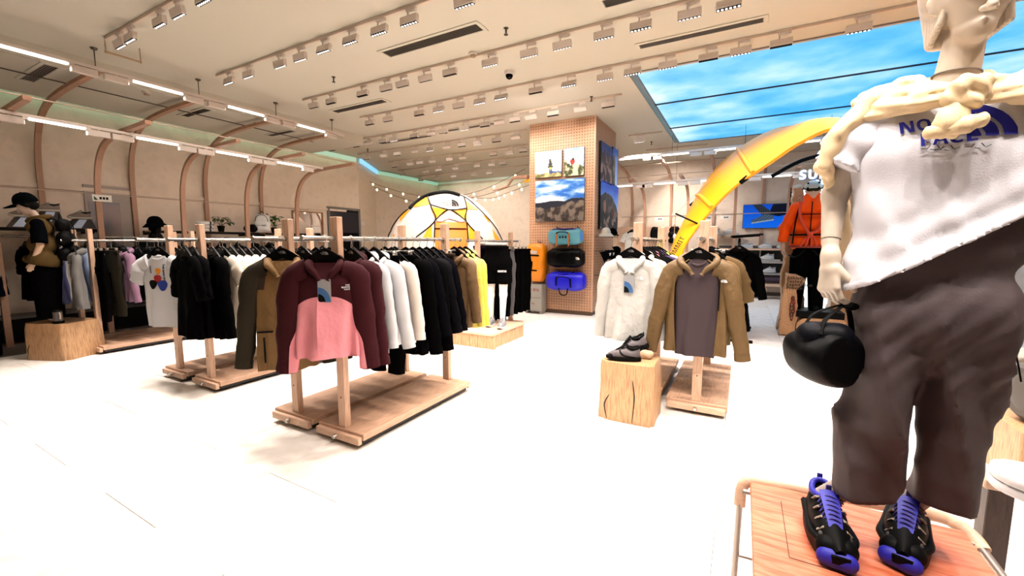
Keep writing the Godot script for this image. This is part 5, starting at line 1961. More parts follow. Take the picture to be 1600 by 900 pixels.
func tent_panel(pts: Array, m: Material, called: String, parent: Node3D, push := 0.012) -> void:
	var q := mb()
	var pv := PackedVector2Array(pts)
	var tr := Geometry2D.triangulate_polygon(pv)
	var k := 0
	while k < tr.size():
		var a := pv[tr[k]]; var b := pv[tr[k + 1]]; var c := pv[tr[k + 2]]
		var n := 7
		var idx := {}
		for i in n + 1:
			for j in n + 1 - i:
				var p := a + (b - a) * (float(i) / n) + (c - a) * (float(j) / n)
				var s := tent_surface(p.x, p.y, push)
				var nn := Vector3(s.x / 2.4, (s.y - 0.7) / 4.2, s.z / 2.4).normalized()
				idx[Vector2i(i, j)] = q.add_v(s, nn)
		for i in n:
			for j in n - i:
				var t0: int = idx[Vector2i(i, j)]; var t1: int = idx[Vector2i(i + 1, j)]; var t2: int = idx[Vector2i(i, j + 1)]
				var ccw := (b - a).cross(c - a) > 0
				q.ix.append_array(PackedInt32Array([t0, t1, t2] if ccw else [t0, t2, t1]))
				if i + j < n - 1:
					var t3: int = idx[Vector2i(i + 1, j + 1)]
					q.ix.append_array(PackedInt32Array([t1, t3, t2] if ccw else [t1, t2, t3]))
		k += 3
	obj(called, q, m, parent)


func back_area() -> void:
	# ---- dome tent
	var face := atan2(6.4, 8.35)
	var t := thing("dome_tent", "white and yellow dome tent with black poles at the back left wall", "tent", Vector3(-6.42, 0, -8.35), face)
	var tw := mat("tent_white", Color(0.85, 0.81, 0.79), 0.6)
	tw.backlight_enabled = true
	tw.backlight = Color(0.5, 0.47, 0.45)
	var ty := mat("tent_yellow", Color(0.95, 0.62, 0.01), 0.5)
	var tin := mat("tent_orange", Color(0.92, 0.46, 0.01), 0.6)
	var prof := []
	for k in 19:
		var la := -0.34 + (PI / 2 + 0.34) * k / 18.0
		prof.append(Vector2(maxf(0.003, 1.55 * cos(la)), 0.7 + 2.05 * sin(la)))
	obj("shell", mb().lathe(prof, 48, Transform3D.IDENTITY, false), tw, t)
	var S := 0.01575   # metres to a pixel at the tent
	var P := func(x: float, y: float) -> Vector2: return Vector2((x - 702.0) * S, 1.5 - (y - 380.0) * S)
	var px := func(l: Array) -> Array:
		var r := []
		for k in range(0, l.size(), 2):
			r.append(P.call(l[k], l[k + 1]))
		return r
	for l in [[652, 326, 673, 312, 679, 325, 657, 328], [728, 316, 748, 331, 731, 331], [679, 329, 706, 333, 686, 346], [706, 333, 731, 330, 730, 348], [633, 337, 651, 330, 634, 349], [682, 351, 682, 373, 668, 374], [732, 351, 748, 376, 732, 374], [754, 337, 764, 343, 765, 350], [768, 358, 781, 376, 772, 376], [620, 372, 627, 366, 627, 376]]:
		tent_panel(px.call(l), ty, "yellow_panel", t)
	tent_panel(px.call([686, 351, 730, 351, 730, 400, 686, 400]), tin, "door_opening", t)
	tent_panel(px.call([685, 348, 706, 334, 730, 349, 722, 351, 706, 346, 693, 351]), mat("tent_grey", Color(0.6, 0.56, 0.54), 0.6), "awning", t, 0.03)
	var pole := mat("tent_pole", Color(0.02, 0.02, 0.022), 0.4)
	var line := func(l: Array, r: float, nm: String) -> void:
		var pp: Array = px.call(l)
		var q := []
		for p in pp:
			q.append(Vector3(p.x, p.y, 0))
		var c := curve(q, 8 * q.size())
		for k in c.size():
			c[k] = tent_surface(c[k].x, c[k].y, 0.03)
		obj(nm, mb().tube(c, r, 6), pole, t)
	for l in [[652, 326, 674, 309, 700, 304, 728, 311, 750, 330, 774, 356, 786, 378], [674, 309, 681, 330, 686, 349, 660, 372], [728, 311, 731, 330, 729, 349, 752, 374], [686, 349, 706, 333, 729, 349], [679, 325, 706, 333, 731, 330], [652, 326, 634, 340, 616, 362, 611, 376], [686, 351, 685, 378], [730, 351, 731, 378], [686, 360, 729, 360]]:
		line.call(l, 0.014, "pole")
	line.call([648, 330, 668, 312, 700, 304.5, 722, 309], 0.045, "black_edge")
	var lg := logo_mb(0.16, 0.004)
	var lm := mb()
	lm.add(lg, Transform3D(Basis.IDENTITY, Vector3(0.12, 2.33, 0)))
	obj("emblem", drape(lm, func(x: float, y: float) -> float: return tent_surface(x, y, 0.02).z), mat("print_dark", Color(0.1, 0.09, 0.09), 0.6), t)
	area(Vector3(-6.42, 1.4, -8.35) + Vector3(0, 0, 0), 0.3, 0.3, Vector3.UP, Color(1, 0.9, 0.75), 3.0, "tent_lamp", t)
	# ---- string lights: warm bulbs on wires, hung from wall to pillar
	var wirem := mat("wire_brown", Color(0.3, 0.22, 0.12), 0.6)
	var bulb := glow("bulb_glow", Color(1.0, 0.86, 0.6), 7.0)
	var bm := mb().ball(Vector3.ZERO, Vector3(0.03, 0.034, 0.03), 8).mesh()
	var sl := [[[Vector3(-10.6, 3.46, -9.8), Vector3(-8.9, 3.0, -9.4), Vector3(-7.6, 2.78, -9.5), Vector3(-6.3, 2.92, -9.7), Vector3(-4.75, 3.3, -9.3)], "upper string of warm bulbs sagging from the wall jog to the pillar"],
		[[Vector3(-9.9, 3.2, -9.3), Vector3(-8.4, 2.74, -9.0), Vector3(-7.3, 2.55, -9.0), Vector3(-5.9, 2.72, -9.2), Vector3(-4.6, 3.02, -9.2)], "lower string of warm bulbs passing over the dome tent"],
		[[Vector3(-7.3, 2.88, -10.4), Vector3(-6.3, 2.76, -10.2), Vector3(-5.6, 2.86, -10.0), Vector3(-4.6, 3.0, -9.6)], "short string of warm bulbs behind the dome tent"]]
	for s in sl:
		var o := thing("string_light", s[1], "string lights", Vector3.ZERO)
		var c := curve(s[0], 46)
		obj("wire", mb().tube(c, 0.007, 5), wirem, o)
		var n := 9
		for k in n:
			var p: Vector3 = c[int((k + 0.5) * 45.0 / n)]
			obj("bulb", bm, bulb, o, p + Vector3(0, -0.045, 0))
		var om := OmniLight3D.new()
		om.name = "bulb_lamp"
		om.light_energy = 0.12
		om.light_color = Color(1, 0.82, 0.55)
		om.omni_range = 20.0
		om.omni_attenuation = 2.0
		om.shadow_enabled = true
		o.add_child(om, true)
		om.position = c[26] + Vector3(0, -0.12, 0)
	var br := obj("branch", mb().tube(curve([Vector3(-4.3, 2.98, -8.6), Vector3(-4.75, 3.02, -8.75), Vector3(-5.2, 2.9, -9.2), Vector3(-5.8, 2.86, -9.5)], 16), [0.05, 0.045, 0.04, 0.04, 0.035, 0.035, 0.03, 0.03, 0.028, 0.026, 0.024, 0.022, 0.02, 0.018, 0.015, 0.012], 8), wood("arch", 0))
	tag(br, "thin brown branch reaching out from behind the pillar towards the tent", "branch")
	var pn := []
	for k in 6:
		var r := []
		for q in 6:
			var f := q / 5.0
			r.append(Vector3(-4.78, 2.98, -9.2).lerp(Vector3(-4.25, 3.6, -10.4), k / 5.0) + Vector3(0.16, -0.4 * k / 5.0, -0.16) * f * (0.3 + k / 5.0) * 1.6)
		pn.append(r)
	tag(obj("pennant", mb().sheet(pn, 0.012), ty), "small yellow canvas pennant strung from behind the pillar's left edge", "pennant")
	# ---- trousers rack
	rack(-3.62, -5.4, -6.62, 0.46, "oak trouser rack behind the low platform with the white half figures")
	var black := Color(0.014, 0.013, 0.014)
	var it := []
	for k in 9:
		it.append(["pants", 1.26, -5.62 - 0.14 * k if k < 6 else -5.62 - 0.14 * k - 0.06, black if k != 4 else Color(0.3, 0.29, 0.3), "black trousers" if k != 4 else "grey trousers with side stripes", null, 0.02, 0.24])
	fill(-3.58, "trouser rack", "clothes on the trouser rack", it)
	# ---- half figures on a low platform
	var pf := thing("display_platform", "low wooden display platform of upright boards under the white legs", "platform", Vector3(-3.55, 0, -5.42))
	for k in 7:
		obj("board", bx(Vector3(-0.36 + 0.142 * k, 0.1, 0.47), Vector3(0.138, 0.2, 0.03), 0.002), wood("block", 1), pf)
	for k in 7:
		obj("board", bx(Vector3(0.497, 0.1, 0.42 - 0.142 * k), Vector3(0.03, 0.2, 0.138), 0.002), wood("block", 1), pf)
	obj("top", bx(Vector3(0.06, 0.207, 0.0), Vector3(0.94, 0.03, 1.0), 0.003), wood("beech", 0), pf)
	obj("back_board", bx(Vector3(-0.42, 0.1, 0.0), Vector3(0.03, 0.2, 0.9)), wood("beech", 2), pf)
	var mq := mat("mannequin_white", Color(0.8, 0.78, 0.76), 0.35)
	var bones := [[Vector3(-0.1, 0.09, 0.0), Vector3(-0.1, 0.48, 0.02), 0.038, 0.055], [Vector3(-0.1, 0.48, 0.02), Vector3(-0.1, 0.9, 0.0), 0.058, 0.085],
		[Vector3(0.11, 0.09, 0.1), Vector3(0.12, 0.5, 0.08), 0.038, 0.056], [Vector3(0.12, 0.5, 0.08), Vector3(0.1, 0.9, 0.0), 0.058, 0.085],
		[Vector3(-0.09, 0.97, 0), Vector3(0.09, 0.97, 0), 0.1, 0.1], [Vector3(-0.06, 1.12, 0), Vector3(0.06, 1.12, 0), 0.095, 0.095], [Vector3(-0.06, 1.3, 0), Vector3(0.06, 1.3, 0), 0.1, 0.1],
		[Vector3(-0.1, 0.07, -0.02), Vector3(-0.1, 0.05, 0.12), 0.036, 0.03], [Vector3(0.11, 0.07, 0.08), Vector3(0.12, 0.05, 0.22), 0.036, 0.03]]
	var leg := body(bones, 0.016, 0.03, 1.0, [[Vector3.UP, 1.28]])
	var sb := [[Vector3(-0.11, 0.72, 0.0), Vector3(-0.1, 1.0, 0.0), 0.125, 0.125], [Vector3(0.12, 0.72, 0.02), Vector3(0.1, 1.0, 0.0), 0.125, 0.125], [Vector3(-0.07, 1.1, 0), Vector3(0.07, 1.1, 0), 0.115, 0.115], [Vector3(-0.07, 1.24, 0), Vector3(0.07, 1.24, 0), 0.115, 0.115], [Vector3(-0.1, 0.97, 0.005), Vector3(0.1, 0.97, 0.005), 0.14, 0.14]]
	var sh := body(sb, 0.016, 0.03, 1.0, [[Vector3.UP, 1.24], [Vector3.DOWN, -0.66]])
	var lm2 := leg.mesh()
	var shm := sh.mesh()
	for q in [[Vector3(-3.28, 0.222, -5.5), 0.25, "white half figure in black shorts and running shoes on the low platform", black], [Vector3(-3.66, 0.222, -5.72), 0.1, "white half figure in dark checked shorts behind the yellow jackets", Color(0.06, 0.04, 0.09)]]:
		var m := thing("mannequin", q[2], "mannequin", q[0], q[1])
		obj("body", lm2, mq, m)
		var so := thing("shorts", ("black shorts with white side print on the half figure" if q[3] == black else "dark checked shorts on the half figure behind the yellow jackets"), "shorts", q[0], q[1])
		obj("garment", shm, cloth(q[3]), so)
		obj("waistband", mb().tube([Vector3(0, 1.2, 0), Vector3(0, 1.235, 0)], 0.205, 24, false, Vector2(0.9, 0.56)), cloth(q[3]), so)
		if q[3] == black:
			obj("lettering", text_mb("NORTH", 0.03), mat("print_white", Color(0.85, 0.85, 0.85), 0.6), so, Vector3(0.12, 0.86, 0.152))
		for s in 2:
			var shoe := make_shoe(mat("shoe_grey", Color(0.45, 0.45, 0.46), 0.6), mat("shoe_sole_white", Color(0.75, 0.74, 0.72), 0.5), mat("shoe_accent", Color(0.2, 0.2, 0.22), 0.6), mat("lace_white", Color(0.75, 0.75, 0.74), 0.7))
			var lp := Vector3(-0.1, 0.0, 0.04) if s == 0 else Vector3(0.115, 0.0, 0.14)
			place(shoe, "running_shoe", "grey running shoe on the %s foot of the half figure in %s shorts" % ["rear" if s == 0 else "front", "black" if q[3] == black else "checked"], "shoe", q[0] + lp.rotated(Vector3.UP, q[1]), Vector3(0, q[1], 0), "running shoes on the platform")
			shoe.scale = Vector3.ONE * 1.08


# ---------------------------------------------------------------- left wall: shelves, mannequins, stump
func stump(called: String, at: Vector3, w: float, d: float, h: float, turn: float, label: String, sd: float) -> void:
	var t := thing(called, label, "wood block", at, turn)
	var outl := []
	var n := 40
	for k in n:
		var a := TAU * k / n
		var p := Vector2(signf(cos(a)) * pow(absf(cos(a)), 0.22) * w / 2, signf(sin(a)) * pow(absf(sin(a)), 0.22) * d / 2)
		p *= 1.0 - 0.03 * sin(a * 3.0 + sd) - (0.04 if absf(sin(a * 2.0)) > 0.93 else 0.0)
		outl.append(p)
	var rg := []
	for k in 9:
		var f := k / 8.0
		var g := 1.0 + 0.035 * (1.0 - f) - (0.03 if k == 8 else 0.0) - (0.012 if k == 0 else 0.0)
		var r := []
		for q in n:
			var p: Vector2 = outl[q]
			r.append(Vector3(p.x * g + 0.006 * sin(f * 5 + q), h * f + (0.004 if k == 8 else 0.0), p.y * g + 0.004 * sin(f * 7 + q * 1.3)))
		rg.append(r)
	obj("trunk", mb().loft(rg), wood("block", 1), t)
	var dk := mat("wood_crack", Color(0.14, 0.07, 0.03), 0.9)
	for q in [[0.12, 0.75, 0.02], [-0.3, 0.45, -0.04]]:
		var c := mb()
		c.tube(curve([Vector3(q[0] * w, h * q[1], d / 2 * 1.0), Vector3(q[0] * w + q[2], h * q[1] * 0.6, d / 2 * 1.015), Vector3(q[0] * w + q[2] * 0.4, h * 0.03, d / 2 * 1.03)], 12), [0.001, 0.003, 0.004, 0.005, 0.005, 0.006, 0.006, 0.005, 0.005, 0.004, 0.003, 0.002], 5)
		obj("crack", c, dk, t)


func plant(at: Vector3, h: float, label: String, seed_: int, leaf: Color, big: float) -> void:
	var t := thing("potted_plant", label, "potted plant", at)
	obj("pot", mb().lathe([Vector2(0.05, 0), Vector2(0.07, 0.12), Vector2(0.074, 0.13), Vector2(0.064, 0.13), Vector2(0.06, 0.11)], 16), mat("pot_black", Color(0.02, 0.02, 0.02), 0.5), t)
	obj("soil", mb().lathe([Vector2(0.06, 0.108), Vector2(0.058, 0.113)], 14), mat("soil", Color(0.05, 0.03, 0.02), 0.95), t)
	var lm := mat("leaf_%d" % seed_, leaf, 0.5)
	lm.backlight_enabled = true
	lm.backlight = Color(0.2, 0.3, 0.1)
	var rng := RandomNumberGenerator.new()
	rng.seed = seed_
	for k in 26:
		var a := rng.randf() * TAU
		var e := rng.randf_range(0.25, 1.0)
		var top := Vector3(cos(a) * (1.1 - e * 0.7) * 0.2, 0.13 + (h - 0.15) * e, sin(a) * (1.1 - e * 0.7) * 0.2)
		if k % 2 == 0:
			obj("stem", mb().tube(curve([Vector3(cos(a) * 0.015, 0.11, sin(a) * 0.015), Vector3(top.x * 0.4, lerpf(0.12, top.y, 0.6), top.z * 0.4), top], 6), 0.003, 4), mat("stem_green", Color(0.12, 0.16, 0.04), 0.7), t)
		var l := big * rng.randf_range(0.75, 1.2)
		var dir := Vector3(cos(a), rng.randf_range(-0.3, 0.35), sin(a)).normalized()
		var side := dir.cross(Vector3.UP).normalized()
		var rows := []
		for i in 5:
			var f := i / 4.0
			var w := l * 0.3 * sin(PI * clampf(f * 0.92 + 0.06, 0, 1))
			var c := top + dir * l * f + Vector3(0, -l * 0.45 * f * f, 0)
			rows.append([c - side * w + Vector3(0, w * 0.25, 0), c, c + side * w + Vector3(0, w * 0.25, 0)])
		obj("leaf", mb().sheet(rows, 0.002), lm, t)


func backpack(m: Material, trim: Material, h: float) -> Node3D:   # straps towards -z, front towards +z
	var o := Node3D.new()
	var b := [[Vector3(-0.07, 0.08, 0), Vector3(0.07, 0.08, 0), 0.09, 0.09], [Vector3(-0.07, h * 0.5, 0.01), Vector3(0.07, h * 0.5, 0.01), 0.1, 0.1], [Vector3(-0.06, h - 0.1, 0), Vector3(0.06, h - 0.1, 0), 0.085, 0.085]]
	obj("body", body(b, 0.014, 0.03, 0.85), m, o)
	obj("front_pocket", body([[Vector3(-0.06, h * 0.25, 0.075), Vector3(0.06, h * 0.25, 0.075), 0.06, 0.06]], 0.014, 0.02, 0.7), m, o)
	obj("zip", mb().tube(curve([Vector3(-0.13, h * 0.45, 0.07), Vector3(-0.1, h * 0.8, 0.075), Vector3(0, h * 0.92, 0.06), Vector3(0.1, h * 0.8, 0.075), Vector3(0.13, h * 0.45, 0.07)], 20), 0.006, 5), trim, o)
	for s in [-1.0, 1.0]:
		obj("strap", mb().tube(curve([Vector3(s * 0.07, h * 0.92, -0.05), Vector3(s * 0.08, h * 0.98, -0.13), Vector3(s * 0.09, h * 0.6, -0.17), Vector3(s * 0.11, h * 0.15, -0.08)], 14), 0.022, 6, true, Vector2(1, 0.35)), trim, o)
	obj("handle", mb().tube(curve([Vector3(-0.03, h - 0.02, -0.03), Vector3(0, h + 0.05, -0.03), Vector3(0.03, h - 0.02, -0.03)], 9), 0.008, 5), trim, o)
	return o


func head_mb(hair := false) -> Array:   # head with neck, face towards +z; origin at the chin level of the neck's axis
	var b := [[Vector3(0, -0.1, -0.015), Vector3(0, 0.03, -0.01), 0.05, 0.046], [Vector3(0, 0.13, -0.012), Vector3(0, 0.14, -0.02), 0.086, 0.084], [Vector3(0, 0.03, 0.03), Vector3(0, 0.09, 0.02), 0.042, 0.068],
		[Vector3(0, 0.008, 0.052), Vector3(0, 0.02, 0.05), 0.018, 0.022, 0.02],
		[Vector3(0, 0.105, 0.086), Vector3(0, 0.06, 0.105), 0.007, 0.0105, 0.008], [Vector3(-0.011, 0.057, 0.09), Vector3(0.011, 0.057, 0.09), 0.008, 0.008, 0.006], [Vector3(0, 0.034, 0.078), Vector3(-0.022, 0.0305, 0.064), 0.005, 0.003, 0.004], [Vector3(0, 0.034, 0.078), Vector3(0.022, 0.0305, 0.064), 0.005, 0.003, 0.004], [Vector3(0, 0.0225, 0.076), Vector3(-0.016, 0.026, 0.066), 0.0058, 0.003, 0.004], [Vector3(0, 0.0225, 0.076), Vector3(0.016, 0.026, 0.066), 0.0058, 0.003, 0.004],
		[Vector3(-0.033, 0.122, 0.08), Vector3(0.033, 0.122, 0.08), 0.006, 0.006, 0.015]]
	for s in [-1.0, 1.0]:
		b.append([Vector3(s * 0.03, 0.105, 0.092), Vector3(s * 0.034, 0.104, 0.09), 0.014, 0.014, 0.012, -1.0])
		b.append([Vector3(s * 0.032, 0.104, 0.07), Vector3(s * 0.033, 0.104, 0.07), 0.012, 0.012, 0.006])
		b.append([Vector3(s * 0.076, 0.085, -0.01), Vector3(s * 0.08, 0.11, -0.018), 0.009, 0.012, 0.006])
	return b


func hand_bones(sgn: float, curl: float) -> Array:   # hangs down from the wrist at the origin, palm towards -x * sgn, thumb forwards (+z)
	var b := [[Vector3(0, 0.01, 0), Vector3(0, -0.03, 0.0), 0.022, 0.024, 0.02]]
	for k in 4:
		var z := 0.027 - 0.018 * k
		b.append([Vector3(0, -0.03, z * 0.6), Vector3(0, -0.085, z), 0.013, 0.0115, 0.012])
		var l: float = [0.07, 0.08, 0.075, 0.058][k]
		var c := curl * (0.8 + 0.12 * k)
		var p0 := Vector3(0, -0.085, z)
		var a := 0.25 + c * 0.4
		var p1 := p0 + Vector3(-sgn * sin(a), -cos(a), 0) * l * 0.45
		a += c * 0.7
		var p2 := p1 + Vector3(-sgn * sin(a), -cos(a), 0) * l * 0.32
		a += c * 0.5
		var p3 := p2 + Vector3(-sgn * sin(a), -cos(a), 0) * l * 0.26
		b.append([p0, p1, 0.0098, 0.009, 0.004])
		b.append([p1, p2, 0.009, 0.0082, 0.003])
		b.append([p2, p3, 0.0082, 0.007, 0.003])
	var t0 := Vector3(-sgn * 0.006, -0.03, 0.022)
	var t1 := t0 + Vector3(-sgn * 0.018, -0.028, 0.022)
	var t2 := t1 + Vector3(-sgn * 0.01, -0.032, 0.006)
	b.append([t0, t1, 0.013, 0.0105, 0.01])
	b.append([t1, t2, 0.0105, 0.008, 0.004])
	return b


func shift(b: Array, by: Vector3, turn := Basis.IDENTITY, s := 1.0) -> Array:
	var o := []
	for q in b:
		var r: Array = q.duplicate()
		r[0] = turn * (q[0] * s) + by
		r[1] = turn * (q[1] * s) + by
		r[2] = q[2] * s
		r[3] = q[3] * s
		o.append(r)
	return o


func left_area() -> void:
	var black := Color(0.014, 0.013, 0.014)
	var dark := mat("shelf_dark", Color(0.07, 0.055, 0.05), 0.6)
	# tall pale panel with a mirror, framed mirror, doorway
	var mp := thing("wall_mirror", "tall grey mirror in a pale flat surround on the left wall", "mirror", Vector3(-10.1, 0, -3.2), PI / 2)
	obj("surround", bx(Vector3(0, 1.26, 0.02), Vector3(0.62, 2.52, 0.04), 0.003), mat("pale_panel", Color(0.62, 0.57, 0.54), 0.7), mp)
	obj("mirror_glass", bx(Vector3(-0.06, 1.13, 0.042), Vector3(0.42, 2.2, 0.008), 0.002), mat("mirror_grey", Color(0.46, 0.46, 0.49), 0.25, 0.8), mp)
	mp = thing("framed_mirror", "wide framed mirror on the left wall before the dark doorway", "mirror", Vector3(-10.1, 1.15, -7.17), PI / 2)
	obj("glass", bx(Vector3(0, 0.58, 0.02), Vector3(0.84, 1.14, 0.02)), mat("mirror_clear", Color(0.75, 0.73, 0.72), 0.03, 1.0), mp)
	for s in [-1.0, 1.0]:
		obj("frame_side", bx(Vector3(s * 0.43, 0.58, 0.03), Vector3(0.03, 1.18, 0.05), 0.003), wood("brown", 1), mp)
		obj("frame_rail", bx(Vector3(0, 0.58 + s * 0.585, 0.03), Vector3(0.89, 0.03, 0.05), 0.003), wood("brown", 0), mp)
	var d := Node3D.new()
	d.name = "door_1"
	add_child(d)
	d.position = Vector3(-10.1, 0, -8.33)
	d.rotation.y = PI / 2
	d.set_meta("kind", "structure")
	tag(d, "dark blue glass doorway in a pale metal frame", "")
	obj("leaf", bx(Vector3(0, 1.22, 0.012), Vector3(1.0, 2.44, 0.02)), mat("door_dark", Color(0.01, 0.013, 0.022), 0.2), d)
	obj("upper_glass", bx(Vector3(0, 2.1, 0.024), Vector3(0.96, 0.6, 0.008)), mat("door_blue", Color(0.015, 0.05, 0.12), 0.15), d)
	for s in [-1.0, 1.0]:
		obj("jamb", bx(Vector3(s * 0.53, 1.24, 0.03), Vector3(0.06, 2.48, 0.06), 0.004), mat("door_frame", Color(0.42, 0.4, 0.39), 0.5), d)
	obj("head", bx(Vector3(0, 2.48, 0.03), Vector3(1.12, 0.06, 0.06), 0.004), M.door_frame, d)
	var wb := thing("wall_box", "small white control box on the wall beside the dark doorway", "control box", Vector3(-10.1, 2.08, -9.0 + 0.02), PI / 2)
	obj("case", bx(Vector3(0.0, 0, 0.02), Vector3(0.13, 0.09, 0.04), 0.004), mat("white_plastic", Color(0.8, 0.78, 0.75), 0.4), wb)
	obj("lens", bx(Vector3(0.0, 0, 0.042), Vector3(0.025, 0.025, 0.006)), M.black_gloss, wb)
	# shelf boards between the inner ribs
	for q in [[-2.05, 1.7, "near part of the dark shelf board along the left wall"], [-4.55, 1.9, "middle part of the dark shelf board, holding folded bags and a small plant"], [-6.2, 1.15, "far part of the dark shelf board, holding the white backpack"]]:
		var t := thing("wall_shelf", q[2], "shelf", Vector3(-9.62, 1.72, q[0]), PI / 2)
		obj("board", bx(Vector3(0, 0, 0), Vector3(q[1], 0.03, 0.42), 0.003), wood("brown", 0), t)
		obj("front_bar", bx(Vector3(0, -0.012, 0.215), Vector3(q[1], 0.05, 0.02), 0.002), dark, t)
		for s in [-1.0, 1.0]:
			obj("bracket", bx(Vector3(s * (q[1] / 2 - 0.08), -0.02, -0.22), Vector3(0.03, 0.08, 0.5), 0.002), dark, t)
	# clothes rail under the shelf
	var rl := thing("wall_rail", "steel clothes rail under the dark shelf along the left wall", "clothes rail", Vector3(-9.55, 1.6, -3.6), PI / 2)
	obj("rail", mb().tube([Vector3(-3.2, 0, 0), Vector3(3.2, 0, 0)], 0.014, 10), mat("steel", Color(0.75, 0.73, 0.7), 0.25, 0.9), rl)
	for k in 5:
		obj("bracket", mb().tube([Vector3(-3.0 + 1.5 * k, 0, 0), Vector3(-3.0 + 1.5 * k, 0.02, -0.53)], 0.012, 6), dark, rl)
	var cols := [Color(0.03, 0.045, 0.075), Color(0.03, 0.045, 0.075), black, Color(0.7, 0.68, 0.66), black, Color(0.05, 0.05, 0.04), black, Color(0.03, 0.03, 0.05), black, black, Color(0.06, 0.05, 0.05), black, Color(0.05, 0.06, 0.05), black]
	var names := ["dark blue jacket", "dark blue long jacket", "black jacket", "white jacket", "black jacket", "dark olive jacket", "black jacket", "navy jacket", "black jacket", "black jacket", "charcoal jacket", "black jacket", "dark green jacket", "black jacket"]
	for k in 14:
		var kind: String = ["long", "jacket", "blacktee"][k % 3]
		hang(-9.55, -1.35 - 0.34 * k, 0.05 - 0.1 * hash1(k), garment(kind, float(k % 3), cloth(cols[k])), "jacket", "%s, %s from the camera end of the left wall rail" % [names[k], ORD[k]], "jacket", "clothes on the left wall rail", false, 1.6)
	# low dark cabinet under it
	var cb := thing("low_cabinet", "long low black cabinet at the foot of the left wall", "cabinet", Vector3(-9.7, 0, -3.0), PI / 2)
	obj("body", bx(Vector3(0, 0.2, 0), Vector3(5.0, 0.34, 0.5), 0.005), mat("cabinet_black", Color(0.02, 0.018, 0.017), 0.5), cb)
	obj("top", bx(Vector3(0, 0.385, 0), Vector3(5.04, 0.03, 0.54), 0.003), mat("cabinet_top", Color(0.2, 0.17, 0.15), 0.5), cb)
	obj("toe_kick", bx(Vector3(0, 0.025, -0.03), Vector3(4.9, 0.05, 0.4)), mat("skirting", Color(0.4, 0.33, 0.28), 0.7), cb)
	# things on the shelf
	var wt := mat("bag_white", Color(0.8, 0.79, 0.78), 0.6)
	for k in 3:
		var rows := body([[Vector3(-0.1, 0.035, 0), Vector3(0.1, 0.035, 0), 0.07, 0.07]], 0.014, 0.03, 1.5)
		var fb := obj("pouch", rows, wt, null)
		var hold := place(_wrap(fb, "folded_bag"), "folded_bag", "white folded bag with dark straps, %s of the stack on the middle shelf" % ["bottom", "middle", "top"][k], "bag", Vector3(-9.62, 1.735 + 0.075 * k, -4.52), Vector3(0, PI / 2 + 0.1 * k, 0), "folded white bags")
		hold.scale = Vector3(1.0, 0.62, 0.9)
		obj("strap", bx(Vector3(0.05, 0.035, 0.06), Vector3(0.02, 0.1, 0.12), 0.004), mat("webbing_black", Color(0.02, 0.02, 0.022), 0.7), hold)
	plant(Vector3(-9.62, 1.735, -4.82), 0.34, "small potted plant with olive leaves beside the folded white bags", 4, Color(0.2, 0.24, 0.08), 0.1)
	plant(Vector3(-9.66, 1.735, -5.98), 0.42, "bushy potted plant with bright green leaves beside the white backpack", 9, Color(0.12, 0.3, 0.03), 0.14)
	var bp := backpack(wt, mat("webbing_black", Color(0.02, 0.02, 0.022), 0.7), 0.44)
	obj("lettering", text_mb("FACE", 0.03), mat("print_dark", Color(0.1, 0.09, 0.09), 0.6), bp, Vector3(0.05, 0.16, 0.128))
	place(bp, "backpack", "white backpack with black handle on the left wall shelf", "backpack", Vector3(-9.6, 1.735, -5.68), Vector3(0, 0.85, 0))
	var pb := duffel(0.22, 0.16, 0.14, mat("vinyl_black", Color(0.016, 0.017, 0.018), 0.35), M.webbing_black, M.vinyl_black, M.vinyl_black)
	place(pb, "shoulder_bag", "small black bag beside the white backpack on the shelf", "bag", Vector3(-9.58, 1.82, -5.4), Vector3(0, 0.9, 0))
	# shoe blocks: slanted blocks with white and blue cards, sandals on top
	var gb := mat("block_grey", Color(0.2, 0.18, 0.18), 0.6)
	var card := mat("card_white", Color(0.7, 0.76, 0.86), 0.5)
	var k2 := 0
	for q in [[-2.05, 0.16, "small slanted grey display block behind the cap of the mannequin"], [-2.32, 0.26, "tall slanted grey display block behind the backpack mannequin"], [-2.68, 0.16, "slanted grey display block with a pale shoe by the tall mirror"]]:
		var t := thing("display_block", q[2], "display block", Vector3(-9.62, 1.735, q[0]), PI / 2)
		var h: float = q[1]
		obj("block", mb().prism(PackedVector2Array([Vector2(-0.16, 0), Vector2(0.16, 0), Vector2(0.1, h), Vector2(-0.06, h)]), 0.26), gb, t)
		obj("card", mb().prism(PackedVector2Array([Vector2(-0.15, 0.01), Vector2(-0.04, 0.01), Vector2(0.04, h - 0.01), Vector2(-0.055, h - 0.01)]), 0.006, Transform3D(Basis.IDENTITY, Vector3(0.01, 0, 0.134))), card, t)
		var sh := make_shoe(mat("shoe_taupe", Color(0.5, 0.44, 0.4), 0.7), mat("shoe_sole_cream", Color(0.7, 0.66, 0.6), 0.5), mat("shoe_dark", Color(0.12, 0.1, 0.09), 0.6), mat("lace_white", Color(0.75, 0.75, 0.74), 0.7))
		place(sh, "shoe", "pale trail shoe on the %s grey display block of the left shelf" % ["nearest", "tallest", "farthest"][k2], "shoe", Vector3(-9.6, 1.735 + h, q[0]), Vector3(0, -0.1, 0), "shoes on the grey display blocks")
		k2 += 1
	# wooden stump and the mannequin on it
	stump("wood_block", Vector3(-7.88, 0, -1.93), 0.62, 0.5, 0.47, 0.42, "rough wooden stump under the backpack mannequin on the left", 1.0)
	var yaw := -0.4
	var at := Vector3(-7.93, 0.475, -1.84)
	var m := thing("mannequin", "mannequin with bowed pale head and jointed wooden arm in profile on the left", "mannequin", at, yaw)
	var skin := mat("mannequin_pale", Color(0.72, 0.62, 0.55), 0.45)
	var hb := shift(head_mb(), Vector3(0, 1.4, 0.07), Basis(Vector3.RIGHT, 0.42), 0.92)
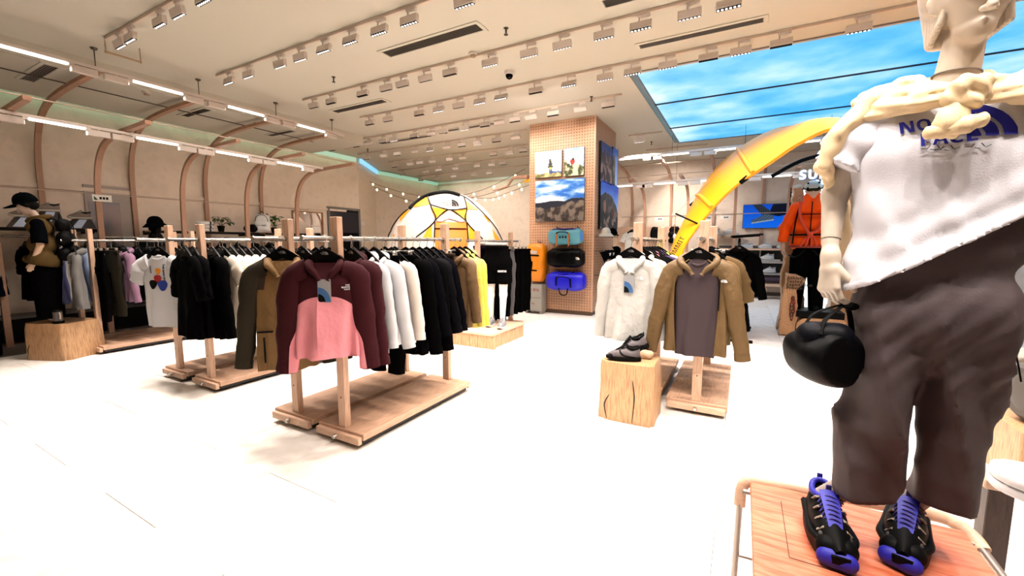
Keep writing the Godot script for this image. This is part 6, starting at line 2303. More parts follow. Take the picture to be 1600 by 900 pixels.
	obj("head", body(hb, 0.007, 0.02), skin, m)
	var ab := [[Vector3(0.165, 1.23, 0.0), Vector3(0.215, 1.0, -0.01), 0.04, 0.038], [Vector3(0.215, 1.0, -0.01), Vector3(0.21, 0.83, 0.05), 0.036, 0.028], [Vector3(0.21, 0.83, 0.05), Vector3(0.2, 0.78, 0.065), 0.026, 0.024]]
	ab.append_array(shift(hand_bones(1.0, 0.9), Vector3(0.2, 0.78, 0.065), Basis(Vector3.RIGHT, -0.35), 0.95))
	obj("arm", body(ab, 0.008, 0.008), wood("beech", 1), m)
	var ab2 := [[Vector3(-0.165, 1.23, 0.0), Vector3(-0.215, 0.98, -0.01), 0.04, 0.038], [Vector3(-0.215, 0.98, -0.01), Vector3(-0.22, 0.76, 0.08), 0.036, 0.026]]
	ab2.append_array(shift(hand_bones(-1.0, 0.6), Vector3(-0.22, 0.76, 0.08), Basis(Vector3.RIGHT, -0.3), 0.95))
	obj("arm", body(ab2, 0.009, 0.008), wood("beech", 1), m)
	var feet := [[Vector3(-0.1, 0.05, -0.02), Vector3(-0.1, 0.3, 0), 0.04, 0.045], [Vector3(0.1, 0.05, -0.02), Vector3(0.1, 0.3, 0), 0.04, 0.045]]
	for q in feet:
		obj("ankle", body([q], 0.014), skin, m)
	var tr := thing("trousers", "wide black trousers on the backpack mannequin", "trousers", at, yaw)
	obj("garment", body([[Vector3(-0.11, 0.05, 0), Vector3(-0.1, 0.7, 0), 0.11, 0.13], [Vector3(0.11, 0.05, 0.0), Vector3(0.1, 0.7, 0), 0.11, 0.13], [Vector3(-0.06, 0.8, 0), Vector3(0.06, 0.8, 0), 0.13, 0.13]], 0.016, 0.03, 1.0, [[Vector3.DOWN, -0.06], [Vector3.UP, 0.92]]), cloth(black), tr)
	var ts := thing("t_shirt", "navy black t-shirt under the olive vest on the left mannequin", "t-shirt", at, yaw)
	obj("garment", body([[Vector3(-0.09, 1.2, 0), Vector3(0.09, 1.2, 0), 0.11, 0.11], [Vector3(-0.07, 0.95, 0), Vector3(0.07, 0.95, 0), 0.12, 0.12]], 0.014, 0.03, 0.8), cloth(Color(0.012, 0.014, 0.022)), ts)
	obj("sleeve", body([[Vector3(-0.15, 1.26, 0), Vector3(-0.215, 1.03, -0.01), 0.075, 0.075]], 0.014, 0.03, 1.0, [[Vector3(-0.25, -0.97, 0).normalized(), -0.97 * 1.02 + 0.25 * 0.215]]), cloth(Color(0.014, 0.017, 0.028)), ts)
	obj("sleeve", body([[Vector3(0.15, 1.26, 0), Vector3(0.215, 1.03, -0.01), 0.075, 0.075]], 0.014, 0.03, 1.0, [[Vector3(0.25, -0.97, 0).normalized(), -0.97 * 1.02 + 0.25 * 0.215]]), cloth(Color(0.014, 0.017, 0.028)), ts)
	var vs := thing("vest", "olive tan work vest with high collar on the left mannequin", "vest", at, yaw)
	var vm := cloth(Color(0.27, 0.2, 0.09))
	var wr := func(p: Vector3) -> float: return 0.006 * sin(p.y * 31.0 + p.x * 17.0 + p.z * 23.0) + 0.006 * sin(p.x * 40.0 + p.y * 9.0)
	obj("body", body([[Vector3(-0.1, 1.22, 0), Vector3(0.1, 1.22, 0), 0.125, 0.125], [Vector3(-0.08, 1.0, 0.0), Vector3(0.08, 1.0, 0.0), 0.15, 0.15], [Vector3(-0.1, 0.78, 0.0), Vector3(0.1, 0.78, 0.0), 0.17, 0.17]], 0.014, 0.03, 0.85, [[Vector3(0, -1, 0.25).normalized(), -0.72]], wr), vm, vs)
	obj("collar", mb().tube(curve([Vector3(0.02, 1.3, 0.1), Vector3(0.1, 1.33, 0.05), Vector3(0.09, 1.36, -0.07), Vector3(-0.09, 1.36, -0.07), Vector3(-0.1, 1.33, 0.05), Vector3(-0.02, 1.3, 0.1)], 24), 0.034, 8), vm, vs)
	obj("pocket", body([[Vector3(-0.14, 0.82, 0.12), Vector3(-0.05, 0.82, 0.16), 0.05, 0.05]], 0.014, 0.02), vm, vs)
	var bpk := backpack(mat("pack_black", Color(0.018, 0.016, 0.016), 0.6), mat("webbing_black", Color(0.02, 0.02, 0.022), 0.7), 0.56)
	place(bpk, "backpack", "black backpack on the back of the left mannequin", "backpack", at + Vector3(0.0, 0.8, -0.2).rotated(Vector3.UP, yaw), Vector3(0, yaw + PI, 0))
	var cp := cap_hat(cloth(Color(0.015, 0.025, 0.03)), cloth(Color(0.02, 0.02, 0.025)))
	cp.scale = Vector3.ONE * 1.22
	obj("emblem", emblem(0.03, 0.004), mat("print_white", Color(0.85, 0.85, 0.85), 0.6), cp, Vector3(-0.01, 0.03, 0.094))
	place(cp, "cap", "dark teal cap with long peak on the bowed mannequin head", "hat", at + Vector3(0, 1.535, 0.105).rotated(Vector3.UP, yaw), Vector3(0.3, yaw, 0))
	var hr := obj("hair", body(shift([[Vector3(0, 0.14, -0.035), Vector3(0, 0.1, -0.055), 0.084, 0.07], [Vector3(-0.065, 0.13, 0.0), Vector3(-0.07, 0.1, -0.02), 0.03, 0.026], [Vector3(0.065, 0.13, 0.0), Vector3(0.07, 0.1, -0.02), 0.03, 0.026]], Vector3(0, 1.4, 0.07), Basis(Vector3.RIGHT, 0.42), 0.95), 0.01, 0.02), mat("hair_black", Color(0.012, 0.01, 0.01), 0.6), m)
	hr.name = "hair"
	var mug := thing("camp_mug", "grey camp cup with black lid and pale handle on the left stump", "cup", Vector3(-7.66, 0.475, -1.83))
	obj("cup", mb().lathe([Vector2(0.045, 0.03), Vector2(0.045, 0.15), Vector2(0.04, 0.152)], 18), mat("cup_grey", Color(0.3, 0.27, 0.27), 0.4), mug)
	obj("base", mb().lathe([Vector2(0.055, 0), Vector2(0.055, 0.03), Vector2(0.045, 0.034)], 18), mat("pot_black", Color(0.02, 0.02, 0.02), 0.5), mug)
	obj("lid", mb().lathe([Vector2(0.047, 0.15), Vector2(0.047, 0.165), Vector2(0.02, 0.175)], 18), M.pot_black, mug)
	obj("handle", mb().tube(curve([Vector3(0.045, 0.14, 0), Vector3(0.085, 0.14, 0), Vector3(0.09, 0.08, 0), Vector3(0.06, 0.065, 0)], 12), 0.008, 6), mat("handle_pale", Color(0.62, 0.55, 0.48), 0.5), mug)
	var k3 := 0
	for q in [[Vector3(-8.5, 0, -1.95), 0.9], [Vector3(-8.36, 0, -1.84), 0.95]]:
		var sh := make_shoe(mat("shoe_white", Color(0.72, 0.72, 0.72), 0.5), mat("shoe_sole_white", Color(0.75, 0.74, 0.72), 0.5), mat("shoe_white", Color(0.72, 0.72, 0.72), 0.5), mat("lace_white", Color(0.75, 0.75, 0.74), 0.7))
		place(sh, "sneaker", "white sneaker on the floor %s the left stump" % ["behind", "close behind"][k3], "shoe", q[0], Vector3(0, q[1], 0), "white sneakers by the left stump")
		k3 += 1
	# the figure cut by the left edge
	var e := Vector3(-8.82, 0, -1.36)
	var fig := thing("mannequin", "mannequin cut off by the left edge, in cream sweater and navy trousers", "mannequin", e, 0.6)
	obj("body", body([[Vector3(-0.1, 0.08, 0), Vector3(-0.09, 0.8, 0), 0.05, 0.07], [Vector3(0.1, 0.08, 0), Vector3(0.09, 0.8, 0), 0.05, 0.07], [Vector3(-0.06, 0.9, 0), Vector3(0.06, 0.9, 0), 0.1, 0.1], [Vector3(0, 1.3, 0), Vector3(0, 1.5, 0), 0.08, 0.05]], 0.016), M.mannequin_white if M.has("mannequin_white") else skin, fig)
	obj("head", body(shift(head_mb(), Vector3(0, 1.52, 0)), 0.01, 0.02), skin, fig)
	var nt := thing("trousers", "navy trousers on the mannequin at the left edge", "trousers", e, 0.6)
	obj("garment", body([[Vector3(-0.12, 0.03, 0), Vector3(-0.1, 0.8, 0), 0.1, 0.12], [Vector3(0.12, 0.03, 0), Vector3(0.1, 0.8, 0), 0.1, 0.12], [Vector3(-0.07, 0.92, 0), Vector3(0.07, 0.92, 0), 0.13, 0.13]], 0.016), cloth(Color(0.02, 0.025, 0.07)), nt)
	var sw := thing("sweater", "cream sweater on the mannequin at the left edge", "sweater", e, 0.6)
	obj("garment", body([[Vector3(-0.09, 1.4, 0), Vector3(0.09, 1.4, 0), 0.12, 0.12], [Vector3(-0.08, 1.12, 0), Vector3(0.08, 1.12, 0), 0.16, 0.16], [Vector3(0.17, 1.4, 0), Vector3(0.27, 1.1, 0.02), 0.08, 0.075], [Vector3(0.27, 1.1, 0.02), Vector3(0.24, 0.95, 0.16), 0.075, 0.06], [Vector3(-0.17, 1.4, 0), Vector3(-0.27, 1.1, 0.02), 0.08, 0.075], [Vector3(-0.27, 1.1, 0.02), Vector3(-0.24, 0.95, 0.16), 0.075, 0.06]], 0.016, 0.03, 1.0, [], wr), cloth(Color(0.62, 0.55, 0.48)), sw)
	# figure in black by the wall
	var b := Vector3(-8.98, 0, -3.44)
	var bf := thing("mannequin", "black headed mannequin in bucket hat behind the white t-shirt, face turned away", "mannequin", b, 1.4)
	obj("body", body([[Vector3(-0.1, 0.08, 0), Vector3(-0.09, 0.8, 0), 0.05, 0.07], [Vector3(0.1, 0.08, 0), Vector3(0.09, 0.8, 0), 0.05, 0.07], [Vector3(-0.06, 0.9, 0), Vector3(0.06, 0.9, 0), 0.11, 0.11], [Vector3(-0.08, 1.3, 0), Vector3(0.08, 1.3, 0), 0.11, 0.11]], 0.018), mat("mannequin_black", Color(0.014, 0.013, 0.014), 0.5), bf)
	obj("head", body(shift(head_mb(), Vector3(0, 1.64, 0)), 0.01, 0.02), M.mannequin_black, bf)
	var pj := thing("puffer_jacket", "black padded jacket on the mannequin by the left wall", "jacket", b, 1.4)
	var puf := func(p: Vector3) -> float: return -0.008 * absf(sin(p.y * 28.0)) + 0.004 * sin(p.x * 30 + p.z * 26)
	obj("garment", body([[Vector3(-0.1, 1.45, 0), Vector3(0.1, 1.45, 0), 0.13, 0.13], [Vector3(-0.09, 1.15, 0), Vector3(0.09, 1.15, 0), 0.16, 0.16], [Vector3(-0.08, 0.85, 0), Vector3(0.08, 0.85, 0), 0.16, 0.16], [Vector3(0.18, 1.46, 0), Vector3(0.3, 1.15, 0.0), 0.09, 0.085], [Vector3(0.3, 1.15, 0), Vector3(0.3, 0.85, 0.08), 0.085, 0.07], [Vector3(-0.18, 1.46, 0), Vector3(-0.3, 1.15, 0.0), 0.09, 0.085], [Vector3(-0.3, 1.15, 0), Vector3(-0.3, 0.85, 0.08), 0.085, 0.07], [Vector3(0, 1.58, -0.02), Vector3(0, 1.62, -0.02), 0.1, 0.09]], 0.017, 0.03, 1.0, [], puf), mat("puffer_black", Color(0.016, 0.018, 0.018), 0.45), pj)
	var mk := obj("round_tag", mb().lathe([Vector2(0.06, 0), Vector2(0.06, 0.004)], 18, Transform3D(Basis(Vector3.RIGHT, PI / 2), Vector3(0.05, 1.3, 0.19))), mat("print_white", Color(0.85, 0.85, 0.85), 0.6), pj)
	mk.rotation = Vector3.ZERO
	var bh := cap_hat(cloth(Color(0.012, 0.012, 0.013)), cloth(Color(0.012, 0.012, 0.013)), true)
	bh.scale = Vector3.ONE * 1.35
	place(bh, "bucket_hat", "black bucket hat on the mannequin by the left wall", "hat", b + Vector3(0, 1.83, -0.01), Vector3(0.1, 0.4, 0))


func _wrap(o: Node3D, called: String) -> Node3D:   # puts a mesh under a new root
	var n := Node3D.new()
	o.get_parent().remove_child(o)
	o.name = "pouch"
	n.add_child(o, true)
	return n


# ---------------------------------------------------------------- right: rock display, canopy, shelves, wood block
func right_area() -> void:
	var black := Color(0.014, 0.013, 0.014)
	# wood block with two shoes
	stump("wood_block", Vector3(-0.79, 0, -3.61), 0.45, 0.42, 0.5, 0.0, "squared wooden block with cracks, holding the grey hiking shoes", 2.0)
	var sg := mat("shoe_slate", Color(0.3, 0.27, 0.28), 0.6)
	var sb := mat("shoe_black", Color(0.014, 0.014, 0.015), 0.6)
	var stone := obj("stone", body([[Vector3(-0.02, 0.035, 0), Vector3(0.04, 0.035, 0), 0.045, 0.04]], 0.012, 0.03, 1.0, [], func(p: Vector3) -> float: return 0.003 * sin(p.x * 90 + p.y * 70)), mat("stone_pale", Color(0.66, 0.55, 0.44), 0.8), null, Vector3(-0.7, 0.505, -3.66))
	tag(stone, "small pale rounded stone propping a shoe on the wood block", "stone")
	for k in 2:
		var s := make_shoe(sg, sb, sb, mat("lace_black", Color(0.03, 0.03, 0.03), 0.8), true)
		obj("toe_cap", body([[Vector3(-0.02, 0.03, 0.11), Vector3(0.02, 0.03, 0.11), 0.03, 0.03]], 0.01, 0.01, 0.8), sb, s)
		obj("emblem", emblem(0.014, 0.003), mat("print_grey", Color(0.45, 0.43, 0.43), 0.6), s, Vector3(0.0, 0.045, 0.128))
		for q in [-1.0, 1.0]:
			obj("overlay", mb().tube(curve([Vector3(q * 0.042, 0.035, -0.09), Vector3(q * 0.05, 0.05, 0.0), Vector3(q * 0.043, 0.07, 0.03), Vector3(q * 0.025, 0.09, 0.035)], 12), 0.008, 5), sb, s)
		place(s, "hiking_shoe", ["dark grey hiking shoe lying flat at the front of the wood block", "dark grey hiking shoe with raised heel propped on a stone on the wood block"][k], "shoe", [Vector3(-0.84, 0.505, -3.52), Vector3(-0.79, 0.553, -3.66)][k], [Vector3(0, -1.25, 0), Vector3(0.35, -1.1, 0)][k], "hiking shoes on the wood block")
	# yellow canopy arch: two edges that rise from the floor and bend over to the right
	var ym := mat("canopy_yellow", Color(0.95, 0.64, 0.02), 0.4)
	ym.backlight_enabled = true
	ym.backlight = Color(0.45, 0.3, 0.02)
	var cn := thing("canopy", "huge curved yellow canopy arch rising behind the khaki jackets under the blue panel", "canopy", Vector3(0, 0, 0))
	var e0 := curve([Vector3(-1.12, 0.0, -7.1), Vector3(-1.08, 0.7, -7.2), Vector3(-0.98, 1.4, -7.3), Vector3(-0.84, 1.87, -7.4), Vector3(-0.62, 2.34, -7.4), Vector3(-0.38, 2.68, -7.4), Vector3(-0.1, 2.92, -7.35), Vector3(0.25, 3.09, -7.25), Vector3(0.55, 3.1, -7.1), Vector3(0.95, 3.05, -6.9), Vector3(1.4, 2.85, -6.7), Vector3(1.75, 2.4, -6.5), Vector3(1.95, 1.6, -6.4), Vector3(2.0, 0.0, -6.3)], 56)
	var e1 := curve([Vector3(-0.9, 0.0, -6.6), Vector3(-0.88, 0.7, -6.6), Vector3(-0.78, 1.36, -6.6), Vector3(-0.6, 1.7, -6.6), Vector3(-0.34, 2.05, -6.55), Vector3(-0.12, 2.27, -6.5), Vector3(0.1, 2.42, -6.45), Vector3(0.33, 2.57, -6.35), Vector3(0.55, 2.7, -6.2), Vector3(0.85, 2.78, -6.0), Vector3(1.25, 2.62, -5.9), Vector3(1.6, 2.2, -5.9), Vector3(1.75, 1.5, -5.9), Vector3(1.8, 0.0, -5.9)], 56)
	var rows := []
	for k in 56:
		var r := []
		for q in 12:
			var f := q / 11.0
			var c: Vector3 = e0[k].lerp(e1[k], f)
			var bulge: float = sin(f * PI) * (0.12 + 0.05 * sin(k * 0.22))
			var seam := 0.025 * absf(sin(k * PI / 11.0))
			r.append(c + Vector3(-0.35, 0.55, -0.15) * bulge + Vector3(-0.4, 0.5, 0) * seam)
		rows.append(r)
	obj("cloth", mb().sheet(rows, 0.012), ym, cn)
	obj("edge_hem", mb().tube(e0, 0.022, 8), ym, cn)
	obj("edge_hem", mb().tube(e1, 0.024, 8), ym, cn)
	for k in [16, 25]:
		var rb := []
		for q in 12:
			rb.append(rows[k][q] + Vector3(0, 0.01, 0.015))
		obj("rib_sleeve", mb().tube(rb, 0.03, 8), ym, cn)
	var dkm := mat("buckle_black", Color(0.015, 0.015, 0.016), 0.5)
	for k in [13, 20]:
		var p: Vector3 = e1[k + 3] if k == 20 else e0[k + 2]
		obj("buckle", bx(p, Vector3(0.12, 0.06, 0.05), 0.01, Basis(Vector3.BACK, 0.7)), dkm, cn)
	obj("tension_bar", mb().tube([Vector3(-0.92, 1.95, -6.9), Vector3(-0.5, 1.74, -6.55)], 0.013, 6), dkm, cn)
	obj("guy_line", mb().tube([Vector3(-0.92, 1.95, -6.9), Vector3(-0.95, 1.1, -6.9)], 0.004, 4), mat("rod_pale", Color(0.62, 0.53, 0.46), 0.5), cn)
	obj("guy_line", mb().tube([Vector3(-0.92, 1.95, -6.9), Vector3(-0.36, 2.6, -7.3)], 0.004, 4), M.rod_pale, cn)
	obj("lettering", text_mb("SUMMIT", 0.07), mat("print_dark", Color(0.1, 0.09, 0.09), 0.6), cn, Vector3(-0.85, 1.42, -6.56)).rotation = Vector3(0, 0.1, 1.1)
	var arc := obj("dark_pole", mb().tube(curve([Vector3(0.35, 2.55, -7.9), Vector3(0.8, 2.78, -7.9), Vector3(1.4, 2.8, -7.9), Vector3(2.2, 2.4, -7.9), Vector3(2.5, 1.4, -7.9), Vector3(2.55, 0.0, -7.9)], 30), 0.03, 8), dkm, cn)
	arc.name = "dark_pole"
	# rock display with a figure in orange
	var rk := wood("rock", 1)
	var rough := func(p: Vector3) -> float: return 0.012 * sin(p.y * 13.0 + sin(p.x * 9.0) * 2.0) + 0.01 * sin(p.y * 31.0 + p.x * 21.0 + p.z * 11.0) + 0.007 * sin(p.x * 47.0 - p.y * 19.0)
	var slab := func(pts: Array, th: float, z: float) -> MB:
		var m := mb()
		var rg := []
		var out := PackedVector2Array()
		for k in pts.size():   # a finer, uneven outline
			var a: Vector2 = pts[k]
			var b: Vector2 = pts[(k + 1) % pts.size()]
			var n := maxi(2, int(a.distance_to(b) / 0.06))
			for q in n:
				var p := a.lerp(b, float(q) / n)
				var nn := (b - a).orthogonal().normalized()
				out.append(p + nn * (hash1(p.x * 7.0 + p.y * 13.0) - 0.5) * 0.03)
		for k in 5:
			var g: float = [0.94, 0.99, 1.0, 0.99, 0.95][k]
			var c := Vector2.ZERO
			for p in out: c += p
			c /= out.size()
			var r := []
			for p in out:
				var w := c + (p - c) * g
				r.append(Vector3(w.x, w.y, z + th * (k / 4.0 - 0.5) + 0.025 * (hash1(p.x * 31 + p.y * 17 + k) - 0.5)))
			rg.append(r)
		m.loft(rg, false, false)
		for s in [0, 4]:
			var fl := PackedVector2Array()
			for p in rg[s]: fl.append(Vector2(p.x, p.y))
			var tr := Geometry2D.triangulate_polygon(fl)
			var q := 0
			while q < tr.size():
				m.poly([rg[s][tr[q]], rg[s][tr[q + 1]], rg[s][tr[q + 2]]], Vector3(0, 0, s - 2.0))
				q += 3
		return m
	var r1 := thing("rock_display", "tall brown sandstone slab display behind the figure in orange", "rock display", Vector3.ZERO)
	obj("slab", slab.call([Vector2(0.6, 0), Vector2(0.64, 0.5), Vector2(0.6, 0.9), Vector2(0.66, 1.3), Vector2(0.6, 1.75), Vector2(0.7, 2.1), Vector2(0.7, 2.46), Vector2(0.8, 2.5), Vector2(0.86, 2.35), Vector2(0.9, 1.9), Vector2(0.95, 1.2), Vector2(0.98, 0)], 0.3, -8.62), rk, r1)
	obj("slab", slab.call([Vector2(1.15, 2.3), Vector2(1.2, 2.52), Vector2(1.5, 2.55), Vector2(1.6, 2.0), Vector2(1.62, 1.2), Vector2(1.6, 0), Vector2(1.3, 0), Vector2(1.35, 1.4), Vector2(1.25, 2.0)], 0.3, -8.7), rk, r1)
	obj("base_rock", slab.call([Vector2(0.82, 0), Vector2(0.82, 0.22), Vector2(0.9, 0.33), Vector2(1.45, 0.34), Vector2(1.5, 0)], 0.55, -8.25), rk, r1)
	obj("grating", bx(Vector3(1.12, 0.38, -8.22), Vector3(0.62, 0.1, 0.52), 0.005), mat("grate_dark", Color(0.03, 0.03, 0.03), 0.6), r1)
	var r2 := thing("rock_sign", "low sandstone slab carved with words at the foot of the orange figure", "sign", Vector3.ZERO)
	obj("slab", slab.call([Vector2(0.6, 0), Vector2(0.6, 0.5), Vector2(0.64, 1.03), Vector2(0.78, 1.02), Vector2(0.92, 0.93), Vector2(0.8, 0.76), Vector2(0.84, 0.5), Vector2(0.82, 0)], 0.14, -8.05), rk, r2)
	var k := 0
	for w in ["Athletic", "Tested.", "Expedition", "Proven."]:
		var tx := obj("lettering", text_mb(w, 0.05, 0.006), mat("carved_dark", Color(0.14, 0.08, 0.05), 0.8), r2)
		var hi := 0.0
		for p in (tx.mesh as ArrayMesh).surface_get_arrays(0)[Mesh.ARRAY_VERTEX]:
			hi = maxf(hi, p.x)
		tx.position = Vector3(0.655 + hi - 0.0, 0.945 - 0.052 * k, -7.965)
		k += 1
	var gear := thing("climbing_gear", "bundle of carabiners and slings hanging on the low carved slab", "climbing gear", Vector3(0.75, 0.62, -7.93))
	for q in 6:
		var rp := []
		for j in 13:
			var a := TAU * j / 12.0
			rp.append(Vector3(cos(a) * 0.022, -0.05 * q + sin(a) * 0.04, 0.01 * (q % 2)) + Vector3(0.015 * sin(q * 2.0), 0, 0))
		obj("carabiner", mb().tube(rp, 0.006, 5), mat("gear_%d" % (q % 3), [Color(0.05, 0.05, 0.05), Color(0.45, 0.12, 0.1), Color(0.08, 0.2, 0.16)][q % 3], 0.4, 0.5), gear)
	obj("sling", mb().tube(curve([Vector3(0, 0.03, 0), Vector3(-0.03, -0.15, 0), Vector3(0.0, -0.36, 0), Vector3(0.03, -0.15, 0), Vector3(0, 0.03, 0)], 20), 0.008, 5), mat("gear_1", Color(0.45, 0.12, 0.1), 0.4, 0.5), gear)
	var gr2 := thing("climbing_gear", "carabiner on a short blue sling high on the tall sandstone slab", "climbing gear", Vector3(0.79, 2.2, -8.44))
	var rp2 := []
	for j in 13:
		rp2.append(Vector3(cos(TAU * j / 12.0) * 0.025, sin(TAU * j / 12.0) * 0.045, 0))
	obj("carabiner", mb().tube(rp2, 0.007, 5), mat("steel", Color(0.75, 0.73, 0.7), 0.25, 0.9), gr2)
	obj("sling", bx(Vector3(0.0, -0.12, 0), Vector3(0.025, 0.16, 0.012), 0.004), mat("sling_blue", Color(0.05, 0.1, 0.45), 0.6), gr2)
	var lp := thing("backlit_screen", "glowing white backdrop panel behind the orange figure", "light panel", Vector3(1.15, 0, -8.98))
	obj("screen", bx(Vector3(0, 1.4, 0), Vector3(0.85, 2.1, 0.04), 0.004), glow("panel_glow", Color(0.92, 0.97, 1.0), 1.5), lp)
	obj("frame", bx(Vector3(0, 1.4, -0.03), Vector3(0.9, 2.16, 0.03), 0.004), dkm, lp)
	for s in [-0.4, 0.4]:
		obj("leg", bx(Vector3(s, 0.17, -0.03), Vector3(0.04, 0.34, 0.03), 0.003), dkm, lp)
	area(Vector3(1.15, 1.5, -8.94), 0.8, 2.0, Vector3.BACK, Color(0.9, 0.96, 1.0), 0.35, "panel_lamp", lp)
	var sn := thing("lit_sign", "glowing white sign reading SUMMIT SERIES with a round emblem above the rock display", "sign", Vector3(1.08, 2.45, -8.2))
	var gl := glow("sign_glow", Color(0.75, 0.92, 1.0), 2.2)
	obj("lettering", text_mb("SUMMIT", 0.15, 0.04), gl, sn, Vector3(0.06, 0.13, 0))
	obj("lettering", text_mb("SERIES", 0.13, 0.04, false), gl, sn, Vector3(0.11, -0.03, 0))
	var rim := mat("sign_blue", Color(0.05, 0.3, 0.75), 0.5)
	obj("letter_back", text_mb("SUMMIT", 0.15, 0.02), rim, sn, Vector3(0.068, 0.122, -0.03))
	obj("letter_back", text_mb("SERIES", 0.13, 0.02, false), rim, sn, Vector3(0.118, -0.038, -0.03))
	obj("roundel", mb().lathe([Vector2(0.13, -0.02), Vector2(0.13, 0.02)], 28, Transform3D(Basis(Vector3.RIGHT, PI / 2), Vector3(0.0, 0.4, 0))), gl, sn)
	obj("roundel_mark", bx(Vector3(0, 0.4, 0.022), Vector3(0.24, 0.012, 0.006), 0.0, Basis(Vector3.BACK, 0.6)), rim, sn)
	obj("post", mb().tube([Vector3(0, 0.3, -0.03), Vector3(0, -0.3, -0.03)], 0.015, 8), dkm, sn)
	area(Vector3(1.1, 2.75, -8.14), 0.9, 0.35, Vector3.BACK, Color(0.75, 0.92, 1.0), 0.06, "sign_lamp", sn)
	# the figure
	var f := Vector3(0.94, 0.43, -8.2)
	var og := cloth(Color(0.9, 0.31, 0.025), 0.6)
	var pl := mat("mannequin_pale", Color(0.72, 0.62, 0.55), 0.45)
	var fg := thing("mannequin", "climber mannequin in helmet, orange jacket and harness before the sandstone slab", "mannequin", f, -0.1)
	obj("head", body(shift(head_mb(), Vector3(0, 1.5, 0.0)), 0.009, 0.02), pl, fg)
	for s in [-1.0, 1.0]:
		var hb := [[Vector3(s * 0.3, 0.95, 0.03), Vector3(s * 0.3, 0.86, 0.05), 0.028, 0.026]]
		hb.append_array(shift(hand_bones(s, 0.7), Vector3(s * 0.3, 0.86, 0.05)))
		obj("hand", body(hb, 0.009, 0.008), pl, fg)
	for s in [-1.0, 1.0]:
		obj("foot", body([[Vector3(s * 0.11, 0.04, -0.03), Vector3(s * 0.12, 0.03, 0.14), 0.045, 0.035]], 0.014), sb, fg)
	var oj := thing("jacket", "bright orange climbing jacket with hood and black zip on the climber mannequin", "jacket", f, -0.1)
	var wr := func(p: Vector3) -> float: return 0.006 * sin(p.y * 33.0 + p.x * 21.0) + 0.005 * sin(p.x * 45.0 - p.y * 17.0)
	obj("body", body([[Vector3(-0.1, 1.37, 0), Vector3(0.1, 1.37, 0), 0.115, 0.115], [Vector3(-0.09, 1.15, 0), Vector3(0.09, 1.15, 0), 0.13, 0.13], [Vector3(-0.09, 0.92, 0), Vector3(0.09, 0.92, 0), 0.13, 0.13], [Vector3(0, 1.47, -0.02), Vector3(0, 1.52, -0.02), 0.105, 0.1]], 0.014, 0.03, 0.85, [[Vector3.DOWN, -0.82]], wr), og, oj)
	for s in [-1.0, 1.0]:
		obj("sleeve", body([[Vector3(s * 0.17, 1.38, 0), Vector3(s * 0.29, 1.12, -0.02), 0.085, 0.075], [Vector3(s * 0.29, 1.12, -0.02), Vector3(s * 0.3, 0.93, 0.04), 0.075, 0.055]], 0.014, 0.02, 1.0, [[Vector3.DOWN, -0.92]], wr), og, oj)
	obj("zip", bx(Vector3(0, 1.15, 0.115), Vector3(0.012, 0.62, 0.02), 0.003), M.zip_black, oj)
	obj("seam", bx(Vector3(0, 1.29, 0.112), Vector3(0.3, 0.012, 0.02), 0.003), M.zip_black, oj)
	var tp := thing("trousers", "black trousers on the climber mannequin", "trousers", f, -0.1)
	obj("garment", body([[Vector3(-0.12, 0.04, 0), Vector3(-0.1, 0.7, 0), 0.085, 0.11], [Vector3(0.12, 0.04, 0), Vector3(0.1, 0.7, 0), 0.085, 0.11], [Vector3(-0.06, 0.82, 0), Vector3(0.06, 0.82, 0), 0.12, 0.12]], 0.016), cloth(black), tp)
	var hl := thing("helmet", "pale grey climbing helmet with dark goggles on the climber mannequin", "helmet", f + Vector3(0, 1.63, -0.005) * 1.18, -0.1)
	var hp := []
	for q in 8:
		hp.append(Vector2(maxf(0.004, 0.112 * cos(PI / 2 * q / 7.0)), 0.115 * sin(PI / 2 * q / 7.0)))
	obj("shell", mb().lathe(hp, 22, Transform3D(Basis.from_scale(Vector3(0.95, 1, 1.12)), Vector3.ZERO)), mat("helmet_grey", Color(0.6, 0.62, 0.6), 0.4), hl)
	obj("goggles", body([[Vector3(-0.045, -0.005, 0.085), Vector3(0.045, -0.005, 0.085), 0.034, 0.034]], 0.01, 0.01, 0.8), mat("goggle_lens", Color(0.06, 0.07, 0.02), 0.1), hl)
	obj("goggle_strap", mb().tube(curve([Vector3(-0.08, 0, 0.07), Vector3(-0.112, 0.01, -0.02), Vector3(0, 0.02, -0.13), Vector3(0.112, 0.01, -0.02), Vector3(0.08, 0, 0.07)], 24), 0.012, 6), dkm, hl)
	for s in [-1.0, 1.0]:
		obj("vent", bx(Vector3(s * 0.06, 0.07, 0.085), Vector3(0.025, 0.02, 0.02), 0.004), dkm, hl)
	var ro := thing("rope", "coral climbing rope coiled across the chest of the orange jacket", "rope", f, -0.1)
	var rm := mat("rope_coral", Color(0.75, 0.25, 0.14), 0.8)
	obj("coil", mb().tube(curve([Vector3(-0.13, 1.46, 0.06), Vector3(-0.12, 1.25, 0.135), Vector3(-0.04, 1.08, 0.15), Vector3(0.0, 1.03, 0.15)], 18), 0.02, 7), rm, ro)
	obj("coil", mb().tube(curve([Vector3(0.14, 1.46, 0.06), Vector3(0.13, 1.25, 0.13), Vector3(0.08, 1.08, 0.145), Vector3(0.0, 1.04, 0.15)], 18), 0.02, 7), rm, ro)
	for q in 4:
		obj("tail", mb().tube(curve([Vector3(0.01, 1.03, 0.15), Vector3(-0.06 + 0.04 * q, 0.95, 0.16), Vector3(-0.1 + 0.06 * q, 0.87, 0.14)], 10), 0.012, 6), rm, ro)
	obj("knot", mb().ball(Vector3(0.0, 1.03, 0.16), Vector3(0.035, 0.03, 0.025), 10), rm, ro)
	var hn := thing("harness", "black and coral climbing harness round the hips of the climber mannequin", "harness", f, -0.1)
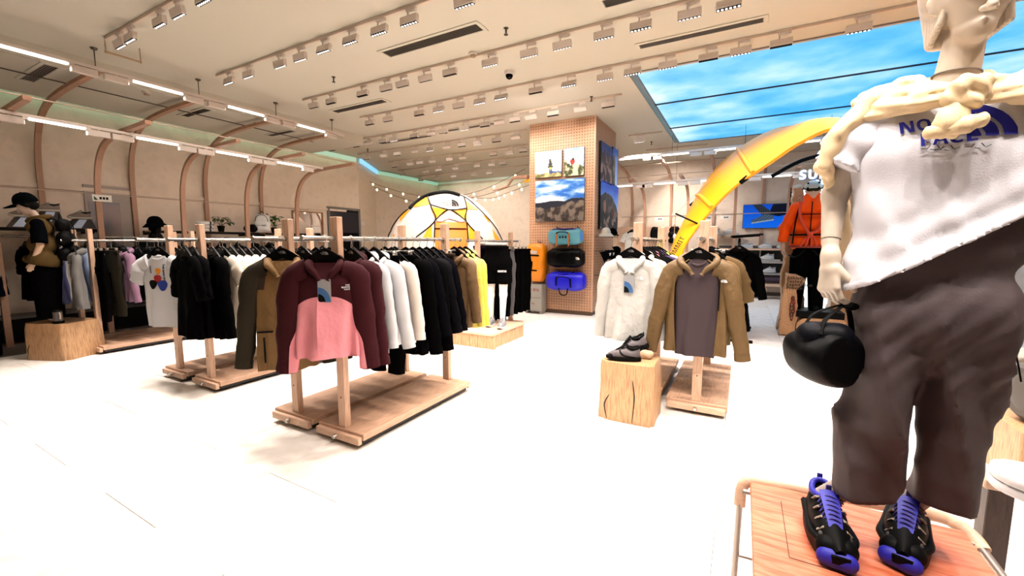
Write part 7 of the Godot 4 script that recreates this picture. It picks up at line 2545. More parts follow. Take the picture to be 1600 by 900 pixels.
	for q in [[1.02, 0.014, dkm], [0.86, 0.018, mat("harness_coral", Color(0.5, 0.16, 0.1), 0.7)]]:
		var bp := []
		for j in 25:
			bp.append(Vector3(cos(TAU * j / 24.0) * 0.225, q[0], sin(TAU * j / 24.0) * 0.14))
		obj("belt", mb().tube(bp, q[1], 6), q[2], hn)
	for s in [-1.0, 1.0]:
		obj("leg_loop", mb().tube(curve([Vector3(s * 0.04, 0.82, 0.13), Vector3(s * 0.14, 0.72, 0.12), Vector3(s * 0.22, 0.74, 0.0)], 10), 0.012, 6), dkm, hn)
		obj("chest_strap", mb().tube(curve([Vector3(s * 0.19, 0.9, 0.09), Vector3(s * 0.17, 1.2, 0.12), Vector3(s * 0.13, 1.45, 0.07)], 12), 0.01, 5), dkm, hn)
	for t in [fg, oj, tp, hl, ro, hn]:
		t.scale = Vector3.ONE * 1.18
	# screen on the wall
	var tv := thing("wall_screen", "wide wall screen showing a grey trail shoe on bright blue", "screen", Vector3(0.52, 2.26, -13.9), 0.0)
	var im := Image.create(200, 124, false, Image.FORMAT_RGB8)
	for y in 124:
		for x in 200:
			var u := x / 200.0
			var v := y / 124.0
			var c := Color(0.02, 0.27, 0.72).lerp(Color(0.05, 0.38, 0.85), v)
			var d := Vector2(u - 0.42, (v - 0.62) * 0.62).rotated(0.16)
			var top := -0.08 - 0.12 * smoothstep(-0.05, 0.22, d.x)
			if d.x > -0.24 and d.x < 0.27 and d.y < 0.085 and d.y > top * (1.0 - 0.4 * smoothstep(0.1, -0.24, d.x)) + 0.03 * pow(d.x * 4.0 - 0.2, 2.0) * (1.0 if d.x < 0 else 0.2):
				c = Color(0.26, 0.33, 0.42)
				if d.y > 0.05: c = Color(0.5, 0.56, 0.62)
				elif fposmod(d.x * 9.0 + d.y * 14.0, 1.0) < 0.22: c = Color(0.1, 0.15, 0.24)
			if u > 0.66 - v * 0.2 and u < 0.98 and v < 0.52 - absf(u - 0.8) * 0.4: c = Color(0.025, 0.05, 0.12)
			if u > 0.2 + v * 0.5 and u < 0.4 + v * 0.75 and v < 0.42: c = Color(0.08, 0.11, 0.16).lerp(Color(0.2, 0.22, 0.24), fposmod(u * 20.0, 1.0))
			im.set_pixel(x, y, c)
	var tm := mat("screen_image", Color(0.02, 0.02, 0.02), 0.3)
	tm.emission_enabled = true
	tm.emission = Color.BLACK
	tm.emission_texture = ImageTexture.create_from_image(im)
	tm.emission_energy_multiplier = 1.0
	obj("bezel", bx(Vector3(0, 0, 0), Vector3(1.1, 0.68, 0.06), 0.005), mat("bezel_grey", Color(0.25, 0.3, 0.38), 0.4), tv)
	var q2 := mb()
	q2.poly([Vector3(-0.535, -0.325, 0.032), Vector3(0.535, -0.325, 0.032), Vector3(0.535, 0.325, 0.032), Vector3(-0.535, 0.325, 0.032)], Vector3.BACK, [Vector2(0, 1), Vector2(1, 1), Vector2(1, 0), Vector2(0, 0)])
	obj("screen", q2, tm, tv)
	area(Vector3(0.52, 2.26, -13.85), 1.05, 0.62, Vector3.BACK, Color(0.2, 0.5, 1.0), 0.1, "screen_lamp", tv)
	# shoe shelves below it
	var wsm := mat("shelf_white", Color(0.6, 0.58, 0.56), 0.5)
	var sv := thing("shoe_shelf", "white shoe shelving with a wooden bench foot below the wall screen", "shelf unit", Vector3(0.45, 0, -13.55))
	for q in [[1.33, true], [0.98, false], [0.66, false]]:
		obj("shelf_board", bx(Vector3(0, q[0], 0), Vector3(2.1, 0.05, 0.5), 0.004), wood("beech", 0) if q[1] else wsm, sv)
	for s in [-1.0, 0.0, 1.0]:
		obj("upright", bx(Vector3(s * 1.03, 0.95, -0.1), Vector3(0.03, 0.8, 0.3), 0.002), wsm, sv)
	obj("back_panel", bx(Vector3(0, 0.98, -0.26), Vector3(2.1, 0.9, 0.02)), mat("panel_grey", Color(0.28, 0.27, 0.27), 0.7), sv)
	var bn := thing("bench", "low wooden bench with square legs under the shoe shelving", "bench", Vector3(0.45, 0, -13.1))
	obj("seat", bx(Vector3(0, 0.39, 0), Vector3(2.2, 0.07, 0.4), 0.005), wood("beech", 0), bn)
	for s in [-0.9, 0.1, 0.95]:
		obj("leg", bx(Vector3(s, 0.18, 0.05), Vector3(0.17, 0.36, 0.17), 0.004), wood("beech", 1), bn)
	var whs := mat("shoe_white", Color(0.72, 0.72, 0.72), 0.5)
	var wss := mat("shoe_sole_white", Color(0.75, 0.74, 0.72), 0.5)
	var sx := [[0.55, 1.36, "first white shoe on the top wooden shelf below the screen"], [0.98, 1.36, "second white shoe on the top wooden shelf below the screen"], [0.1, 1.36, "white shoe at the left end of the top wooden shelf"], [0.62, 1.06, "cream shoe on a white riser on the middle shelf below the screen"], [0.68, 0.7, "cream shoe on the lowest shelf below the screen"]]
	for q in sx:
		var s := make_shoe(whs, wss, whs, mat("lace_white", Color(0.75, 0.75, 0.74), 0.7))
		place(s, "shoe", q[2], "shoe", Vector3(q[0], q[1] - (0.0), -13.42), Vector3(0, -1.35, 0), "white shoes below the wall screen")
		s.scale = Vector3.ONE * 1.15
	tag(obj("riser", bx(Vector3(0.62, 1.032, -13.45), Vector3(0.6, 0.05, 0.25), 0.003), wsm), "white shoe riser on the middle shelf below the screen", "riser")
	var cush := obj("cushion", body([[Vector3(-0.25, 0, 0), Vector3(0.25, 0, 0), 0.09, 0.09]], 0.025, 0.03, 1.4), cloth(Color(0.25, 0.2, 0.24)), null, Vector3(0.75, 0.52, -13.1))
	cush.scale = Vector3(1, 0.8, 1)
	tag(cush, "mauve grey round cushion on the low bench below the screen", "cushion")
	# wooden partition with bags, left of the canopy
	var pt := thing("wood_partition", "low oak partition panels hung with black bags behind the white jacket rack", "partition", Vector3(-2.55, 0, -13.35))
	for j in 3:
		obj("panel", bx(Vector3(-0.66 + 0.62 * j, 1.0, 0), Vector3(0.6, 2.0, 0.06), 0.003), wood("beech", 1), pt)
	var bq := backpack(mat("pack_black", Color(0.018, 0.016, 0.016), 0.6), mat("webbing_black", Color(0.02, 0.02, 0.022), 0.7), 0.5)
	obj("emblem", mb().ball(Vector3(0.02, 0.2, 0.13), Vector3(0.05, 0.08, 0.015), 10), mat("print_white", Color(0.85, 0.85, 0.85), 0.6), bq)
	place(bq, "backpack", "black backpack with white emblem on the oak partition", "backpack", Vector3(-1.78, 1.5, -13.2), Vector3(0, 0.1, 0))
	var bt := duffel(0.34, 0.42, 0.14, M.pack_black, M.webbing_black, M.pack_black, M.pack_black)
	place(bt, "tote_bag", "black tote bag with handles on the oak partition", "bag", Vector3(-2.27, 1.77, -13.2))
	var tsw := garment("tee", 0.0, cloth(Color(0.75, 0.73, 0.7)))
	hang(-3.0, -13.2, 0.0, tsw, "t_shirt", "white t-shirt against the left panel of the oak partition", "t-shirt", "clothes on the oak partition", false, 2.0)
	# another shelf with white shoes behind the posts
	var s3 := thing("wall_shelf", "white wall shelf with two pale shoes left of the wall screen", "shelf", Vector3(-0.55, 1.76, -13.7))
	obj("board", bx(Vector3.ZERO, Vector3(0.9, 0.04, 0.4), 0.003), wsm, s3)
	obj("bracket", bx(Vector3(0, -0.06, -0.1), Vector3(0.04, 0.1, 0.3)), wsm, s3)
	for j in 2:
		var s := make_shoe(whs, wss, whs, M.lace_white)
		place(s, "shoe", "white shoe, %s on the wall shelf left of the screen" % ["left one", "right one"][j], "shoe", Vector3(-0.75 + 0.42 * j, 1.78, -13.65), Vector3(0, -1.4, 0), "white shoes left of the screen")
		s.scale = Vector3.ONE * 1.15
	# black metal rack with dark jackets
	var br := thing("metal_rack", "black metal clothes rack with dark jackets behind the khaki jackets", "clothes rack", Vector3(-0.04, 0, -7.75))
	obj("rail", mb().tube([Vector3(0, 1.56, 0.8), Vector3(0, 1.56, -0.8)], 0.016, 8), dkm, br)
	for s in [-0.62, 0.62]:
		obj("upright", mb().tube([Vector3(0, 0.02, s), Vector3(0, 1.56, s)], 0.016, 8), dkm, br)
		obj("foot", bx(Vector3(0, 0.02, s), Vector3(0.5, 0.04, 0.05), 0.004), dkm, br)
		obj("cross_arm", mb().tube([Vector3(-0.12, 1.6, s), Vector3(0.3, 1.63, s)], 0.014, 8), dkm, br)
	var its := []
	for j in 8:
		its.append(["jacket", ["jacket", "anorak"][j % 2], -7.05 - 0.18 * j, [black, Color(0.02, 0.05, 0.05), black, Color(0.015, 0.06, 0.06), black, Color(0.02, 0.02, 0.025), black, black][j], ["black jacket", "black jacket with teal edge", "black hooded jacket", "dark teal jacket", "black jacket", "navy black jacket", "black jacket", "black fleece jacket"][j], null, 0.05])
	fill(-0.04, "black metal rack", "clothes on the black metal rack", its)


# ---------------------------------------------------------------- the large mannequin in front
func off(m: MB, by: Vector3) -> MB:
	for k in m.v.size():
		m.v[k] = m.v[k] - by
	return m


func front_figure() -> void:
	var B := Vector3(0.4, 0.602, -1.55)
	# stand: plywood top on a bent frame
	var st := thing("display_stand", "orange plywood stand with pale bentwood rim and steel legs under the large mannequin", "stand", Vector3(0.36, 0, -1.4))
	var o3 := Vector3(0.36, 0, -1.4)
	var ply := wood("ply", 0)
	obj("top_panel", bx(Vector3(0.365, 0.588, -1.385) - o3, Vector3(0.585, 0.022, 0.75), 0.003), ply, st)
	var seam := mat("seam_dark", Color(0.25, 0.1, 0.04), 0.8)
	obj("seam", bx(Vector3(0.165, 0.5995, -1.51) - o3, Vector3(0.0022, 0.001, 0.3)), seam, st)
	obj("seam", bx(Vector3(0.41, 0.5995, -1.36) - o3, Vector3(0.49, 0.001, 0.003)), seam, st)
	var rimp := curve([Vector3(0.042, 0.5, -1.735), Vector3(0.044, 0.56, -1.74), Vector3(0.06, 0.592, -1.75), Vector3(0.1, 0.6, -1.762), Vector3(0.36, 0.6, -1.79), Vector3(0.6, 0.6, -1.815), Vector3(0.655, 0.594, -1.8), Vector3(0.685, 0.58, -1.765), Vector3(0.69, 0.57, -1.72)], 40)
	obj("bentwood_rim", off(mb().tube(rimp, 0.02, 10, true, Vector2(1.0, 0.6), Vector3.UP), o3), wood("beech", 0), st)
	var steel := mat("steel_soft", Color(0.6, 0.56, 0.53), 0.35, 0.8)
	obj("leg", off(mb().tube([Vector3(0.042, 0.51, -1.735), Vector3(0.035, 0.0, -1.73)], 0.012, 10), o3), steel, st)
	obj("leg", off(mb().tube([Vector3(0.035, 0.56, -1.03), Vector3(0.03, 0.0, -1.02)], 0.012, 10), o3), steel, st)
	obj("leg", off(mb().tube([Vector3(0.69, 0.56, -1.03), Vector3(0.7, 0.0, -1.02)], 0.012, 10), o3), steel, st)
	obj("leg", off(mb().tube([Vector3(0.69, 0.56, -1.76), Vector3(0.695, 0.0, -1.78)], 0.012, 10), o3), steel, st)
	obj("side_rail", off(mb().tube(curve([Vector3(0.69, 0.57, -1.73), Vector3(0.69, 0.565, -1.5), Vector3(0.69, 0.565, -1.03)], 12), 0.012, 10), o3), steel, st)
	obj("brace", off(mb().tube([Vector3(0.037, 0.3, -1.732), Vector3(0.693, 0.3, -1.77)], 0.007, 8), o3), steel, st)
	obj("crossbar", off(mb().tube([Vector3(0.06, 0.57, -1.2), Vector3(0.69, 0.57, -1.2)], 0.01, 8), o3), steel, st)
	obj("crossbar", off(mb().tube([Vector3(0.05, 0.57, -1.72), Vector3(0.69, 0.57, -1.74)], 0.01, 8), o3), steel, st)
	# body: head, neck, arms, ankles
	var m := thing("mannequin", "large pale mannequin with sculpted bob hair, standing on the orange stand in front", "mannequin", B)
	var mm := mat("mannequin_cream", Color(0.72, 0.67, 0.61), 0.42)
	var hb := shift(head_mb(), Vector3(0.474, 2.014, -1.545), Basis(Vector3.UP, 0.05) * Basis(Vector3.RIGHT, 0.2), 0.94)
	hb[0] = [Vector3(0.462, 1.86, -1.565), Vector3(0.474, 2.02, -1.555), 0.047, 0.04, 0.025]
	obj("head", off(body(hb, 0.0045, 0.016), B), mm, m)
	obj("neck_seam", off(mb().tube([Vector3(0.4665, 1.936, -1.56), Vector3(0.4667, 1.938, -1.56)], 0.0485, 30), B), mat("seam_grey", Color(0.4, 0.36, 0.32), 0.7), m)
	# hair: a swept bob that ends in two points
	var hrb := [[Vector3(0.474, 2.165, -1.575), Vector3(0.484, 2.165, -1.575), 0.093, 0.093]]
	for s in 7:
		var f := s / 6.0
		hrb.append([Vector3(0.44 - 0.028 * f, 2.2 - 0.02 * f, -1.48 - 0.11 * f), Vector3(0.414 + 0.012 * f, 2.055 - 0.003 * s, -1.515 - 0.11 * f), 0.015, 0.008, 0.006])
		hrb.append([Vector3(0.5 + 0.045 * f, 2.2 - 0.02 * f, -1.48 - 0.11 * f), Vector3(0.54 - 0.006 * f, 2.04, -1.52 - 0.11 * f), 0.016, 0.009, 0.006])
	for s in 6:
		var f := s / 5.0
		hrb.append([Vector3(0.43 + 0.1 * f, 2.17, -1.65), Vector3(0.435 + 0.09 * f, 2.05, -1.64), 0.03, 0.016, 0.02])
	for s in 6:   # fringe swept to one side
		var f := s / 5.0
		hrb.append([Vector3(0.5, 2.235 - 0.004 * s, -1.49), Vector3(0.42 + 0.1 * f, 2.145 + 0.02 * f, -1.462), 0.022, 0.008, 0.01])
	obj("hair", off(body(hrb, 0.005, 0.012), B), mm, m)
	# right arm of the figure (left in the picture) with its hand
	var arm := [[Vector3(0.3, 1.83, -1.57), Vector3(0.237, 1.645, -1.59), 0.043, 0.034], [Vector3(0.237, 1.645, -1.59), Vector3(0.228, 1.5, -1.545), 0.033, 0.0225]]
	obj("arm", off(body(arm, 0.007, 0.012), B), mm, m)
	obj("wrist_seam", off(mb().tube([Vector3(0.2288, 1.512, -1.549), Vector3(0.2287, 1.5105, -1.5485)], 0.0248, 24), B), M.seam_grey, m)
	var hand := [[Vector3(0.228, 1.512, -1.547), Vector3(0.229, 1.46, -1.53), 0.0215, 0.019, 0.014]]
	hand.append_array(shift(hand_bones(-1.0, 0.75), Vector3(0.229, 1.452, -1.525), Basis(Vector3.RIGHT, -0.12) * Basis(Vector3.UP, 0.55), 0.98))
	obj("hand", off(body(hand, 0.0034, 0.006), B), mm, m)
	var arm2 := [[Vector3(0.64, 1.8, -1.57), Vector3(0.735, 1.6, -1.62), 0.043, 0.034], [Vector3(0.735, 1.6, -1.62), Vector3(0.69, 1.36, -1.6), 0.033, 0.022], [Vector3(0.69, 1.36, -1.6), Vector3(0.686, 1.32, -1.59), 0.02, 0.018]]
	obj("arm", off(body(arm2, 0.008, 0.012), B), mm, m)
	obj("hand", off(body(shift(hand_bones(1.0, 0.8), Vector3(0.686, 1.325, -1.59), Basis(Vector3.RIGHT, -0.15)), 0.0045, 0.006), B), mm, m)
	# t-shirt
	var white := cloth(Color(0.78, 0.78, 0.81), 0.8)
	var ts := thing("t_shirt", "loose white t-shirt with blue chest print, half tucked, on the large mannequin", "t-shirt", B)
	var fold := func(p: Vector3) -> float:
		var low: float = clampf((1.78 - p.y) / 0.35, 0.0, 1.0)
		var a := 0.014 * (absf(sin((p.x * 0.85 + p.y * 0.4) * 27.0 + sin(p.y * 9.0) * 0.8)) - 0.6) * low
		a += 0.005 * sin((p.y - p.x * 0.62) * 75.0 + p.z * 20.0) * clampf(1.0 - absf(p.y - 1.47 - (p.x - 0.4) * 0.6) / 0.16, 0, 1)
		a += 0.003 * sin(p.x * 90.0 + p.y * 37.0) * low
		return a
	var tb := [[Vector3(0.345, 1.835, -1.56), Vector3(0.6, 1.815, -1.56), 0.07, 0.07, 0.05], [Vector3(0.375, 1.73, -1.55), Vector3(0.585, 1.72, -1.55), 0.115, 0.115, 0.06], [Vector3(0.39, 1.58, -1.55), Vector3(0.575, 1.6, -1.55), 0.12, 0.12, 0.06], [Vector3(0.4, 1.42, -1.54), Vector3(0.555, 1.48, -1.54), 0.14, 0.13, 0.06], [Vector3(0.41, 1.3, -1.53), Vector3(0.55, 1.4, -1.54), 0.15, 0.14, 0.06]]
	var hn := Vector3(0.536, -0.845, 0.0)
	var F := field(tb, 0.0085, 0.06, 0.86, [[hn, -1.011]], fold)
	obj("body", off(nets(F), B), white, ts)
	obj("hem", off(body([[Vector3(0.41, 1.3, -1.53), Vector3(0.55, 1.4, -1.54), 0.151, 0.142, 0.06], [Vector3(0.4, 1.42, -1.54), Vector3(0.555, 1.48, -1.54), 0.142, 0.132, 0.06]], 0.0085, 0.06, 0.87, [[hn, -1.009], [-hn, 1.03]], fold), B), white, ts)
	var sl := func(a: Vector3, b: Vector3, r0: float, r1: float) -> MB:
		var d := (b - a).normalized()
		return body([[a, b, r0, r1]], 0.0085, 0.03, 1.0, [[d, d.dot(b)]], func(p: Vector3) -> float: return 0.006 * sin(p.y * 60.0 + p.x * 40.0) + 0.004 * sin(p.z * 60.0 + p.y * 25.0))
	obj("sleeve", off(sl.call(Vector3(0.325, 1.845, -1.56), Vector3(0.243, 1.715, -1.565), 0.072, 0.073), B), white, ts)
	obj("sleeve", off(sl.call(Vector3(0.63, 1.82, -1.56), Vector3(0.725, 1.68, -1.565), 0.074, 0.08), B), white, ts)
	var blue := mat("print_cobalt", Color(0.045, 0.07, 0.55), 0.7)
	var zf := func(x: float, y: float) -> float: return F.front(x, y) + 0.003 - B.z
	var put := func(src: MB, at: Vector2, rot: float, mt: Material, nm: String) -> void:
		var q := mb()
		q.add(src, Transform3D(Basis(Vector3.BACK, rot), Vector3(at.x, at.y, 0)))
		var dm := drape(q, zf)
		for k in dm.v.size():
			dm.v[k].x -= B.x
			dm.v[k].y -= B.y
		obj(nm, dm, mt, ts)
	put.call(text_mb("NORTH", 0.032, 0.001), Vector2(0.412, 1.8), 0.06, blue, "lettering")
	put.call(text_mb("FACE", 0.034, 0.001), Vector2(0.432, 1.76), 0.04, blue, "lettering")
	put.call(emblem(0.085, 0.001), Vector2(0.466, 1.758), -0.05, blue, "emblem")
	var ink := mat("print_ink", Color(0.05, 0.05, 0.06), 0.7)
	for q in [[0.405, 1.736], [0.43, 1.732], [0.485, 1.732]]:
		var sq := mb()
		for j in 5:
			sq.box(Vector3(-0.018 + 0.009 * j, 0.004 * sin(j * 2.4), 0), Vector3(0.011, 0.0014, 0.001), 0.0, Basis(Vector3.BACK, sin(j * 1.7)))
		put.call(sq, Vector2(q[0], q[1]), 0.0, ink, "doodle_print")
	# sweater tied round the shoulders
	var cr := cloth(Color(0.86, 0.77, 0.62), 0.85)
	var sw := thing("sweater", "cream sweater tied in a knot round the shoulders of the large mannequin", "sweater", B)
	var swf := func(p: Vector3) -> float: return 0.003 * sin((p.y * 1.0 + p.z * 0.5 - p.x * 0.1) * 240.0) + 0.002 * sin(p.x * 60.0 + p.y * 90.0)
	var sbn := []
	for q in 3:   # three layers of cloth side by side, so that the band is broad and flat
		var dy := 0.026 * (q - 1)
		sbn.append_array([[Vector3(0.285, 1.87 + dy, -1.535 - dy * 0.6), Vector3(0.37, 1.882 + dy, -1.475 - dy * 0.9), 0.024, 0.022], [Vector3(0.37, 1.882 + dy, -1.475 - dy * 0.9), Vector3(0.43, 1.856 + dy * 0.5, -1.435), 0.022, 0.013],
			[Vector3(0.46, 1.858 + dy * 0.5, -1.435), Vector3(0.575, 1.862 + dy, -1.47 - dy * 0.9), 0.014, 0.022], [Vector3(0.575, 1.862 + dy, -1.47 - dy * 0.9), Vector3(0.665, 1.835 + dy, -1.53 - dy * 0.6), 0.022, 0.026]])
	sbn.append_array([[Vector3(0.29, 1.893, -1.57), Vector3(0.38, 1.928, -1.62), 0.035, 0.035], [Vector3(0.38, 1.928, -1.62), Vector3(0.54, 1.92, -1.63), 0.035, 0.035], [Vector3(0.54, 1.92, -1.63), Vector3(0.66, 1.86, -1.58), 0.035, 0.035]])
	obj("drape", off(body(sbn, 0.006, 0.012, 1.0, [], swf), B), cr, sw)
	var sdn := []
	for q in 3:
		var dz := 0.03 * (q - 1)
		sdn.append_array([[Vector3(0.29, 1.885, -1.55 + dz), Vector3(0.222, 1.8, -1.54 + dz), 0.026, 0.024], [Vector3(0.222, 1.8, -1.54 + dz), Vector3(0.196, 1.725, -1.54 + dz * 0.8), 0.024, 0.017]])
	sdn.append_array([[Vector3(0.196, 1.725, -1.54), Vector3(0.238, 1.655, -1.585), 0.019, 0.016], [Vector3(0.245, 1.68, -1.62), Vector3(0.275, 1.45, -1.635), 0.028, 0.022]])
	obj("hanging_sleeve", off(body(sdn, 0.006, 0.012, 1.0, [], func(p: Vector3) -> float: return 0.003 * sin(p.z * 190.0 + p.y * 12.0) + 0.002 * sin(p.y * 90.0 + p.z * 40.0)), B), cr, sw)
	var KO := Vector3(-0.028, -0.014, 0.0)
	var kn := [[Vector3(0.455, 1.868, -1.425), Vector3(0.468, 1.885, -1.415), 0.024, 0.022], [Vector3(0.468, 1.885, -1.415), Vector3(0.492, 1.882, -1.415), 0.022, 0.022], [Vector3(0.492, 1.882, -1.415), Vector3(0.497, 1.862, -1.42), 0.022, 0.022], [Vector3(0.45, 1.856, -1.425), Vector3(0.485, 1.846, -1.412), 0.02, 0.021]]
	obj("knot", off(body(shift(kn, KO), 0.005, 0.008, 1.0, [], func(p: Vector3) -> float: return 0.0025 * sin(p.x * 180.0 + p.y * 150.0)), B), cr, sw)
	var tl := [[Vector3(0.462, 1.85, -1.42), Vector3(0.45, 1.8, -1.415), 0.02, 0.032], [Vector3(0.45, 1.8, -1.415), Vector3(0.452, 1.795, -1.415), 0.032, 0.03]]
	obj("sleeve_tail", off(body(shift(tl, KO), 0.005, 0.012, 0.7, [], func(p: Vector3) -> float: return 0.003 * sin((p.x - 0.427) * 260.0 + p.y * 20.0)), B), cr, sw)
	var cf := [[Vector3(0.418, 1.782, -1.415), Vector3(0.47, 1.79, -1.402), 0.017, 0.018], [Vector3(0.47, 1.79, -1.402), Vector3(0.5, 1.8, -1.41), 0.018, 0.017]]
	obj("cuff", off(body(shift(cf, KO), 0.005, 0.012, 0.8, [], func(p: Vector3) -> float: return 0.0015 * sin(p.x * 260.0)), B), cr, sw)
	# trousers
	var pm := cloth(Color(0.27, 0.235, 0.24), 0.6, 0.1)
	var tr := thing("trousers", "wide charcoal brown cropped trousers on the large mannequin", "trousers", B)
	var pf := func(p: Vector3) -> float:
		var a := 0.026 * (absf(sin(p.x * 24.0 + p.y * 3.2 + sin(p.y * 6.0) * 0.6)) - 0.6) * clampf((1.5 - p.y) / 0.3, 0, 1)
		a += 0.006 * sin(p.z * 50.0 + p.y * 7.0)
		a += 0.004 * (absf(sin(p.y * 31.0 + p.x * 34.0 + sin(p.x * 30.0))) - 0.6) * (0.4 + 0.6 * clampf(1.0 - absf(p.y - 0.95) / 0.2, 0, 1))
		a += 0.003 * sin(p.y * 85.0 - p.x * 95.0) * clampf(1.0 - absf(p.y - 1.25) / 0.2, 0, 1)
		return a
	var hemn := Vector3(0.05, -0.9987, 0.0)
	var pb := [[Vector3(0.41, 1.45, -1.555), Vector3(0.54, 1.5, -1.555), 0.095, 0.095, 0.05], [Vector3(0.405, 1.3, -1.55), Vector3(0.52, 1.32, -1.55), 0.115, 0.115, 0.04],
		[Vector3(0.393, 1.28, -1.545), Vector3(0.363, 0.98, -1.53), 0.1, 0.079, 0.02], [Vector3(0.363, 0.98, -1.53), Vector3(0.342, 0.66, -1.54), 0.079, 0.066, 0.008],
		[Vector3(0.525, 1.28, -1.555), Vector3(0.537, 0.98, -1.57), 0.1, 0.079, 0.02], [Vector3(0.537, 0.98, -1.57), Vector3(0.537, 0.66, -1.6), 0.079, 0.066, 0.008]]
	obj("garment", off(body(pb, 0.009, 0.02, 1.08, [[hemn, -0.732], [Vector3.UP, 1.6]], pf), B), pm, tr)
	var pk := mb().tube(curve([Vector3(0.585, 1.3, -1.47), Vector3(0.61, 1.2, -1.475), Vector3(0.62, 1.16, -1.48)], 8), 0.002, 5)
	obj("pocket_seam", off(pk, B), mat("seam_black", Color(0.05, 0.04, 0.04), 0.8), tr)
	# socks and shoes
	var sock := cloth(Color(0.62, 0.57, 0.55), 0.9)
	var upm := mat("shoe_ink", Color(0.012, 0.014, 0.016), 0.55)
	var solem := mat("shoe_ink_sole", Color(0.01, 0.012, 0.013), 0.5)
	var cob := mat("shoe_cobalt", Color(0.06, 0.06, 0.55), 0.6)
	var lac := mat("lace_violet", Color(0.16, 0.13, 0.42), 0.7)
	var k := 0
	for q in [[Vector3(0.272, 0.604, -1.5), 0.06, Vector3(0.335, 0.78, -1.54), "left"], [Vector3(0.468, 0.604, -1.575), -0.29, Vector3(0.525, 0.8, -1.6), "right"]]:
		var yaw: float = q[1]
		var ank: Vector3 = q[0] + Vector3(0, 0.09, -0.075).rotated(Vector3.UP, yaw)
		var so := obj("sock", off(mb().tube(curve([ank, ank.lerp(q[2], 0.5), q[2]], 8), [0.03, 0.03, 0.031, 0.032, 0.033, 0.034, 0.035, 0.036], 16), q[0]), sock, null, q[0])
		tag(so, "short pale sock above the black and blue shoe on the %s in the picture" % q[3], "sock", "socks of the large mannequin")
		var s := make_shoe(upm, solem, cob, lac, true)
		var bone := mat("shoe_bone", Color(0.55, 0.5, 0.45), 0.6)
		obj("toe_bumper", body([[Vector3(-0.024, 0.022, 0.122), Vector3(0.018, 0.022, 0.132), 0.028, 0.026]], 0.006, 0.01, 0.8, [[Vector3.DOWN, -0.002]]), cob, s)
		obj("toe_cap", body([[Vector3(-0.018, 0.036, 0.098), Vector3(0.018, 0.036, 0.1), 0.034, 0.033]], 0.006, 0.012, 0.9), upm, s)
		for sd in [-1.0, 1.0]:
			for j in 4:
				var f := j / 3.0
				obj("eyelet_wing", mb().tube(curve([Vector3(sd * lerpf(0.034, 0.038, f), lerpf(0.106, 0.06, f), lerpf(-0.03, 0.06, f)), Vector3(sd * lerpf(0.028, 0.024, f), lerpf(0.12, 0.078, f), lerpf(-0.018, 0.07, f))], 5), 0.0062, 5, true, Vector2(1.5, 0.6)), bone, s)
			obj("side_panel", mb().tube(curve([Vector3(sd * 0.041, 0.05, -0.11), Vector3(sd * 0.047, 0.045, -0.02), Vector3(sd * 0.052, 0.045, 0.05), Vector3(sd * 0.03, 0.05, 0.112)], 14), 0.011, 6), upm, s)
			obj("grey_patch", body([[Vector3(sd * 0.03, 0.058, 0.078), Vector3(sd * 0.016, 0.062, 0.086), 0.011, 0.01]], 0.004, 0.006), mat("shoe_patch", Color(0.2, 0.18, 0.18), 0.7), s)
		obj("emblem", mb().ball(Vector3(-0.045 if k == 0 else 0.045, 0.045, 0.075), Vector3(0.005, 0.008, 0.012), 10), mat("print_white", Color(0.85, 0.85, 0.85), 0.6), s)
		obj("tongue_loop", bx(Vector3(0, 0.142, -0.026), Vector3(0.014, 0.034, 0.006), 0.002), lac, s)
		place(s, "sneaker", "black and cobalt blue sneaker with pale lace wings, on the %s in the picture" % q[3], "shoe", q[0], Vector3(0, yaw, 0), "sneakers of the large mannequin")
		k += 1
	# small black bag in the hand
	var bk := mat("pouch_black", Color(0.012, 0.012, 0.016), 0.5)
	var C := Vector3(0.226, 1.172, -1.5)
	var bg := thing("pouch_bag", "small round black bag hanging by straps from the large mannequin's hand", "bag", C)
	var dx := Vector3(0.55, 0.0, 0.83).normalized()
	var bb := [[Vector3(0, 0, 0) - dx * 0.02, dx * 0.02, 0.088, 0.086]]
	obj("body", body(bb, 0.006, 0.02, 1.0, [[dx, 0.075], [-dx, 0.085]], func(p: Vector3) -> float: return 0.004 * sin(p.y * 50.0 + p.x * 40.0) + 0.003 * sin(p.z * 70.0 - p.y * 30.0)), bk, bg)
	obj("lid", body([[Vector3(-0.03, 0.055, 0.015), Vector3(0.025, 0.06, 0.025), 0.045, 0.042]], 0.006, 0.02), mat("pouch_navy", Color(0.02, 0.022, 0.045), 0.5), bg)
	for q in [[Vector3(0.045, 0.155, -0.01), Vector3(-0.03, 0.12, 0.0), Vector3(-0.06, 0.065, 0.03)], [Vector3(0.045, 0.155, -0.01), Vector3(-0.005, 0.11, 0.03), Vector3(-0.02, 0.07, 0.06)], [Vector3(0.045, 0.155, 0.0), Vector3(0.06, 0.11, -0.02), Vector3(0.07, 0.04, -0.02)]]:
		obj("strap", mb().tube(curve(q, 12), 0.008, 6, true, Vector2(1.0, 0.35)), M.webbing_black, bg)
	obj("strap_knot", mb().ball(Vector3(0.056, 0.148, -0.005), Vector3(0.02, 0.012, 0.014), 10), M.webbing_black, bg)
	# right edge: stand with a folded shirt, plinth with bags
	var ws := thing("wood_stand", "dark wooden stand with pale arm at the right edge holding a folded shirt", "stand", Vector3(0.88, 0, -2.16))
	obj("post", bx(Vector3(0, 0.3, 0), Vector3(0.07, 0.6, 0.07), 0.003), wood("dark", 1), ws)
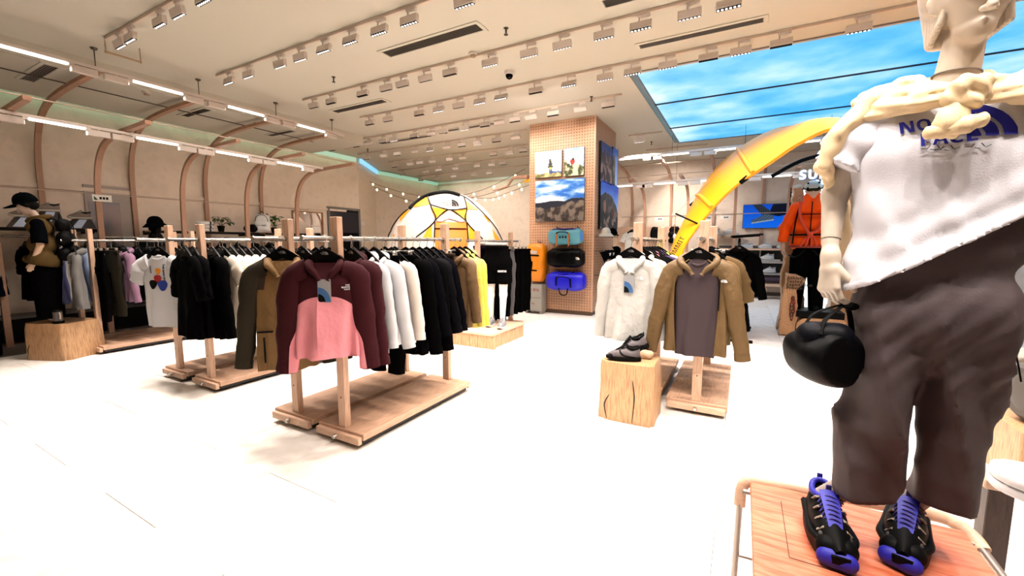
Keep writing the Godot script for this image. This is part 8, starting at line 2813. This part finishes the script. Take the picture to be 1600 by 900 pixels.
	obj("arm", bx(Vector3(0.4, 0.615, -0.02), Vector3(0.9, 0.035, 0.13), 0.004), wood("beech", 0), ws)
	obj("post", bx(Vector3(0.78, 0.3, 0), Vector3(0.07, 0.6, 0.07), 0.003), wood("dark", 1), ws)
	var fs := thing("folded_shirt", "folded white shirt lying on the wooden stand at the right edge", "shirt", Vector3(0.97, 0.636, -2.06))
	for j in 2:
		obj("fold", body([[Vector3(-0.06, 0.02 + 0.035 * j, -0.0), Vector3(0.3, 0.02 + 0.035 * j, -0.0), 0.09, 0.09]], 0.014, 0.02, 1.2, [[Vector3.UP, 0.036 + 0.036 * j], [Vector3.DOWN, -0.002 - 0.034 * j]]), cloth(Color(0.8, 0.79, 0.8)), fs)
	var bs := obj("folded_shirt", body([[Vector3(0, 0.02, 0), Vector3(0.2, 0.02, 0), 0.05, 0.05]], 0.014, 0.02, 1.2, [[Vector3.UP, 0.05], [Vector3.DOWN, -0.002]]), cloth(Color(0.02, 0.02, 0.03)), null, Vector3(1.22, 0.636, -2.3))
	tag(bs, "folded black garment behind the white shirt at the right edge", "shirt")
	var pz := thing("wood_plinth", "wooden plinth behind the large mannequin's legs at the right edge", "plinth", Vector3(2.05, 0, -4.0))
	for j in 3:
		obj("panel", bx(Vector3(-0.34 + 0.34 * j, 0.18, 0.0), Vector3(0.335, 0.36, 0.8), 0.004), wood("block", 1), pz)
	var gbag := duffel(0.6, 0.4, 0.35, mat("vinyl_grey", Color(0.26, 0.24, 0.22), 0.6), M.webbing_black, M.vinyl_grey, M.vinyl_grey)
	place(gbag, "duffel_bag", "grey duffel bag with black trim on the wooden plinth at the right edge", "bag", Vector3(1.9, 0.56, -3.85), Vector3(0, 0.2, 0))
	var sh2 := make_shoe(mat("shoe_white", Color(0.72, 0.72, 0.72), 0.5), mat("shoe_sole_white", Color(0.75, 0.74, 0.72), 0.5), M.shoe_white, M.lace_white)
	sh2.scale = Vector3.ONE * 1.2
	place(sh2, "sneaker", "white sneaker on top of the grey duffel bag at the right edge", "shoe", Vector3(1.72, 0.78, -3.8), Vector3(0, -1.0, 0))
